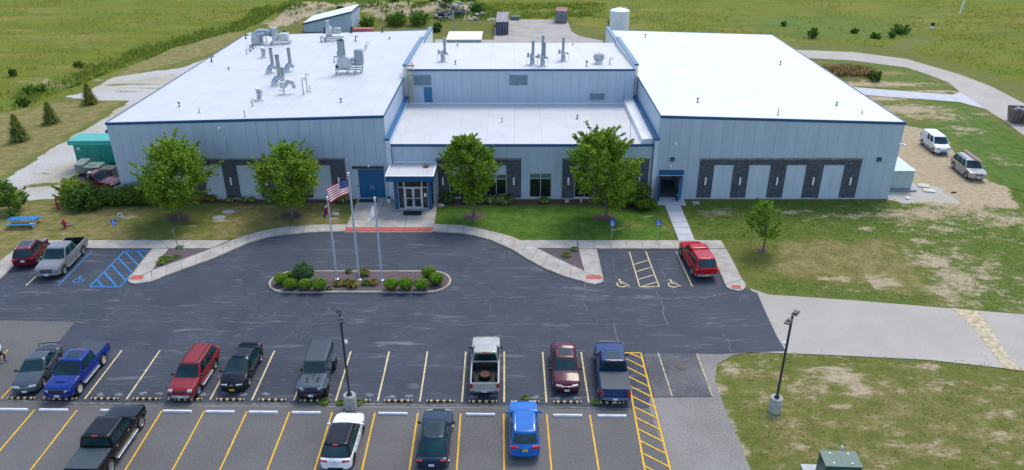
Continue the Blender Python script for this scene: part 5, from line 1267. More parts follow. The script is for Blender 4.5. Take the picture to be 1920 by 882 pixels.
# far left duct run and fan
p = roof_at(520,82.5,'L'); t = empty("duct_fan", p, 0, "long duct with a big elbow feeding a square fan at the far left roof corner", "roof fan"); e = roof_at(482,82,'L')-p
MB().box(e.x-.9,e.x+.9,e.y-.8,e.y+.8,.0,.12).build("curb", WHITE, t)
MB().tube([(e.x-.1,e.y,.1),(e.x-.1,e.y,.8),(e.x,e.y,1.7),(e.x+.6,e.y,2.35),(e.x+1.5,e.y,2.4)],[.95,.95,.95,.9,.75],14).build("elbow", GALV, t, True)
MB().tube([(e.x+1.3,e.y,2.4),(-.6,0,2.2)],[.72,.62],14).build("duct", mat("blue_grey_stack",(.27,.33,.37)), t, True)
MB().lathe([(.62,-.45),(.85,-.4),(.85,.4),(.62,.45)],18,'X',c=(-.1,0,1.6)).build("scroll_housing", FANP, t, True); MB().cbox((1.25,0,1.6),(1.3,1.3,1.5)).build("fan_box", FANP, t, bevel=.05)
h = (V(513,52,p.y).z-p.z)/.64; t.scale = (.92,.8,.64)
MB().lathe([(.62,2.2),(.60,h)],16,c=(-.25,0,0)).build("flue", GALV, t, True); MB().box(-1.0,2.1,-.8,-.7,.35,.5).box(-1.0,2.1,.7,.8,.35,.5).box(-.9,-.8,-.7,.7,0,.5).box(1.9,2.0,-.7,.7,0,.5).build("base_frame", GALVD, t)
p = roof_at(620,76,'L'); t = empty("blower_fan", p, 0, "tall square stack on a blower near the back of the left roof", "roof fan"); h = V(615.5,39,p.y).z-p.z
MB().lathe([(.36,1.4),(.34,h)],16,c=(-.2,0,0)).build("flue", GALV, t, True); MB().lathe([(.5,-.4),(.75,-.35),(.75,.35),(.5,.4)],16,'X',c=(-.1,0,1.3)).build("scroll_housing", FANP, t, True); MB().cbox((1.1,.2,1.35),(.9,.8,.8)).tube([(.4,0,1.2),(.9,.1,1.3)],.3,10).build("inlet_box", GALV, t, bevel=.1); MB().box(-.9,1.8,-.7,-.6,.3,.45).box(-.9,1.8,.6,.7,.3,.45).box(-.8,-.7,-.6,.6,0,.45).box(1.5,1.6,-.6,.6,0,.45).build("base_frame", GALVD, t)
# slim laboratory exhausts on the middle roof
def lab_fan(base, tops, label):
    p = roof_at(*base,'U'); t = empty("lab_exhaust", p, 0, label, "exhaust stack", "slim exhaust fans on the middle roof")
    MB().box(-.5,.5,-.5,.5,0,.14).build("curb", WHITE, t)
    for k, tp in enumerate(tops):
        top = V(*tp, p.y)-p; MB().lathe([(.17,.9),(.17,top.z)],12,c=(top.x,.3*k,0)).build("flue", mat("blue_grey_stack",(.27,.33,.37)), t, True)
    MB().lathe([(.3,.1),(.3,.5),(.22,.7),(.22,1.2)],12).build("fan_throat", GALV, t, True); MB().lathe([(.3,-.22),(.46,-.2),(.46,.2),(.3,.22)],14,'X',c=(-.05,-.05,1.0)).build("scroll_housing", GALV, t, True)
    MB().cbox((-.5,0,1.2),(.26,.3,.5)).build("motor", GALVD, t, bevel=.05); MB().cbox((.48,0,1.0),(.24,.3,.25)).build("junction_box", GALVD, t, bevel=.05); MB().box(-.68,-.64,-.04,.04,0,1.0).box(.60,.64,-.04,.04,0,1.0).cbox((0,-.05,.95),(1.3,.05,.05)).build("stand", GALV, t)
lab_fan((998,122),[(999.5,76)],"slim exhaust stack, left of the three near the middle of the centre roof"); lab_fan((1017.5,124),[(1021,79),(1018.5,67.5)],"twin slim exhaust stacks in the middle of the centre roof"); lab_fan((1056,115),[(1056.7,70)],"slim exhaust stack, right of the twin stacks on the centre roof"); lab_fan((831,116),[(833,71)],"slim exhaust stack standing alone at the left of the centre roof")
p = roof_at(1122.5,119.5,'U'); t = empty("round_ventilator", p, 0, "round white turbine ventilator on the centre roof", "roof vent")
MB().lathe([(.55,0),(.55,.35),(.42,.45)],16).build("curb", WHITE, t, True); q = MB()
for k in range(12):
    a = 2*math.pi*k/12; q.tube([(math.cos(a)*.45,math.sin(a)*.45,.42),(math.cos(a+.2)*.74,math.sin(a+.2)*.74,.85),(math.cos(a+.4)*.62,math.sin(a+.4)*.62,1.25),(math.cos(a+.5)*.15,math.sin(a+.5)*.15,1.42)],.11,6)
t.scale = (.85,.85,.85); q.build("turbine_vane", FANP, t, True); MB().ball((0,0,.9),(.6,.6,.5),12).build("turbine_core", WHITEP, t, True)
t = tag(MB().cbox((0,0,.06),(.7,.35,.12)).build("walkway_block", mat("brown_block",(.10,.05,.045),.8)), "small brown block lying on the centre roof beside the ladder cage", "block"); t.location = roof_at(771,124.5,'U')

# ---------------------------------------------------------------- yard at the back
def W2(mb, name, m, parent, **k): return mb.build(name, m, parent, **k)
sx0, sx1, sy = -44.0, -33.9, 161.0
t = empty("storage_shed", (sx0, sy, 0), 0, "grey shed with a steep mono-pitch white roof and blue trim behind the plant", "shed")
mb = MB(); hexa(mb, [(0,0,0),(10.1,0,0),(10.1,9,0),(0,9,0),(0,0,1.6),(10.1,0,4.0),(10.1,9,4.0),(0,9,1.6)]); mb.build("wall", PANEL, t)
hexa(MB(), [(-.2,-.2,1.6),(10.3,-.2,4.05),(10.3,9.2,4.05),(-.2,9.2,1.6),(-.2,-.2,1.8),(10.3,-.2,4.25),(10.3,9.2,4.25),(-.2,9.2,1.8)]).build("roof", WHITE, t); hexa(MB(), [(-.25,-.27,1.5),(10.35,-.27,3.97),(10.35,-.21,3.97),(-.25,-.21,1.5),(-.25,-.27,1.83),(10.35,-.27,4.28),(10.35,-.21,4.28),(-.25,-.21,1.83)]).box(10.31,10.37,-.2,9.2,3.95,4.28).build("trim", BLUE, t)
t = empty("loading_canopy", (-12.3, 138, 0), 0, "low white flat roofed annex just behind the centre roof", "annex")
MB().box(.1,6.3,.1,7.4,0,2.95).build("wall", PANEL, t); MB().box(0,6.4,0,7.5,2.95,3.12).build("roof", WHITE, t)
t = tag(MB().cyl((0,0,0),(0,0,4.2),.16,.16,10).cyl((0,0,4.2),(0,0,4.4),.22,.22,10).build("vent_stack", GALV, None, True), "lone steel vent stack standing behind the white annex", "vent stack"); t.location = G(851,62)
t = tag(MB().box(-2.3,2.3,-.7,.7,.3,.72).box(-2.3,2.3,-.7,-.6,0,.3).box(-2.3,2.3,.6,.7,0,.3).build("red_trailer", mat("pink_red_paint",(.55,.16,.16),.6)), "flat reddish deck showing over the back edge of the left roof", "trailer"); t.location = G(679,59.5)
def container(px, py, Lc, label, top, side, rz=0.0):
    p = G(px, py); t = empty("shipping_container", p, rz, label, "shipping container", "shipping containers on the concrete yard")
    mb = MB().box(0,2.44,0,Lc,.12,2.56)
    mb.build("body", side, t)
    q = MB(); 
    for k in range(int(Lc/.28)): q.box(-.035,0,.15+k*.28,.29+k*.28,.25,2.45).box(2.44,2.475,.15+k*.28,.29+k*.28,.25,2.45)
    for k in range(int(2.2/.28)): q.box(.14+k*.28,.28+k*.28,-.03,0,.3,2.42)
    stuff(q.build("corrugation", side, t)); MB().box(-.04,2.48,-.04,Lc+.04,2.56,2.60).build("roof", top, t)
    q = MB()
    for x in (-.05,2.37):
        for y in (-.05,Lc-.07): q.box(x,x+.12,y,y+.12,0,2.62)
    q.build("corner_post", side, t)
    for x0 in (.04,1.24):
        d = MB().box(x0,x0+1.16,-.06,-.031,.16,2.5).build("door", side, t); MB().box(x0+.3,x0+.34,-.10,-.06,.2,2.5).box(x0+.8,x0+.84,-.10,-.06,.2,2.5).build("lock_rod", STEEL, d)
container(930.5,65.5,11.5,"long rusty blue shipping container at the left of the concrete yard",mat("rusty_roof",(.26,.19,.20),.8,col2=(.33,.30,.34),scale=1.2),mat("rusty_blue_paint",(.02,.06,.17),.7,col2=(.10,.07,.08),scale=1.4))
container(1041.5,43.5,4.8,"short grey shipping container with a rust red roof at the back of the yard",mat("rust_red_roof",(.30,.08,.09),.85,col2=(.36,.22,.22),scale=1.0),mat("grey_container",(.16,.19,.20),.7,col2=(.22,.21,.20),scale=1.2), R(-6))
t = empty("storage_tank", (21.6,158.2,0), 0, "white round storage tank with a domed top behind the right roof", "tank")
MB().lathe([(1.95,0),(1.95,4.7),(1.99,4.72),(1.99,4.82),(1.7,5.0),(.9,5.25),(.3,5.32)],28).build("shell", WHITEP, t, True); MB().lathe([(.28,5.3),(.28,5.5),(.2,5.52)],12).box(1.0,1.3,-.15,.15,5.1,5.4).build("hatch", WHITEP, t)
for z in (1.2,2.4,3.6): MB().lathe([(1.965,z),(1.985,z+.04),(1.965,z+.08)],28).build("hoop", WHITEP, t)
t = empty("pallet_stack", G(966,37.5), 0, "grey green covered pallet at the back left of the concrete yard", "pallet"); MB().box(-1.0,1.0,-.6,.6,.15,.85).build("cover", mat("tarp_green",(.12,.17,.13),.7), t, bevel=.12); MB().box(-1.1,1.1,-.65,.65,0,.14).build("pallet", mat("grey_wood",(.3,.27,.23),.9), t)
t = tag(MB().box(-.8,.8,-.5,.5,0,.5).cbox((.2,0,.6),(.7,.6,.3)).build("debris_pile", mat("pale_debris",(.5,.52,.55),.7)), "pale pile of sheet metal beside the rusty blue container", "scrap"); t.location = G(921,41)

# ---------------------------------------------------------------- left side plant
TEAL = mat("teal_generator_paint", (.0,.215,.165), .42, var=.10, scale=1)
t = empty("generator", (-49.95,81.0,0), 0, "big teal standby generator enclosure with louvred end beside the building", "generator")
gw_, gd, gh_ = 4.6, 2.6, 3.5
MB().box(-.15,gw_+.15,-.15,gd+.15,0,.10).build("plinth", CONC2, t); MB().box(0,.75,.02,gd,.1,.9).box(gw_-.9,gw_,.02,gd,.1,.9).build("fuel_skid", BLACK, t)
MB().box(.75,gw_-.9,.1,gd-.1,.1,.85).build("fuel_tank", TEAL, t)
MB().box(0,gw_,0,gd,.88,gh_).build("enclosure", TEAL, t, bevel=.03); hexa(MB(), [(-.5,-.06,3.02),(gw_+.02,-.06,3.02),(gw_+.02,gd+.06,3.02),(-.5,gd+.06,3.02),(-.5,-.06,3.52),(gw_+.02,-.06,3.56),(gw_+.02,gd+.06,3.56),(-.5,gd+.06,3.52)]).build("roof", mat("teal_roof_paint",(.03,.36,.30),.4), t)
for k in range(3): d = MB().box(.15+k*1.45,1.5+k*1.45,-.03,0,.95,2.6).build("door", TEAL, t); MB().box(1.3+k*1.45,1.36+k*1.45,-.06,-.03,1.6,1.8).build("handle", BLACK, d)
for k in range(6): hexa(MB(), [(gw_,.3,1.05+k*.36),(gw_+.18,.3,1.05+k*.36),(gw_+.18,gd-.3,1.05+k*.36),(gw_,gd-.3,1.05+k*.36),(gw_,.3,1.3+k*.36),(gw_+.02,.3,1.3+k*.36),(gw_+.02,gd-.3,1.3+k*.36),(gw_,gd-.3,1.3+k*.36)]).build("louver_hood", TEAL, t)
q = MB(); A = [(.62+.26*math.cos(R(a)), 2.62+.16*math.sin(R(a))+.02*math.cos(R(a))) for a in range(40,325,25)]
Bq = [(.62+.13*math.cos(R(a)), 2.62+.07*math.sin(R(a))) for a in range(40,325,25)]
n0 = q.pts([(x,-.075,z) for x,z in A]); n1 = q.pts([(x,-.075,z) for x,z in Bq])
for k in range(len(A)-1): q.face((n0[k],n0[k+1],n1[k+1],n1[k]))
q.build("logo_emblem", WHITEP, t)
t = empty("chiller_unit", (-48.9,86.3,0), 0, "low dark grey chiller with panelled top behind the teal generator", "chiller")
MB().box(0,8.3,0,2.8,.3,3.0).build("cabinet", mat("chiller_navy",(.07,.09,.125),.5), t)
for k in range(3): MB().box(2.2+k*2.0,4.1+k*2.0,.1,2.7,3.0,3.08).build("top_panel", mat("chiller_grey",(.27,.30,.34),.5), t)
MB().box(.15,2.05,.15,2.65,3.0,3.05).build("fan_grille", BLACK, t); MB().box(-.05,8.35,-.05,2.85,0,.3).build("base_frame", BLACK, t)
SAGE = mat("sage_green_paint", (.19,.245,.20), .5, var=.1); SAGED = mat("dark_sage_paint", (.085,.105,.085), .5)
t = empty("switchgear", (-48.25,77.5,0), 0, "sage green switchgear cabinets stepped in height in front of the generator", "switchgear")
MB().box(0,.95,0,1.6,0,1.9).build("cabinet", SAGE, t, bevel=.02); hexa(MB(), [(-.06,-.06,1.9),(1.0,-.06,1.9),(1.0,1.7,1.9),(-.06,1.7,1.9),(-.06,-.06,1.96),(1.0,-.06,1.96),(1.0,1.7,2.1),(-.06,1.7,2.1)]).build("lid", SAGE, t)
MB().box(1.0,2.6,-.1,1.5,0,1.65).build("cabinet", SAGE, t, bevel=.02); MB().box(.98,2.65,-.16,1.55,1.65,1.72).box(1.35,2.0,.4,1.1,1.72,1.8).build("lid", SAGE, t); MB().box(2.75,4.2,-.35,1.1,0,1.55).build("transformer_tank", SAGED, t, bevel=.02)
for k in range(6): MB().box(2.8+k*.23,2.88+k*.23,-.62,-.35,.2,1.4).build("cooling_fin", SAGED, t)
MB().box(-.4,4.4,-.8,1.8,-.02,.09).build("plinth", CONC2, t)

# ---------------------------------------------------------------- right side plant
MINT = mat("pale_grey_green_paint", (.34,.43,.42), .5, var=.08)
t = empty("air_handler", (39.75,74.95,0), 0, "pale packaged air conditioning unit against the right end wall", "air conditioner")
MB().box(-.2,3.3,-.35,4.6,0,.16).build("plinth", mat("steel_skid",(.22,.25,.28),.5), t); MB().box(.35,2.85,0,4.2,.2,2.2).build("cabinet", MINT, t, bevel=.03)
for k in range(3): MB().box(.25,2.95,-.1+k*1.45,1.31+k*1.45,2.2,2.28).build("top_panel", mat("pale_top_panel",(.52,.60,.60),.45), t)
MB().lathe([(.55,2.28),(.55,2.42),(.5,2.42)],18,c=(1.0,3.4,0)).build("fan_ring", GALVD, t); MB().box(.6,1.9,-.03,0,.4,1.95).box(2.0,2.7,-.03,0,1.2,1.75).build("access_panel", MINT, t); MB().box(.0,.35,.2,3.8,.5,1.9).build("return_duct", FANP, t)
for px, py, lab in ((1731,349,"pale flat access cover on the gravel, left one near the air conditioner"),(1741.5,358,"pale flat access cover on the gravel, right one nearer the camera")):
    t = tag(MB().cbox((0,0,.05),(1.15,.95,.1),R(-16)).build("access_cover", mat("cream_cover",(.52,.50,.40),.8)), lab, "access cover"); t.location = G(px,py)
def junk(px, py, d, m, name, lab, cat):
    t = tag(MB().cbox((0,0,d[2]/2),d,R(10)).build(name, m, bevel=.03), lab, cat); p = G(px,py); t.location = (p.x,p.y,gz(p.x,p.y)); return t
junk(1788,361.5,(.55,.2,.12),BLACK,"black_offcut","small black scrap lying on the gravel right of the covers","scrap"); junk(1701.5,373,(.45,.3,.2),WHITEP,"white_block","small white block at the corner of the right end wall","block")
junk(1304,381.5,(.75,.55,.16),mat("vault_grey",(.33,.34,.36),.8),"utility_box","grey ground box in the straw patch right of the door landing","ground box")
junk(1063,379,(.35,.3,.4),mat("meter_grey",(.38,.39,.41),.6),"meter_box","grey meter box in the mulch below the middle block pier","meter box"); junk(1089.5,379.5,(.12,.12,.35),WHITEP,"white_stub","white stub post in the mulch left of the big right tree","post")
for px, py, lab in ((411,410,"grey manhole cover in the bare patch of the dry lawn, nearer one"),(428,399,"pale concrete pad in the bare patch of the dry lawn, farther one")):
    t = tag(MB().lathe([(.62,0),(.62,.06),(.5,.075),(.1,.075)],8).build("manhole_cover", mat("vault_grey",(.33,.34,.36))), lab, "manhole cover"); p = G(px,py); t.location = (p.x,p.y,gz(p.x,p.y)); t.scale = (1.1,.75,1)
# skips at the right edge
p = G(1880,224); t = empty("dumpster", (67.3,98.2,0), R(-14), "rust stained open dumpster heaped with white scrap at the right edge", "dumpster")
RUST = mat("rust_streaked_steel", (.22,.215,.20), .8, col2=(.16,.085,.055), scale=1.6, stretch=(1,1,.4)); 
def trough(name, m, parent, L_, W_, H_):
    q = MB(); o_ = [(-.1,.25,0),(L_-.3,0,0)]
    hexa(q, [(0,.3,.1),(L_,.3,.1),(L_,W_-.3,.1),(0,W_-.3,.1),(0,.3,.2),(L_,.3,.2),(L_,W_-.3,.2),(0,W_-.3,.2)])
    for y0, y1, yt0, yt1 in ((.3,.36,0,.06),(W_-.36,W_-.3,W_-.06,W_)): hexa(q, [(0,y0,.1),(L_,y0,.1),(L_,y1,.1),(0,y1,.1),(-.3,yt0,H_),(L_+.3,yt0,H_),(L_+.3,yt1,H_),(-.3,yt1,H_)])
    for x0, xt in ((0,-.3),(L_,L_+.3)): hexa(q, [(x0-.03,.3,.1),(x0+.03,.3,.1),(x0+.03,W_-.3,.1),(x0-.03,W_-.3,.1),(xt-.03,.02,H_),(xt+.03,.02,H_),(xt+.03,W_-.02,H_),(xt-.03,W_-.02,H_)])
    return q.build(name, m, parent)
trough("skip_body", RUST, t, 4.2, 2.4, 1.9)
q = MB()
for k in range(9): q.box(.1+k*.48,.18+k*.48,-.06,.32,.3,1.8)
q.build("side_rib", RUST, t)
for k in range(10):
    o = MB().cbox((0,0,0),(random.uniform(.5,1.3),random.uniform(.3,.8),random.uniform(.1,.4))).build("scrap_load", mat("white_scrap",(.6,.64,.68),.6) if k % 3 else mat("brown_scrap",(.16,.06,.05),.8), t)
    o.location = (random.uniform(.6,3.8),random.uniform(.6,1.8),random.uniform(1.55,2.05)); o.rotation_euler = (random.uniform(-.5,.5),random.uniform(-.5,.5),random.uniform(0,3))
MB().box(.1,4.1,.4,2.0,.2,1.55).build("scrap_fill", mat("brown_scrap",(.16,.06,.05)), t)
t = empty("green_bin", (66.4,92.2,0), R(-8), "green waste bin just showing at the right edge", "waste bin"); MB().box(0,2.0,0,1.6,.1,1.4).build("bin_body", mat("bin_green",(.01,.26,.05),.5), t, bevel=.05); MB().box(-.05,2.05,-.05,1.65,1.4,1.5).build("lid", mat("bin_green",(.01,.26,.05)), t)
# green pad transformer at the bottom
DG = mat("dark_green_enamel", (.010,.058,.045), .4, var=.1); DGL = mat("green_lid_enamel", (.014,.085,.066), .4, var=.12)
t = empty("pad_transformer", (17.35,32.05,0), R(-3), "dark green pad mounted utility box with a two leaf lid at the bottom edge", "utility box")
MB().box(0,2.0,0,1.15,.1,1.35).build("cabinet", DG, t, bevel=.02)
for x in (0,1.01): o = hexa(MB(), [(x-.03,-.06,1.35),(x+1.02,-.06,1.35),(x+1.02,1.2,1.35),(x-.03,1.2,1.35),(x-.03,-.06,1.42),(x+1.02,-.06,1.42),(x+1.02,1.2,1.46),(x-.03,1.2,1.46)]).build("lid", DGL, t, bevel=.015); MB().lathe([(.05,0),(.05,.03)],8,c=(x+.5,.95,1.455)).lathe([(.05,0),(.05,.03)],8,c=(x+.5,.2,1.43)).build("lid_bolt", STEEL, o)
MB().box(-.75,2.3,-1.2,1.5,-.02,.1).build("plinth", CONC2, t); MB().lathe([(.07,0),(.07,1.55),(.03,1.6)],10,c=(1.35,1.45,0)).build("marker_post", WHITEP, t)
# ---------------------------------------------------------------- flagpoles and flags
POLE = mat("flagpole_paint", (.50,.56,.64), .35, metal=.3, var=.05)
fpos = [(-14.91,55.37,7.25),(-13.01,55.28,9.35),(-11.10,55.19,7.3)]
for (x, y, h), lab in zip(fpos, ("left flagpole of the three on the island, with a drooping dark flag","tall middle flagpole of the three on the island, with the striped flag","right flagpole of the three on the island, with a white flag")):
    t = empty("flagpole", (x, y, .1), 0, lab, "flagpole", "flagpoles on the planted island")
    MB().lathe([(.095 if h > 8 else .075,0),(.09 if h > 8 else .07,h*.5),(.05,h)],12).build("pole", POLE, t, True); MB().lathe([(.2,0),(.18,.06),(.1,.1)],12).build("flash_collar", POLE, t); MB().lathe([(.10,h),(.10,h+.06),(.03,h+.08),(.03,h+.14)],10).ball((0,0,h+.22),.11,10).build("finial", mat("finial_silver",(.7,.7,.72),.2,metal=.8), t, True)
    MB().cyl((.07,-.05,1.1),(.10,-.05,1.3),.03,.03,6).build("cleat", STEEL, t); MB().tube([(.10,-.05,1.2),(.075,-.03,h)],.008,4).build("halyard", WHITEP, t)
def cloth(n, c):
    m, nt, b = base_mat(n); f = _ramp(nt, _noise(nt, _coords(nt), 3), .3, .7); col = _mix(nt, f, tuple(x*.93 for x in c), c); nt.links.new(col, b.inputs["Base Color"]); b.inputs["Roughness"].default_value = .8
    tr = nt.nodes.new("ShaderNodeBsdfTranslucent"); nt.links.new(col, tr.inputs[0]); mx = nt.nodes.new("ShaderNodeMixShader"); mx.inputs[0].default_value = .45
    nt.links.new(b.outputs[0], mx.inputs[1]); nt.links.new(tr.outputs[0], mx.inputs[2]); nt.links.new(mx.outputs[0], [k for k in nt.nodes if k.type == 'OUTPUT_MATERIAL'][0].inputs[0]); MATS[n] = m; return m
FR, FW, FB = cloth("flag_red",(.50,.006,.02)), cloth("flag_white",(.84,.85,.87)), cloth("flag_blue",(.010,.024,.17))
x, y, h = fpos[1]
mb = MB(); nu, nv = 30, 26; Hh, Lf = 1.18, 1.95
def fpt(i, j):
    u, v = i/nu*Lf, j/nv*Hh
    sag = .30*u+.05*u*u; w_ = .16*math.sin(u*4.6+.5+v*.9)*min(1, u/.3)
    return (x-.09-u*.86+.05*v*u, y-.03-w_-.10*u, h-.14-v-sag*(.85+.12*v)+.05*math.sin(u*5.2+v)*min(1, u))
idx = {(i, j): mb.pts([fpt(i, j)])[0] for i in range(nu+1) for j in range(nv+1)}
for i in range(nu):
    for j in range(nv):
        canton = i < nu*.42 and j < 14; mb.cur = 2 if canton else (0 if (j//2) % 2 == 0 else 1); mb.face((idx[i,j],idx[i,j+1],idx[i+1,j+1],idx[i+1,j]))
fl = tag(mb.build("flag", [FR, FW, FB], None, True), "red and white striped flag with a starred blue canton on the middle pole", "flag")
st = MB()
for r_i in range(9):
    for c_i in range(6 if r_i % 2 == 0 else 5):
        fi = (c_i+ (.6 if r_i % 2 == 0 else 1.1))*nu*.42/6.4; fj = (r_i+.8)*14/9.4; c0 = Vector(fpt(fi, fj)); ux = (Vector(fpt(fi+.1, fj))-c0).normalized(); vx = (Vector(fpt(fi, fj+.1))-c0).normalized(); nn = ux.cross(vx).normalized()
        for sd_ in (-1, 1):
            ps = [c0+nn*.008*sd_+(ux*math.cos(a)+vx*math.sin(a))*(.042 if k % 2 == 0 else .017) for k, a in enumerate(np.linspace(-math.pi/2, 1.5*math.pi, 11)[:-1])]; st.poly(ps)
st.build("stars", FW, fl)
x, y, h = fpos[2]; mb = MB(); nu, nv = 10, 16
def wpt(i, j):
    u, v = i/nu, j/nv; return (x-.10-.02-u*(.16+.55*v*v**.3)+.05*math.sin(u*9+v*3)*v, y-.05-.09*math.sin(u*8+v*2), h-.22-v*(.98+.45*u)-u*.22)
idx = {(i, j): mb.pts([wpt(i, j)])[0] for i in range(nu+1) for j in range(nv+1)}
for i in range(nu):
    for j in range(nv): mb.face((idx[i,j],idx[i,j+1],idx[i+1,j+1],idx[i+1,j]))
f2 = tag(mb.build("flag", FW, None, True), "limp white flag with a small dark emblem on the right pole", "flag")
em = MB()
for a0, a1, b0, b1 in ((5.0,6.1,9.2,10.4),(5.9,7.4,10.1,11.6),(4.6,5.6,10.6,12.0)):
    for sgn in (-1,):
        c4 = [Vector(wpt(*q)) for q in ((a0,b0),(a0+.2,b1),(a1,b1),(a1,b0))]; nn = (c4[1]-c4[0]).cross(c4[2]-c4[0]).normalized()
        for s_ in (-.012,.012): em.poly([p_+nn*s_ for p_ in c4])
em.build("emblem", mat("emblem_navy",(.05,.07,.13),.8), f2)
x, y, h = fpos[0]; mb = MB()
def dpt(i, j): u, v = i/8, j/14; return (x-.09-u*(.10+.30*v)+.03*math.sin(u*10+v*4), y-.05-.10*math.sin(u*9+v), h-.25-v*(.95+.25*u)-.1*u)
idx = {(i, j): mb.pts([dpt(i, j)])[0] for i in range(9) for j in range(15)}
for i in range(8):
    for j in range(14): mb.cur = 0 if (i < 3 and j > 2) else (1 if i in (3,) or j < 2 else 2); mb.face((idx[i,j],idx[i,j+1],idx[i+1,j+1],idx[i+1,j]))
tag(mb.build("flag", [FR, FW, FB], None, True), "limp furled red and blue flag hanging on the left pole", "flag")
# ---------------------------------------------------------------- lamp posts
LB = mat("lamp_bronze", (.022,.028,.038), .45); BASEC = mat("cast_concrete", (.36,.345,.31), .85, var=.15, scale=3, bump=.2)
for (x, y), rz, lab, cs in (((-10.51,38.74), R(20), "lamp post with twin heads on a round concrete base in the parking lot", 1), ((16.70,38.5), R(-38), "lamp post with twin heads on a round concrete base in the grass at right", -1)):
    t = empty("lamp_post", (x, y, 0), rz, lab, "lamp post")
    MB().lathe([(.40,-.1),(.40,1.0),(.37,1.05)],22).build("concrete_base", BASEC, t, True); MB().box(-.16,.16,-.16,.16,1.05,1.10).box(-.11,.11,-.11,.11,1.10,1.22).build("base_plate", LB, t); MB().box(-.062,.062,-.062,.062,1.2,7.15).build("pole", LB, t)
    for sg in (1,-1):
        MB().box(-.03,.03,*sorted((sg*.05,sg*.32)),6.98,7.05).build("arm", LB, t)
        hd = MB().cbox((0,sg*.62,7.03),(.34,.62,.09)).cbox((0,sg*.52,7.10),(.22,.30,.07)).build("lamp_head", LB, t, bevel=.02); MB().cbox((0,sg*.66,6.98),(.26,.42,.012)).build("lens", mat("lamp_lens_blue",(.16,.22,.30),.2), hd)
    MB().lathe([(.10,5.0),(.10,5.12),(.06,5.2)],10,c=(cs*.17,-.05,0)).box(*sorted((cs*.06,cs*.17)),-.08,-.03,5.12,5.17).build("camera_dome", WHITEP, t)
# ---------------------------------------------------------------- signs and lawn furniture
SIGNB = mat("sign_blue", (.008,.12,.55), .4)
def access_sign(px, py, top, lab, rz=0.0):
    p = G(px, py); z0 = gz(p.x, p.y); h = V(*top, p.y).z-z0
    t = empty("accessible_sign", (p.x, p.y, z0), rz, lab, "sign", "accessible parking signs")
    MB().box(-.025,.025,-.02,.02,0,h-.05).build("post", STEEL, t); pl = MB().box(-.21,.21,-.04,-.022,h-.56,h).build("sign_plate", SIGNB, t)
    q = MB(); Y_ = -.043
    def bar(a, b, wd):
        a, b = Vector((a[0],0,a[1])), Vector((b[0],0,b[1])); d_ = (b-a).normalized(); n_ = Vector((-d_.z,0,d_.x))*wd/2; q.poly([(p_.x,Y_,p_.z) for p_ in (a-n_,b-n_,b+n_,a+n_)])
    cz = h-.25; q.poly([(-.03+.04*math.cos(a),Y_,cz+.17+.04*math.sin(a)) for a in np.linspace(0,2*math.pi,9)[:-1]]); bar((-.03,cz+.12),(-.01,cz-.02),.045); bar((-.01,cz-.02),(.09,cz-.02),.035); bar((.09,cz-.02),(.13,cz-.13),.035)
    an = np.linspace(R(120),R(330),9)
    for a, b in zip(an, an[1:]): bar((-.01+.12*math.cos(a),cz-.06+.12*math.sin(a)),(-.01+.12*math.cos(b),cz-.06+.12*math.sin(b)),.03)
    bar((-.12,h-.47),(.12,h-.47),.05); q.build("symbol", WHITEP, pl)
access_sign(1146.5,450.5,(1149,413),"blue accessible parking sign, left one before the right hand stalls"); access_sign(1231.5,452,(1234,412.5),"blue accessible parking sign, right one before the right hand stalls"); access_sign(221.5,448.5,(211.5,411.5),"blue accessible parking sign behind the blue striped stall", R(25))
p = G(228,413); t = empty("arrow_sign", (p.x,p.y,gz(p.x,p.y)), R(8), "small white marker sign with black marks in the dry lawn", "sign"); MB().box(-.02,.02,-.02,.02,0,.5).build("post", STEEL, t); MB().box(-.22,.22,-.03,-.02,.28,.72).build("sign_plate", WHITEP, t); MB().box(-.12,-.02,-.04,-.031,.36,.62).box(.04,.14,-.04,-.031,.48,.64).box(.02,.16,-.04,-.031,.36,.42).build("sign_mark", BLACK, t)
PB = mat("picnic_blue", (.008,.19,.47), .5, var=.12, scale=6)
t = empty("picnic_table", (-47.4,66.0,gz(-47.4,66)), R(3), "blue slatted picnic table with two benches on the dry lawn", "picnic table")
for k in range(6): MB().box(-1.35,1.35,-.42+k*.141,-.29+k*.141,.72,.765).build("plank", PB, t)
for sg in (1,-1):
    for k in range(2): MB().box(-1.35,1.35,*sorted((sg*(.66+k*.15),sg*(.79+k*.15))),.42,.46).build("bench_plank", PB, t)
for x in (-.95,.95): MB().tube([(x,-.75,0),(x,-.30,.72)],.03,6).tube([(x,.75,0),(x,.30,.72)],.03,6).tube([(x,-.92,.4),(x,.92,.4)],.03,6).build("frame", BLACK, t)
p = G(64.5,428); t = empty("bucket", (p.x,p.y,gz(p.x,p.y)), 0, "grey white bucket at the right end of the picnic table", "bucket"); MB().lathe([(.19,0),(.25,.48),(.27,.5)],14).build("pail", mat("bucket_grey",(.5,.5,.5),.6), t, True); MB().tube([(.25,0,.45),(.0,.05,.62),(-.25,0,.45)],.012,5).build("handle", STEEL, t)
HR = mat("hydrant_red", (.36,.015,.035), .45)
p = G(123,429.5); t = empty("fire_hydrant", (p.x,p.y,gz(p.x,p.y)), R(12), "red fire hydrant on the dry lawn right of the picnic table", "fire hydrant")
MB().lathe([(.20,0),(.20,.06),(.14,.08),(.13,.62),(.18,.64),(.18,.70),(.14,.72),(.12,.84),(.06,.93),(.04,.94),(.04,1.0)],14).build("barrel", HR, t, True); MB().cyl((-.25,0,.52),(.25,0,.52),.07,.07,10).cyl((0,0,.5),(0,-.26,.5),.09,.09,10).build("outlet_cap", HR, t); MB().lathe([(.3,-.02),(.3,.05)],12).build("collar", mat("earth_ring",(.15,.11,.08),.9), t)
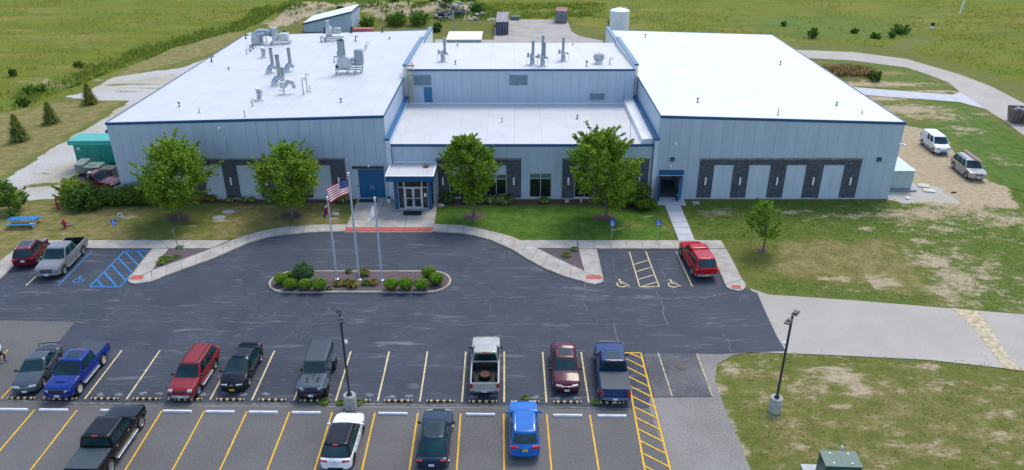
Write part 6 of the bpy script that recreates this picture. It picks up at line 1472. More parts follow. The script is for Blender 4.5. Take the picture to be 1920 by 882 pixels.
p = G(131,424); junk(131,424.5,(.6,.3,.12),mat("bare_stone",(.2,.16,.12),.9),"flat_stone","small brown stone beside the red fire hydrant","stone")
p = G(109.5,395); t = empty("indicator_post", (p.x,p.y,gz(p.x,p.y)), 0, "red fire service indicator post left of the big shrub", "fire post"); MB().lathe([(.09,0),(.08,1.0),(.13,1.02),(.13,1.22),(.07,1.28)],12).build("post", HR, t, True); MB().box(-.05,.05,-.15,-.12,1.06,1.18).build("window_plate", mat("pink_plate",(.5,.25,.28),.5), t)
RUB = mat("ribbed_mat", (.012,.018,.028), .9, var=.2, scale=10)
for cx, cy, sx_, sy_, lab in ((-15.15,71.86,1.85,.78,"black door mat before the blue double door"),(-10.15,68.73,1.85,1.05,"black door mat before the glass entrance doors")):
    t = tag(MB().box(-sx_/2,sx_/2,-sy_/2,sy_/2,0,.02).build("door_mat", RUB), lab, "door mat"); t.location = (cx,cy,.137)
t = empty("ash_bin", (-12.9,71.55,.127), 0, "small white and blue bin beside the entrance wall corner", "bin"); MB().lathe([(.16,0),(.2,.45)],14).build("pail", WHITEP, t, True); MB().lathe([(.21,.45),(.21,.58),(.1,.62)],14).build("lid", BLUE, t, True)
t = empty("waste_bin", (17.0,72.15,.125), 0, "small dark bin by the open side door", "bin"); MB().lathe([(.15,0),(.17,.5)],14).build("pail", BLACK, t, True); MB().lathe([(.18,.5),(.16,.6)],14).build("lid", STEEL, t)
for px, py, s_, lab in ((832,382,(.5,.4,.45),"dark meter cluster on the ground left of the hosta by the block pier"),):
    junk(px,py,s_,PIPEB,"meter_cluster",lab,"meter")
for px, py, lab in ((826,388,"tan boulder at the right edge of the entrance apron"),(629,405,"flat pale boulder in the dry lawn left of the middle flagpole")):
    o = MB().ball((0,0,.1),(.45,.32,.22),8,.15).build("boulder", mat("boulder_tan",(.40,.33,.25),.9,var=.2), None, True); p = G(px,py); o.location = (p.x,p.y,gz(p.x,p.y)); tag(o, lab, "boulder")
# ---------------------------------------------------------------- wheel stops
WS = mat("white_stop_concrete", (.66,.68,.71), .8, var=.10, scale=4, bump=.1); rzn = math.atan2((N1-N0).y, (N1-N0).x)
def prof_stop(L_, m, name, h=.13, d=.17):
    q = MB(); pr = [(-d/2,0),(d/2,0),(d/2*.75,h),(-d/2*.75,h)]
    for x in (0,): pass
    e = .05; a = q.pts([(-L_/2,y,z) for y,z in pr]); b = q.pts([(-L_/2+e,y*.97,z) for y,z in pr]); c = q.pts([(L_/2-e,y*.97,z) for y,z in pr]); d_ = q.pts([(L_/2,y,z*.9) for y,z in pr])
    for A, B in ((a,b),(b,c),(c,d_)):
        for k in range(4): q.face((A[k],A[(k+1)%4],B[(k+1)%4],B[k]))
    q.face(a[::-1]); q.face(d_); return q.mesh(name, m)
wsm = prof_stop(1.83, WS, "wheel_stop")
near_lab = {-1:"white wheel stop at the far left edge of the near row",0:"white wheel stop in the stall left of the black pickup",1:"white wheel stop half hidden under the nose of the black pickup",2:None,3:"white wheel stop right of the black pickup, first of three before the white suv",4:"white wheel stop, middle of the three between the black pickup and white suv",5:"white wheel stop in the empty stall just left of the white suv",7:"white wheel stop in the empty stall between the white suv and the ink blue crossover",9:"white wheel stop in the empty stall left of the azure suv",11:"white wheel stop in the empty stall right of the azure suv",12:"white wheel stop left of the yellow hatching, last in the near row"}
for px, i in ((26,-1),(101,0),(216,2),(333,3),(413,4),(494,5),(574.5,6),(737,8),(901,10),(1064.5,12),(1147.5,13)):
    py = 769.8+(px-26)*.0107; p = G(px, py); o = link("wheel_stop", wsm, None, (p.x,p.y,.012), (0,0,rzn))
    lab = {-1:near_lab[-1],0:near_lab[0],2:near_lab[1],3:near_lab[3],4:near_lab[4],5:"white wheel stop right before the one just left of the white suv",6:near_lab[5],8:near_lab[7],10:near_lab[9],12:near_lab[11],13:near_lab[12]}[i]
    tag(o, lab, "wheel stop", "white wheel stops of the near row")
bsm = prof_stop(1.83, BLACK, "rubber_wheel_stop", .11, .15); q = MB()
for k in (-.62,-.21,.21,.62): hexa(q, [(k-.08,-.079,0),(k+.08,-.079,0),(k+.08,.079,0),(k-.08,.079,0),(k-.08,-.062,.115),(k+.08,-.062,.115),(k+.08,.062,.115),(k-.08,.062,.115)])
for k in (-.9,.85): hexa(q, [(k-.02,-.079,0),(k+.05,-.079,0),(k+.05,.079,0),(k-.02,.079,0),(k-.02,-.062,.115),(k+.05,-.062,.115),(k+.05,.062,.115),(k-.02,.062,.115)])
ysm = q.mesh("reflective_band", mat("band_yellow",(.62,.43,.20),.6,var=.25,scale=9))
rzf = math.atan2((Bt1-Bt0).y, (Bt1-Bt0).x)
far_labs = ["black rubber wheel stop in front of the slate grey coupe","black rubber wheel stop in front of the bright blue pickup","black rubber wheel stop in the empty stall right of the bright blue pickup","black rubber wheel stop in the empty stall left of the faded red suv","black rubber wheel stop in front of the faded red suv","black rubber wheel stop in front of the black hatchback","black rubber wheel stop in the empty stall between the hatchback and the boxy off-roader","black rubber wheel stop in front of the grey boxy off-roader","black rubber wheel stop behind the lamp post base","black rubber wheel stop in the empty stall right of the lamp post","black rubber wheel stop in the empty stall left of the silver pickup","black rubber wheel stop behind the silver pickup","black rubber wheel stop in the empty stall left of the maroon saloon","black rubber wheel stop in front of the maroon saloon","black rubber wheel stop behind the dark blue pickup, mostly hidden"]
for k, i in enumerate(range(-2,13)):
    p = (far_bot(i)+far_bot(i+1))/2+ndir*.02 if i < 12 else far_bot(12)+(far_bot(12)-far_bot(11))*.5
    if i == -2: p = p
    px_fix = {}
    o = link("rubber_wheel_stop", bsm, None, (p.x,p.y,.026), (0,0,rzf)); link("reflective_band", ysm, o)
    tag(o, far_labs[k], "wheel stop", "black and yellow wheel stops of the far row")
# salt stains where tyres stand
SALT = mat("salt_stain", (.17,.172,.175), .9, var=.45, scale=6)
for i in list(range(0,12)):
    for off in (-.62,.62):
        if RNG.random() < .35: continue
        c = (far_bot(i)+far_bot(i+1))/2-ndir*(.55+RNG.uniform(-.1,.15))+(far_bot(1)-far_bot(0)).normalized()*(off+RNG.uniform(-.1,.1))
        ps = [(c.x+math.cos(a)*RNG.uniform(.12,.42), c.y+math.sin(a)*RNG.uniform(.08,.24)) for a in np.linspace(0,2*math.pi,15)[:-1]]
        MB().sheet(ps, .0265).build("salt_stain", SALT, dark_s)
mc = MB().lathe([(.42,0),(.42,.02)],20).build("manhole_cover", mat("rusty_cover",(.10,.075,.06),.8,var=.3,scale=5)); mc.location = (*G(1277,687)[:2],.026); tag(mc, "round rusty manhole cover in the faded stall right of the yellow hatching", "manhole cover")
# ---------------------------------------------------------------- island
isl = struct(empty("planted_island", (-12.87,55.0,0)))
hw_, hh_ = 7.62, 1.82
def stadium(dx, dy, n=14):
    r = hh_-dy; L_ = hw_-hh_
    return [(L_+dx*0+r*math.cos(a), r*math.sin(a)) for a in np.linspace(-math.pi/2,math.pi/2,n)]+[(-L_+r*math.cos(a), r*math.sin(a)) for a in np.linspace(math.pi/2,1.5*math.pi,n)]
o_, i_ = stadium(0,0), stadium(0,.17); q = MB(); n = len(o_)
seg = n
for k in range(n):
    a, b = o_[k], o_[(k+1)%n]; c, d = i_[(k+1)%n], i_[k]; q.prism([a,b,c,d],-.05,.16)
q.build("kerb", KERB, isl); MB().sheet(i_, .12).build("stone_mulch", STONE, isl)
# ---------------------------------------------------------------- vegetation
def LEAF(n, c):
    if n in MATS: return MATS[n]
    m, nt, b = base_mat(n); f = _ramp(nt, _noise(nt, _coords(nt), 2.2), .3, .7)
    col = _mix(nt, f, tuple(x*.8 for x in c), tuple(x*1.22 for x in c)); nt.links.new(col, b.inputs["Base Color"])
    b.inputs["Roughness"].default_value = .7; b.inputs["Specular IOR Level"].default_value = .2
    tr = nt.nodes.new("ShaderNodeBsdfTranslucent"); nt.links.new(col, tr.inputs[0]); mx = nt.nodes.new("ShaderNodeMixShader"); mx.inputs[0].default_value = .45
    nt.links.new(b.outputs[0], mx.inputs[1]); nt.links.new(tr.outputs[0], mx.inputs[2]); nt.links.new(mx.outputs[0], [k for k in nt.nodes if k.type == 'OUTPUT_MATERIAL'][0].inputs[0])
    MATS[n] = m; return m
L_MAPLE = [LEAF("maple_leaf_dark",(0.101,0.195,0.018)), LEAF("maple_leaf",(0.176,0.312,0.025)), LEAF("maple_leaf_light",(0.297,0.431,0.040)), LEAF("maple_leaf_tip",(0.420,0.431,0.051))]
L_BOX = [LEAF("box_leaf_dark",(0.097,0.205,0.016)), LEAF("box_leaf",(0.174,0.327,0.023)), LEAF("box_leaf_light",(0.290,0.447,0.037))]
L_YEW = [LEAF("yew_leaf_dark",(0.053,0.116,0.011)), LEAF("yew_leaf",(0.104,0.204,0.013)), LEAF("yew_leaf_light",(0.209,0.304,0.023))]
L_BUSH = [LEAF("bush_leaf_dark",(0.070,0.157,0.028)), LEAF("bush_leaf",(0.140,0.260,0.039)), LEAF("bush_leaf_light",(0.250,0.354,0.055))]
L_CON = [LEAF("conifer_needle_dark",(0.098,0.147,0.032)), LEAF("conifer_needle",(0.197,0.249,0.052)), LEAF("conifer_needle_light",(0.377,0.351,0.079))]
L_HOSTA = [LEAF("hosta_leaf",(0.100,0.160,0.030)), LEAF("hosta_leaf_edge",(0.420,0.400,0.160)), LEAF("hosta_leaf_light",(0.180,0.250,0.050))]
L_GOLD = [LEAF("golden_grass",(0.300,0.260,0.040)), LEAF("golden_grass_light",(0.420,0.330,0.060)), LEAF("golden_grass_green",(0.160,0.200,0.040))]
L_FIELD = [LEAF("meadow_blade",(0.216,0.257,0.036)), LEAF("meadow_blade_light",(0.379,0.379,0.051)), LEAF("meadow_blade_straw",(0.559,0.414,0.105)), LEAF("meadow_blade_dark",(0.113,0.184,0.026))]
L_STRAW = [LEAF("straw_blade",(0.352,0.247,0.096)), LEAF("straw_blade_light",(0.528,0.396,0.176)), LEAF("straw_blade_dark",(0.208,0.140,0.056))]
BARK = mat("tree_bark", (.13,.11,.095), .9, var=.3, scale=6, bump=.6)
RG = random.Random(5)
def leaf(mb, c, s, nrm, fold=.25, asp=.62):
    a = nrm.orthogonal().normalized(); a.rotate(Matrix.Rotation(RG.uniform(0, 6.28), 3, nrm)); b = nrm.cross(a)
    l, w_ = a*s*.5, b*s*.5*asp
    i = mb.pts([c-l, c+w_-nrm*s*fold*.3, c+l-nrm*s*fold*.25, c-w_-nrm*s*fold*.3]); mb.face(i)
def rnd_dir():
    z = RG.uniform(-1, 1); a = RG.uniform(0, 6.283); r = math.sqrt(1-z*z); return Vector((r*math.cos(a), r*math.sin(a), z))
def leaf_cloud(mb, c, rad, n, s, up=.35, weights=None, shell=.35, nm=4):
    """a clump: leaves in an uneven ellipsoid, most of them near its skin"""
    for _ in range(n):
        d = rnd_dir(); f = RG.random()**shell
        p = Vector((c[0]+d.x*rad[0]*f, c[1]+d.y*rad[1]*f, c[2]+d.z*rad[2]*f))
        nr = (d*.6+rnd_dir()*.7+Vector((0, 0, up))).normalized(); mb.cur = RG.choices(range(nm), weights)[0]
        leaf(mb, p, s*RG.uniform(.65, 1.35), nr)
def crown(h0, h1, rad, profile, nclump, per, s, leaves, seed, skew=(0, 0), pointy=.0):
    RG.seed(seed); mb = MB(); tips = []
    nm = len(leaves)
    for k in range(nclump):
        t = RG.random()**.80; r = rad*profile(t); a = RG.uniform(0, 6.283); q = r*(RG.random()**.42)
        cr = rad*RG.uniform(.17, .32)
        c = Vector((skew[0]*t+math.cos(a)*q, skew[1]*t+math.sin(a)*q, h0+(h1-h0)*t)); tips.append(c)
        w_ = [RG.uniform(.3, 1.3), RG.uniform(.8, 1.6), RG.uniform(.3, 1.2), RG.uniform(0, .6)][:nm]
        leaf_cloud(mb, c, (cr, cr, cr*RG.uniform(.7, 1.1)), per, s, .35, w_, .45, nm)
        if RG.random() < .55:      # a twig of leaves that breaks the outline
            o = Vector((math.cos(a), math.sin(a), RG.uniform(.3, 1.4))).normalized()
            for j in range(9): leaf_cloud(mb, c+o*cr*(.9+.11*j), (cr*.22,)*3, 5, s*.9, .3, w_, .6, nm)
    return mb, tips
def tree(name, px, py, label, h, rad, h0, profile, ncl, per, s, leaves, seed, trunk_r=.13, group=None, skew=(0, 0), cat="tree", lean=(0, 0)):
    p = G(px, py); t = empty(name, (p.x, p.y, gz(p.x, p.y)), 0, label, cat, group)
    mb, tips = crown(h0, h, rad, profile, ncl, per, s, leaves, seed, skew)
    mb.build("crown", leaves, t)
    tb = MB(); tb.tube([(0,0,-.05),(lean[0]*.3,lean[1]*.3,h0*.5),(lean[0]*.6,lean[1]*.6,h0),(skew[0]*.6+lean[0],skew[1]*.6+lean[1],h0+(h-h0)*.55),(skew[0],skew[1],h*.93)], [trunk_r*1.25,trunk_r,trunk_r*.85,trunk_r*.5,.02], 9); tb.build("trunk", BARK, t, True)
    lb = MB()
    for c in RG.sample(tips, min(16, len(tips))):
        b = Vector((lean[0]*.6, lean[1]*.6, h0+max(0, (c.z-h0)*.35))); m_ = b.lerp(c, .5)+Vector((0, 0, -.08)); lb.tube([b, m_, c], [trunk_r*.4, trunk_r*.25, .015], 5)
    lb.build("limb", BARK, t, True); return t
egg = lambda t: (.22+.80*(t/.42)**.75) if t < .42 else 1.02*(1-((t-.42)/.58)**1.9)**.8+.06
vase = lambda t: (.26+.76*(t/.45)**.8) if t < .45 else 1.02*(1-((t-.45)/.55)**2.4)**.9+.10
GT = "leafy trees along the front of the building"
tree("leafy_tree", 337, 413, "broad leafy tree at the left corner of the building beside the hedge", 7.75, 3.35, 1.7, egg, 135, 125, .24, L_MAPLE, 31, .14, GT, (.45, 0))
tree("leafy_tree", 548, 408, "leafy tree second from the left, before the left block bays", 7.05, 2.95, 1.65, egg, 120, 120, .23, L_MAPLE, 52, .12, GT, (.25, 0))
tree("leafy_tree", 888, 408, "tall narrow leafy tree on the lush lawn right of the entrance", 8.2, 2.25, 1.7, vase, 112, 120, .24, L_MAPLE, 77, .12, GT, (-.55, 0))
tree("leafy_tree", 1136, 411, "big dense leafy tree before the right hand windows", 8.55, 2.95, 1.5, vase, 140, 125, .25, L_MAPLE, 93, .15, GT, (-1.1, 0))
tree("young_tree", 1431, 470, "young leafy tree standing alone in the right lawn", 4.75, 1.5, 1.35, egg, 46, 62, .18, [L_MAPLE[0], L_MAPLE[1], L_MAPLE[1], L_MAPLE[2]], 15, .08, None, (-.3, 0))
MULCHM = mat("bark_mulch_ring", (.115,.078,.06), .95, var=.45, scale=8, bump=1, bscale=14)
for px, py, r in ((337,410,1.25),(545,407,1.2),(888,406,1.25),(1134,410,1.2),(1429,468,.62)):
    p = G(px, py); q = MB(); ring = [(p.x+math.cos(a)*r*RNG.uniform(.88,1.1), p.y+math.sin(a)*r*RNG.uniform(.8,1.0)) for a in np.linspace(0, 2*math.pi, 25)[:-1]]
    z = gz(p.x, p.y); a_ = q.pts([(*k, z-.02) for k in ring]); b_ = q.pts([(p.x+(k[0]-p.x)*.7, p.y+(k[1]-p.y)*.7, z+.07) for k in ring]); c_ = q.pts([(p.x, p.y, z+.05)])[0]
    for k in range(24): q.face((a_[k], a_[(k+1)%24], b_[(k+1)%24], b_[k])); q.face((b_[k], b_[(k+1)%24], c_))
    struct(q.build("mulch_ring", MULCHM, None, True))
# bare sapling
p = G(341, 484); t = empty("bare_sapling", (p.x, p.y, .1), 0, "thin leafless sapling in the left planting bed", "tree"); q = MB().tube([(0,0,0),(-.1,0,1.1),(-.25,0,2.2),(-.32,0,3.0)], [.04,.035,.025,.008], 6)
q.build("trunk", mat("grey_bark",(.22,.20,.19),.9), t, True); q = MB()
for k in range(9):
    z = .9+k*.22; a = k*2.4; q.tube([(-.1-.09*k*.25,0,z),(-.1-.09*k*.25+math.cos(a)*.3,math.sin(a)*.3,z+.4)],[.014,.005],4)
q.build("limb", MATS["grey_bark"], t)
def shrub(name, px, py, label, rad, leaves, n, s, seed, group=None, cat="shrub", up=.2, z=None, lumps=0, wts=None):
    RG.seed(seed); p = G(px, py); t = empty(name, (p.x, p.y, gz(p.x, p.y) if z is None else z), 0, label, cat, group); mb = MB(); nm = len(leaves)
    for _ in range(n):
        d = rnd_dir(); d.z = abs(d.z)*1.0 if RG.random() < .85 else d.z*.5; f = 1-abs(RG.gauss(0, .10)); c = Vector((d.x*rad[0]*f, d.y*rad[1]*f, rad[2]*.52+d.z*rad[2]*.5*f if d.z >= 0 else rad[2]*.5*(1+d.z)*f))
        mb.cur = RG.choices(range(nm), wts)[0]; leaf(mb, c, s*RG.uniform(.6, 1.4), (d*1.0+rnd_dir()*.75+Vector((0, 0, up))).normalized())
    for k in range(lumps):
        a = RG.uniform(0, 6.28); hgt = RG.uniform(.35, 1.0); rr = math.sqrt(max(.05, 1-hgt*hgt))*RG.uniform(.7, 1.02); c = (math.cos(a)*rad[0]*rr, math.sin(a)*rad[1]*rr, rad[2]*hgt); lr = RG.uniform(.18, .34)*min(rad[0], rad[2])
        leaf_cloud(mb, c, (lr, lr, lr*1.2), int(n/max(1, lumps)*.55), s, up, wts, .5, nm)
    mb.build("foliage", leaves, t)
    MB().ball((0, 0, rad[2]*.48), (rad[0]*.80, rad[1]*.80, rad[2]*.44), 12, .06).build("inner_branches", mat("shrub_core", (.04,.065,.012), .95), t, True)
    return t
GB = "clipped round shrubs on the planted island"
for px, py, r, lab in ((529,535,.62,"clipped round shrub at the far left tip of the island"),(548,528,.52,"clipped round shrub behind and left of the feathery shrub on the island"),(546,545,.60,"clipped round shrub at the front left of the island, second from the left tip"),(574.5,546,.62,"clipped round shrub at the front of the island below the feathery shrub"),(600.5,546,.66,"clipped round shrub at the front of the island, rightmost of the left cluster"),
                       (734,546,.64,"clipped round shrub at the front of the island, leftmost of the right cluster"),(762,546,.68,"clipped round shrub at the front of the island, second of the right cluster"),(791.5,546,.64,"clipped round shrub at the front of the island, third of the right cluster"),(804.5,523.5,.64,"clipped round shrub at the back of the right cluster on the island"),(819,535.5,.66,"clipped round shrub nearest the right tip of the island")):
    shrub("round_shrub", px, py, lab, (r, r*.95, r*1.62), L_BOX, int(900*r/.62), .115, int(px), GB, z=.10)
shrub("feathery_shrub", 571, 530, "taller feathery blue green shrub in the left cluster on the island", (.95,.8,1.75), [LEAF("blue_green_leaf",(0.072,0.145,0.065)),LEAF("blue_green_leaf_light",(0.145,0.246,0.123)),L_BUSH[0]], 800, .16, 8, z=.1, lumps=16, up=.8)
def tuft(name, px, py, label, r, h, leaves, n, seed, group=None, z=None, wd=.05, cat="plant", droop=.4):
    RG.seed(seed); p = G(px, py); mb = MB()
    for _ in range(n):
        a = RG.uniform(0, 6.28); q = r*.35*RG.random(); b = Vector((math.cos(a)*q, math.sin(a)*q, 0)); o = Vector((math.cos(a), math.sin(a), 0)); hh = h*RG.uniform(.55, 1.1); rr = r*RG.uniform(.35, 1.0); sd = Vector((-o.y, o.x, 0))*wd*RG.uniform(.6, 1.3)
        m_ = b+o*rr*.45+Vector((0, 0, hh)); e = b+o*rr+Vector((0, 0, hh*(1-droop))); mb.cur = RG.randrange(len(leaves))
        i = mb.pts([b-sd*.4, b+sd*.4, m_+sd, m_-sd, e]); mb.face((i[0], i[1], i[2], i[3])); mb.face((i[3], i[2], i[4]))
    o = mb.build(name, leaves); o.location = (p.x, p.y, gz(p.x, p.y) if z is None else z); return tag(o, label, cat, group)
for k, (px, py, r, lab) in enumerate(((635,537,.45,"golden grass tuft left of the tallest tuft on the island"),(652,536,.5,"golden grass tuft just left of the middle flagpole foot"),(663,540,.55,"golden grass tuft in front of the middle flagpole foot"),(686,536,.4,"greenish tuft right of the middle flagpole foot"),(701,535,.45,"golden grass tuft beside the right flagpole foot"),(683,518,.6,"low yellow ground plant behind the flagpoles on the island"),(654,513.5,.3,"small green weed at the back kerb of the island"),(617,545,.25,"small green weed at the front kerb of the island"))):
    tuft("grass_tuft", px, py, lab, r, r*.8, L_GOLD if "golden" in lab or "yellow" in lab else L_BUSH, 170, 60+k, "small plants on the island", .12, .045)
GH = "plants along the mulch bed at the wall"
for k, (px, py, r, h, lab, kind) in enumerate(((378,376,1.0,.75,"clump of long reddish grass by the first bay",1),(398,377,.8,.6,"yellowish grass clump right of the reddish grass",1),(431,378.5,.6,.5,"yellow edged hosta before the second block pier, left one",0),(458,378.5,.55,.5,"yellow edged hosta before the second bay, left of a green one",0),(472,378.5,.5,.45,"plain green hosta right of a yellow edged one",2),(506,380,.7,.55,"green plant left under the second leafy tree",2),(520,378,.6,.5,"green plant behind the second leafy tree",2),(567,376,.7,.5,"green plant right of the second leafy tree",2),
    (643,378,1.0,.7,"large yellow edged hosta before the last left pier",0),(840,378,1.15,.9,"blue green plant right of the entrance apron",3),(873,380,.9,.6,"yellow edged hosta just left of the tall narrow tree",0),(900,379,.95,.6,"yellow edged hosta just right of the tall narrow tree",0),(918,379.5,.9,.65,"yellow edged hosta, middle of the three right of the tall narrow tree",0),(944,379.5,1.6,.8,"large spreading yellow edged hosta below the second window",0),(1020.5,380,.85,.55,"bright green plant below the middle window",2),(1142,383,.8,.7,"small pale plant behind the big dense tree",0))):
    tuft("bed_plant", px, py, lab, r*.75, h, (L_HOSTA, L_GOLD, L_BUSH[1:]+[L_HOSTA[2]], [MATS["blue_green_leaf"], L_BUSH[0], L_BUSH[1]])[kind], 150, 80+k, GH, None, .10 if kind != 1 else .035, droop=.55)
for k, (px, py, r, lab) in enumerate(((1062,482,.5,"green weed clump in the right planting bed"),(1077,470.5,.45,"low green weed at the top corner of the right planting bed"),(337,467,.35,"green weed at the top of the left planting bed"),(303,496,.5,"low weeds at the bottom tip of the left planting bed"),(318,489,.45,"low weeds in the lower part of the left planting bed"),(307,487,.4,"yellowish low weeds at the left side of the left planting bed"),(331,484,.35,"small weeds in the middle of the left planting bed"),(609,756,.38,"green weed in the pavement crack left of the lamp post base"),(640,757,.3,"green weed against the lamp post base, left side"),(671,757,.35,"green weed against the lamp post base, right side"),(985,748,.28,"tiny green weed behind a rubber wheel stop near the silver pickup"),(1117,757,.3,"tiny weed left of the dark blue pickup bumper"))):
    tuft("weed", px, py, lab, r, r*.5, [L_BUSH[1], L_BUSH[2], L_GOLD[2]], 300, 120+k, "weeds in the beds and cracks", .05 if py > 700 else .1, .022, droop=.45)
# hedge and shrubs at left
RG.seed(4)
def hedge(name, pts, label, h, d, leaves, n, s, seed, cat="hedge", wts=None, px=None):
    RG.seed(seed); t = empty(name, (*pts[0], gz(*pts[0])), 0, label, cat); mb = MB(); core = MB(); b0 = Vector((*pts[0], 0)); nm = len(leaves)
    P_ = [Vector((*p, 0))-b0 for p in pts]
    for a, b in zip(P_, P_[1:]):
        k = max(2, int((b-a).length/.8))
        for j in range(k):
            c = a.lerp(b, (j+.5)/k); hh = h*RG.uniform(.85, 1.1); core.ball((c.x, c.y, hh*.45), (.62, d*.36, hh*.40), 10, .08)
            for _ in range(n):
                e = rnd_dir(); f = 1-abs(RG.gauss(0, .10))
                q = Vector((c.x+e.x*.85*f, c.y+e.y*d*.52*f, hh*.5+e.z*hh*.5*f)); mb.cur = RG.choices(range(nm), wts)[0]; leaf(mb, q, s*RG.uniform(.6, 1.4), (e+rnd_dir()*.7+Vector((0, 0, .25))).normalized())
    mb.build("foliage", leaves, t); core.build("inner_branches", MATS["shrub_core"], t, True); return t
g0, g1 = G(188, 389), G(290, 386)
hedge("yew_hedge", [(g0.x, g0.y+.6), (-39.6, 71.3), (g1.x+.2, g1.y+.3)], "dark clipped yew hedge at the left corner of the building", 2.2, 2.6, L_YEW, 620, .16, 9)

bushy = lambda t: (.75+.3*math.sin(math.pi*t))*(1-.45*t*t)
tree("loose_shrub", 20, 400, "loose open shrub tree at the left edge above the picnic table", 3.2, 1.75, .4, bushy, 62, 60, .24, [L_BUSH[0],L_BUSH[1],L_BUSH[2],L_MAPLE[2]], 23, .06, None, (-.2,0), "shrub")
tree("big_shrub", 162, 391, "large dark green shrub left of the yew hedge", 1.7, 1.75, .2, bushy, 60, 70, .24, [L_BUSH[0],L_BUSH[0],L_BUSH[1],L_BUSH[2]], 21, .06, None, (0,0), "shrub")
tree("yellow_shrub", 136, 379, "yellow green shrub hiding the bed of the maroon pickup", 2.3, 1.6, .35, bushy, 55, 60, .24, [L_BUSH[1],L_BUSH[2],L_MAPLE[2],L_MAPLE[3]], 22, .06, None, (.4,0), "shrub")
shrub("yew_shrub", 1185, 385, "dark spreading yew shrub behind the big dense tree", (2.1,1.3,2.6), L_YEW, 1500, .17, 24, lumps=14); shrub("yew_shrub", 1209, 394, "low dark yew shrub by the side door landing", (1.3,.9,1.2), L_YEW, 900, .16, 25, lumps=8)
# conifers
def conifer(px, py, top, r, lab, seed):
    RG.seed(seed); p = G(px, py); h = V(*top, p.y).z+.1; t = empty("conifer", (p.x, p.y, gz(p.x, p.y)), 0, lab, "conifer", "young conifers on the dry left lawn"); mb = MB()
    for k in range(150):
        z = h*(.04+.94*(k/150)**1.05); rr = r*(1-(z/h)**1.25)*RG.uniform(.72, 1.08)+.06; a = k*2.399+RG.uniform(-.3, .3)
        for j in range(34):
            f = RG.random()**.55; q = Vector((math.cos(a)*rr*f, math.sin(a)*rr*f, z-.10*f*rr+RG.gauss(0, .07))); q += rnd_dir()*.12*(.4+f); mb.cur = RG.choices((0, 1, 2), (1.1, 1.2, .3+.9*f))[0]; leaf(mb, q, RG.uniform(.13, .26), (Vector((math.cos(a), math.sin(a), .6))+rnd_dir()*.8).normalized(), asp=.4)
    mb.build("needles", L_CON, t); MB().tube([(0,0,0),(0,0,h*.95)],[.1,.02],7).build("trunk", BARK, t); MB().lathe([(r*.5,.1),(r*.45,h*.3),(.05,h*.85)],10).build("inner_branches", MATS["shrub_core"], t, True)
conifer(38,264,(28,216),1.45,"nearest young conifer at the left edge of the dry lawn",1); conifer(97,231,(90,193),1.3,"middle young conifer on the dry lawn beside the gravel track",2); conifer(170,195,(168,158),1.35,"farthest young conifer standing by the gravel patch",3)
# far shrubs and mound growth
FS = 0
for px, py, rx, h, lab in ((1522,72,1.5,2.2,"dark bush alone in the bright meadow behind the right roof"),(1602,62,1.2,1.0,"small bush in the meadow right of the dark lone bush"),(1641,71,1.6,.9,"low brownish bush pair in the meadow near the mown path"),(1672,69,1.1,1.1,"small bush left of the wide bush by the mown path"),(1690,60,2.8,1.1,"wide low bush beside the mown path in the meadow"),(1470,50,1.2,.8,"tiny dark bush at the left of the bright meadow"),(45,197,1.3,1.5,"round dark bush at the left edge of the meadow ditch"),(147,122,1.2,.9,"low dark bush in the ditch left of the gravel patch"),(25,143,1.0,1.1,"small dark bush in the meadow at the far left"),(65,165,2.2,.8,"long low bush at the left end of the ditch"),
    (740,27,1.6,1.6,"green bush on the middle of the soil mound"),(812,26,1.4,1.5,"green bush on the right part of the soil mound"),(838,33,2.6,3.4,"tall dark bush among the rubble at the right of the soil mound"),(880,18,3,2.2,"dark bush behind the rubble at the right end of the mound"),(896,34,2.4,2.0,"bush at the right foot of the soil mound"),(704,13,.9,1.0,"small bush on the crest of the mound, left"),(727,16,.8,.9,"small bush on the crest of the mound, middle"),(763,17,1.6,1.0,"small bush on the crest of the mound, right"),(600,15,2.4,1.3,"bush behind the left end of the soil mound"),(640,36,1.0,.9,"bush on the near face of the mound beside the shed"),
    (690,52,2.4,1.8,"yellowish bush in front of the mound, left of the middle"),(745,50,3.4,2.4,"big leafy bush in front of the mound behind the left roof"),(785,50,3.2,2.6,"leafy bush behind the parapet between the roofs"),(820,60,1.7,2.0,"bush right of the parapet in front of the rubble"),(1803,176+0,.0,0,""),(1640,152,1.5,1.3,"green bush at the right end of the straw coloured hump"),(1145,48,1.0,1.6,"small tree like bush left of the white storage tank")):
    if not lab: continue
    FS += 1; big = max(rx, h); tree("bush", px, py, lab, h*.85, rx*.68, .1, bushy, int(16+14*rx), 34, .32, L_BUSH if "yellow" in lab or "leafy" in lab else [L_BUSH[0],L_BUSH[1],L_BUSH[1],L_BUSH[2]], 200+FS, .05, "bushes in the fields behind the plant", (0, 0), "shrub")
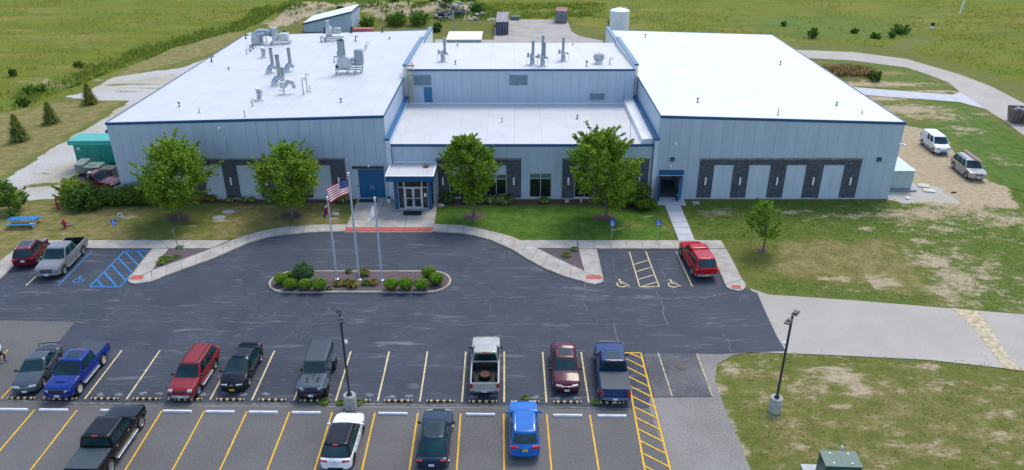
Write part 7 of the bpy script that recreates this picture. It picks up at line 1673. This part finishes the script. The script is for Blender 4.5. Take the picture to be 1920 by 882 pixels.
# rubble by the mound
RK = [mat("pale_rubble",(.46,.41,.35),.9,var=.2), mat("grey_rubble",(.28,.27,.28),.9), mat("blue_tarp",(.05,.06,.11),.6)]
RG.seed(77); q = MB()
for k in range(85):
    px, py = RG.uniform(815,905), RG.uniform(14,44); p = G(px, py); q.cur = RG.choices((0,1),(3,1))[0]; s_ = RG.uniform(.25,.8); q.ball((p.x,p.y,gz(p.x,p.y)+.1), (s_,s_*.8,s_*.6), 6, .25)
for k in range(45):
    px, py = RG.choice(((RG.uniform(540,630),RG.uniform(34,56)),(RG.uniform(470,560),RG.uniform(44,60)))); p = G(px, py); q.cur = 0; s_ = RG.uniform(.10,.28); q.ball((p.x,p.y,gz(p.x,p.y)+.05), (s_,s_*.8,s_*.6), 6, .25)
stuff(q.build("rubble", RK)).__setitem__("label", "pale rubble and stones strewn over the soil mound")
for px, py, lab in ((832,41,"crumpled dark blue tarp on the rubble, left one"),(858,39,"crumpled dark blue tarp on the rubble, right one")):
    q = MB(); p = G(px, py); n_ = 9; id_ = {(i,j): q.pts([((i-4)*.42,(j-4)*.30,.35+RG.uniform(-.28,.35))])[0] for i in range(n_) for j in range(n_)}
    for i in range(n_-1):
        for j in range(n_-1): q.face((id_[i,j],id_[i+1,j],id_[i+1,j+1],id_[i,j+1]))
    o = q.build("tarp", RK[2]); o.location = (p.x,p.y,gz(p.x,p.y)+.1); tag(o, lab, "tarp")
t = tag(MB().box(-.12,.12,-.12,.12,0,3.2).build("marker_post", WHITEP), "white marker post standing in the far right meadow", "post"); p = G(1799,26); t.location = p; t.rotation_euler = (0, R(8), 0)
t = empty("dark_pedestal", G(1747,55), 0, "small black topped white pedestal at the end of the mown path", "pedestal"); MB().box(-.25,.25,-.2,.2,0,.7).build("base", WHITEP, t); MB().box(-.3,.3,-.25,.25,.7,1.35).build("cap", BLACK, t)
# ---------------------------------------------------------------- grasses nobody could count
def blades(name, pts, leaves, h, wd, seed, wts=None):
    """tall grass as crossed leaning blades"""
    rg = np.random.default_rng(seed); n = len(pts); X, Y = pts[:, 0], pts[:, 1]
    z = np.array([gz(a, b) for a, b in pts]); vs = []; K = 3
    for k in range(K):
        a = rg.uniform(0, 6.283, n); hh = h*rg.uniform(.45, 1.2, n); ww = wd*rg.uniform(.6, 1.4, n); lx, ly = np.cos(a)*hh*.55, np.sin(a)*hh*.55; sx, sy = -np.sin(a)*ww, np.cos(a)*ww
        ox, oy = rg.uniform(-.4, .4, n), rg.uniform(-.4, .4, n)
        v = np.stack([np.stack([X+ox-sx, Y+oy-sy, z-.02], -1), np.stack([X+ox+sx, Y+oy+sy, z-.02], -1), np.stack([X+ox+lx*.9+sx*.3, Y+oy+ly*.9+sy*.3, z+hh], -1), np.stack([X+ox+lx-sx*.3, Y+oy+ly-sy*.3, z+hh*.96], -1)], 1); vs.append(v)
    v = np.concatenate(vs).reshape(-1, 3); m_ = len(v)//4; me = bpy.data.meshes.new(name)
    me.vertices.add(len(v)); me.vertices.foreach_set("co", v.ravel()); me.loops.add(m_*4); me.loops.foreach_set("vertex_index", np.arange(m_*4, dtype=np.int32)); me.polygons.add(m_); me.polygons.foreach_set("loop_start", np.arange(0, m_*4, 4, dtype=np.int32)); me.polygons.foreach_set("loop_total", np.full(m_, 4, np.int32))
    for l in leaves: me.materials.append(l)
    me.polygons.foreach_set("material_index", rg.choice(len(leaves), m_, p=wts).astype(np.int32)); me.update(); return stuff(link(name, me))
def scatter(mask, n, seed):
    rg = np.random.default_rng(seed); w_ = mask[:-1,:-1]*np.abs((GX[:-1,1:]-GX[:-1,:-1])*(GY[1:,:-1]-GY[:-1,:-1])); c = np.cumsum(w_.ravel()); k = np.searchsorted(c, rg.uniform(0, c[-1], n)); i, j = np.unravel_index(k, w_.shape)
    return np.stack([XS[j]+rg.random(n)*(XS[j+1]-XS[j]), YS[i]+rg.random(n)*(YS[i+1]-YS[i])], -1)
vis = (np.abs(GX) < GY*.72+12) & (GY > 60) & (GY < 240)
patch = np.clip((fbm(GX, GY, .09, 51)-.35)*3, .05, 1)
blades("meadow_grass", scatter(mead*vis*patch*np.clip(1-soil*1.5, 0, 1)*np.clip(1-dark, .1, 1), 15000, 1), L_FIELD, .42, .06, 1, [.42,.34,.18,.06])
blades("ditch_growth", scatter(dark*vis*np.clip((fbm(GX, GY, .2, 61)-.3)*3, .1, 1), 6500, 2), [L_FIELD[3], L_FIELD[0], L_BUSH[1], L_FIELD[1]], .62, .10, 2, [.22,.34,.22,.22])
blades("mound_weeds", scatter((mnd > .2)*np.clip((fbm(GX, GY, .18, 91)-.42)*4, 0, 1), 1800, 6), [L_BUSH[0], L_BUSH[1], L_FIELD[0], L_YEW[1]], .6, .10, 6)
hm = (hmp > .35)*1.0
blades("straw_grass", scatter(hm, 2600, 3), L_STRAW, .55, .09, 3)
edge_m = lambda m_: np.clip(blur(m_, 2)*(1-m_), 0, 1)
lawn_m = ((GY > 33) & (GY < 76) & (GX > 14) & (GX < 62) & (grav < .2))*np.clip(lush+.35-soil*.6, 0, 1)
occ = inside(gp(dark_pts), GX, GY) | inside(gp([(1404,538),(1440,550),(1620,562),(1920,588),(1990,598),(1990,712),(1920,698),(1740,677),(1548,668),(1404,664)]), GX, GY) | inside(gp([(1080,453),(1360,453),(1400,552),(1330,470),(1080,470)]), GX, GY) | inside(gp([(1242,380),(1279,380),(1306,455),(1268,455)]), GX, GY) | inside(gp([(-700,740),(1216,745),(1350,745),(1345,683),(1375,664),(1470,662),(1470,655),(1300,650),(1300,760),(1373,798),(1389,836),(1420,910),(1480,1100),(-700,1200)]), GX, GY)
lawn_m = lawn_m*(~occ)
blades("lawn_grass", scatter(lawn_m*(blur(occ, 2) < .5), 9000, 4), [LEAF("lawn_blade_green",(0.109,0.229,0.026)), LEAF("lawn_blade_olive",(0.244,0.293,0.048)), LEAF("lawn_blade_straw",(0.584,0.508,0.162))], .10, .04, 4, [.5,.44,.06])
# ---------------------------------------------------------------- the person at the left edge
def person(x, y, rz, label):
    t = empty("person", (x, y, .03), rz, label, "person")
    J = [(0,0,.95),(0,.02,1.15),(0,.03,1.38),(0,.03,1.50),(0,.05,1.60),(0,.06,1.70),(.17,.03,1.42),(.26,.02,1.14),(.24,.16,.92),(-.17,.03,1.42),(-.27,-.06,1.15),(-.25,.04,.92),
         (.10,0,.88),(.12,.20,.50),(.12,.10,.09),(.12,.27,.04),(-.10,0,.88),(-.12,-.06,.50),(-.12,-.30,.12),(-.12,-.16,.04)]
    E_ = [(0,1),(1,2),(2,3),(3,4),(4,5),(2,6),(6,7),(7,8),(2,9),(9,10),(10,11),(0,12),(12,13),(13,14),(14,15),(0,16),(16,17),(17,18),(18,19)]
    rad = [.155,.145,.155,.065,.095,.085,.075,.05,.036,.075,.05,.036,.105,.072,.048,.042,.105,.072,.048,.042]
    me = bpy.data.meshes.new("body"); me.from_pydata(J, E_, []); o = bpy.data.objects.new("body", me); COL.objects.link(o); o.parent = t
    sk = o.modifiers.new("skin", 'SKIN'); o.modifiers.new("sub", 'SUBSURF').levels = 1; o.modifiers["sub"].render_levels = 2
    for v, r in zip(me.skin_vertices[0].data, rad): v.radius = (r, r)
    me.skin_vertices[0].data[0].use_root = True
    mm, n_, b = base_mat("person_surface"); tc = n_.nodes.new("ShaderNodeTexCoord"); s_ = n_.nodes.new("ShaderNodeSeparateXYZ"); n_.links.new(tc.outputs["Object"], s_.inputs[0]); rp = n_.nodes.new("ShaderNodeValToRGB"); rp.color_ramp.interpolation = 'CONSTANT'
    el = rp.color_ramp.elements; el[0].position = 0; el[0].color = (.03,.09,.13,1); el[1].position = .07; el[1].color = (.018,.032,.06,1)
    for ps, cc in ((.50,(.62,.66,.70,1)),(.755,(.42,.26,.19,1))): e = el.new(ps); e.color = cc
    n_.links.new(_math(n_, 'MULTIPLY', s_.outputs[2], .5), rp.inputs[0]); n_.links.new(rp.outputs[0], b.inputs["Base Color"]); b.inputs["Roughness"].default_value = .85; me.materials.append(mm)
    SKIN = mat("skin", (.42,.26,.19), .6); 
    for sg, (hx, hy, hz) in ((1,(.24,.18,.90)),(-1,(-.25,.05,.90))):
        q = MB().ball((hx,hy+.01,hz-.05),(.022,.045,.055),8)
        for f in range(4): q.tube([(hx,hy-.02+f*.022,hz-.09),(hx-.006*sg,hy-.015+f*.024,hz-.14-.008*(f in (1,2))),(hx-.02*sg,hy-.01+f*.022,hz-.165-.01*(f in (1,2)))],[.010,.009,.007],6)
        q.tube([(hx,hy+.045,hz-.04),(hx-.012*sg,hy+.075,hz-.075),(hx-.016*sg,hy+.08,hz-.105)],[.012,.010,.008],6); q.build("hand", SKIN, t, True)
    MB().ball((0,.045,1.70),(.098,.115,.10),12).build("hair", mat("brown_hair",(.05,.032,.02),.7), t, True)
    q = MB().tube([(0,.145,1.66),(0,.172,1.625)],[.010,.016],6); q.build("nose", SKIN, t, True); MB().ball((.035,.135,1.655),.012,6).ball((-.035,.135,1.655),.012,6).build("eyes", BLACK, t); MB().box(-.025,.025,.13,.142,1.585,1.595).build("mouth", mat("lip",(.3,.12,.1),.6), t); MB().ball((.095,.05,1.645),(.012,.025,.035),6).ball((-.095,.05,1.645),(.012,.025,.035),6).build("ears", SKIN, t)
    return t
pp = G(4.5, 677); person(pp.x+.12, pp.y-.05, R(-70), "person in dark jeans and pale shirt walking at the left edge of the lot")
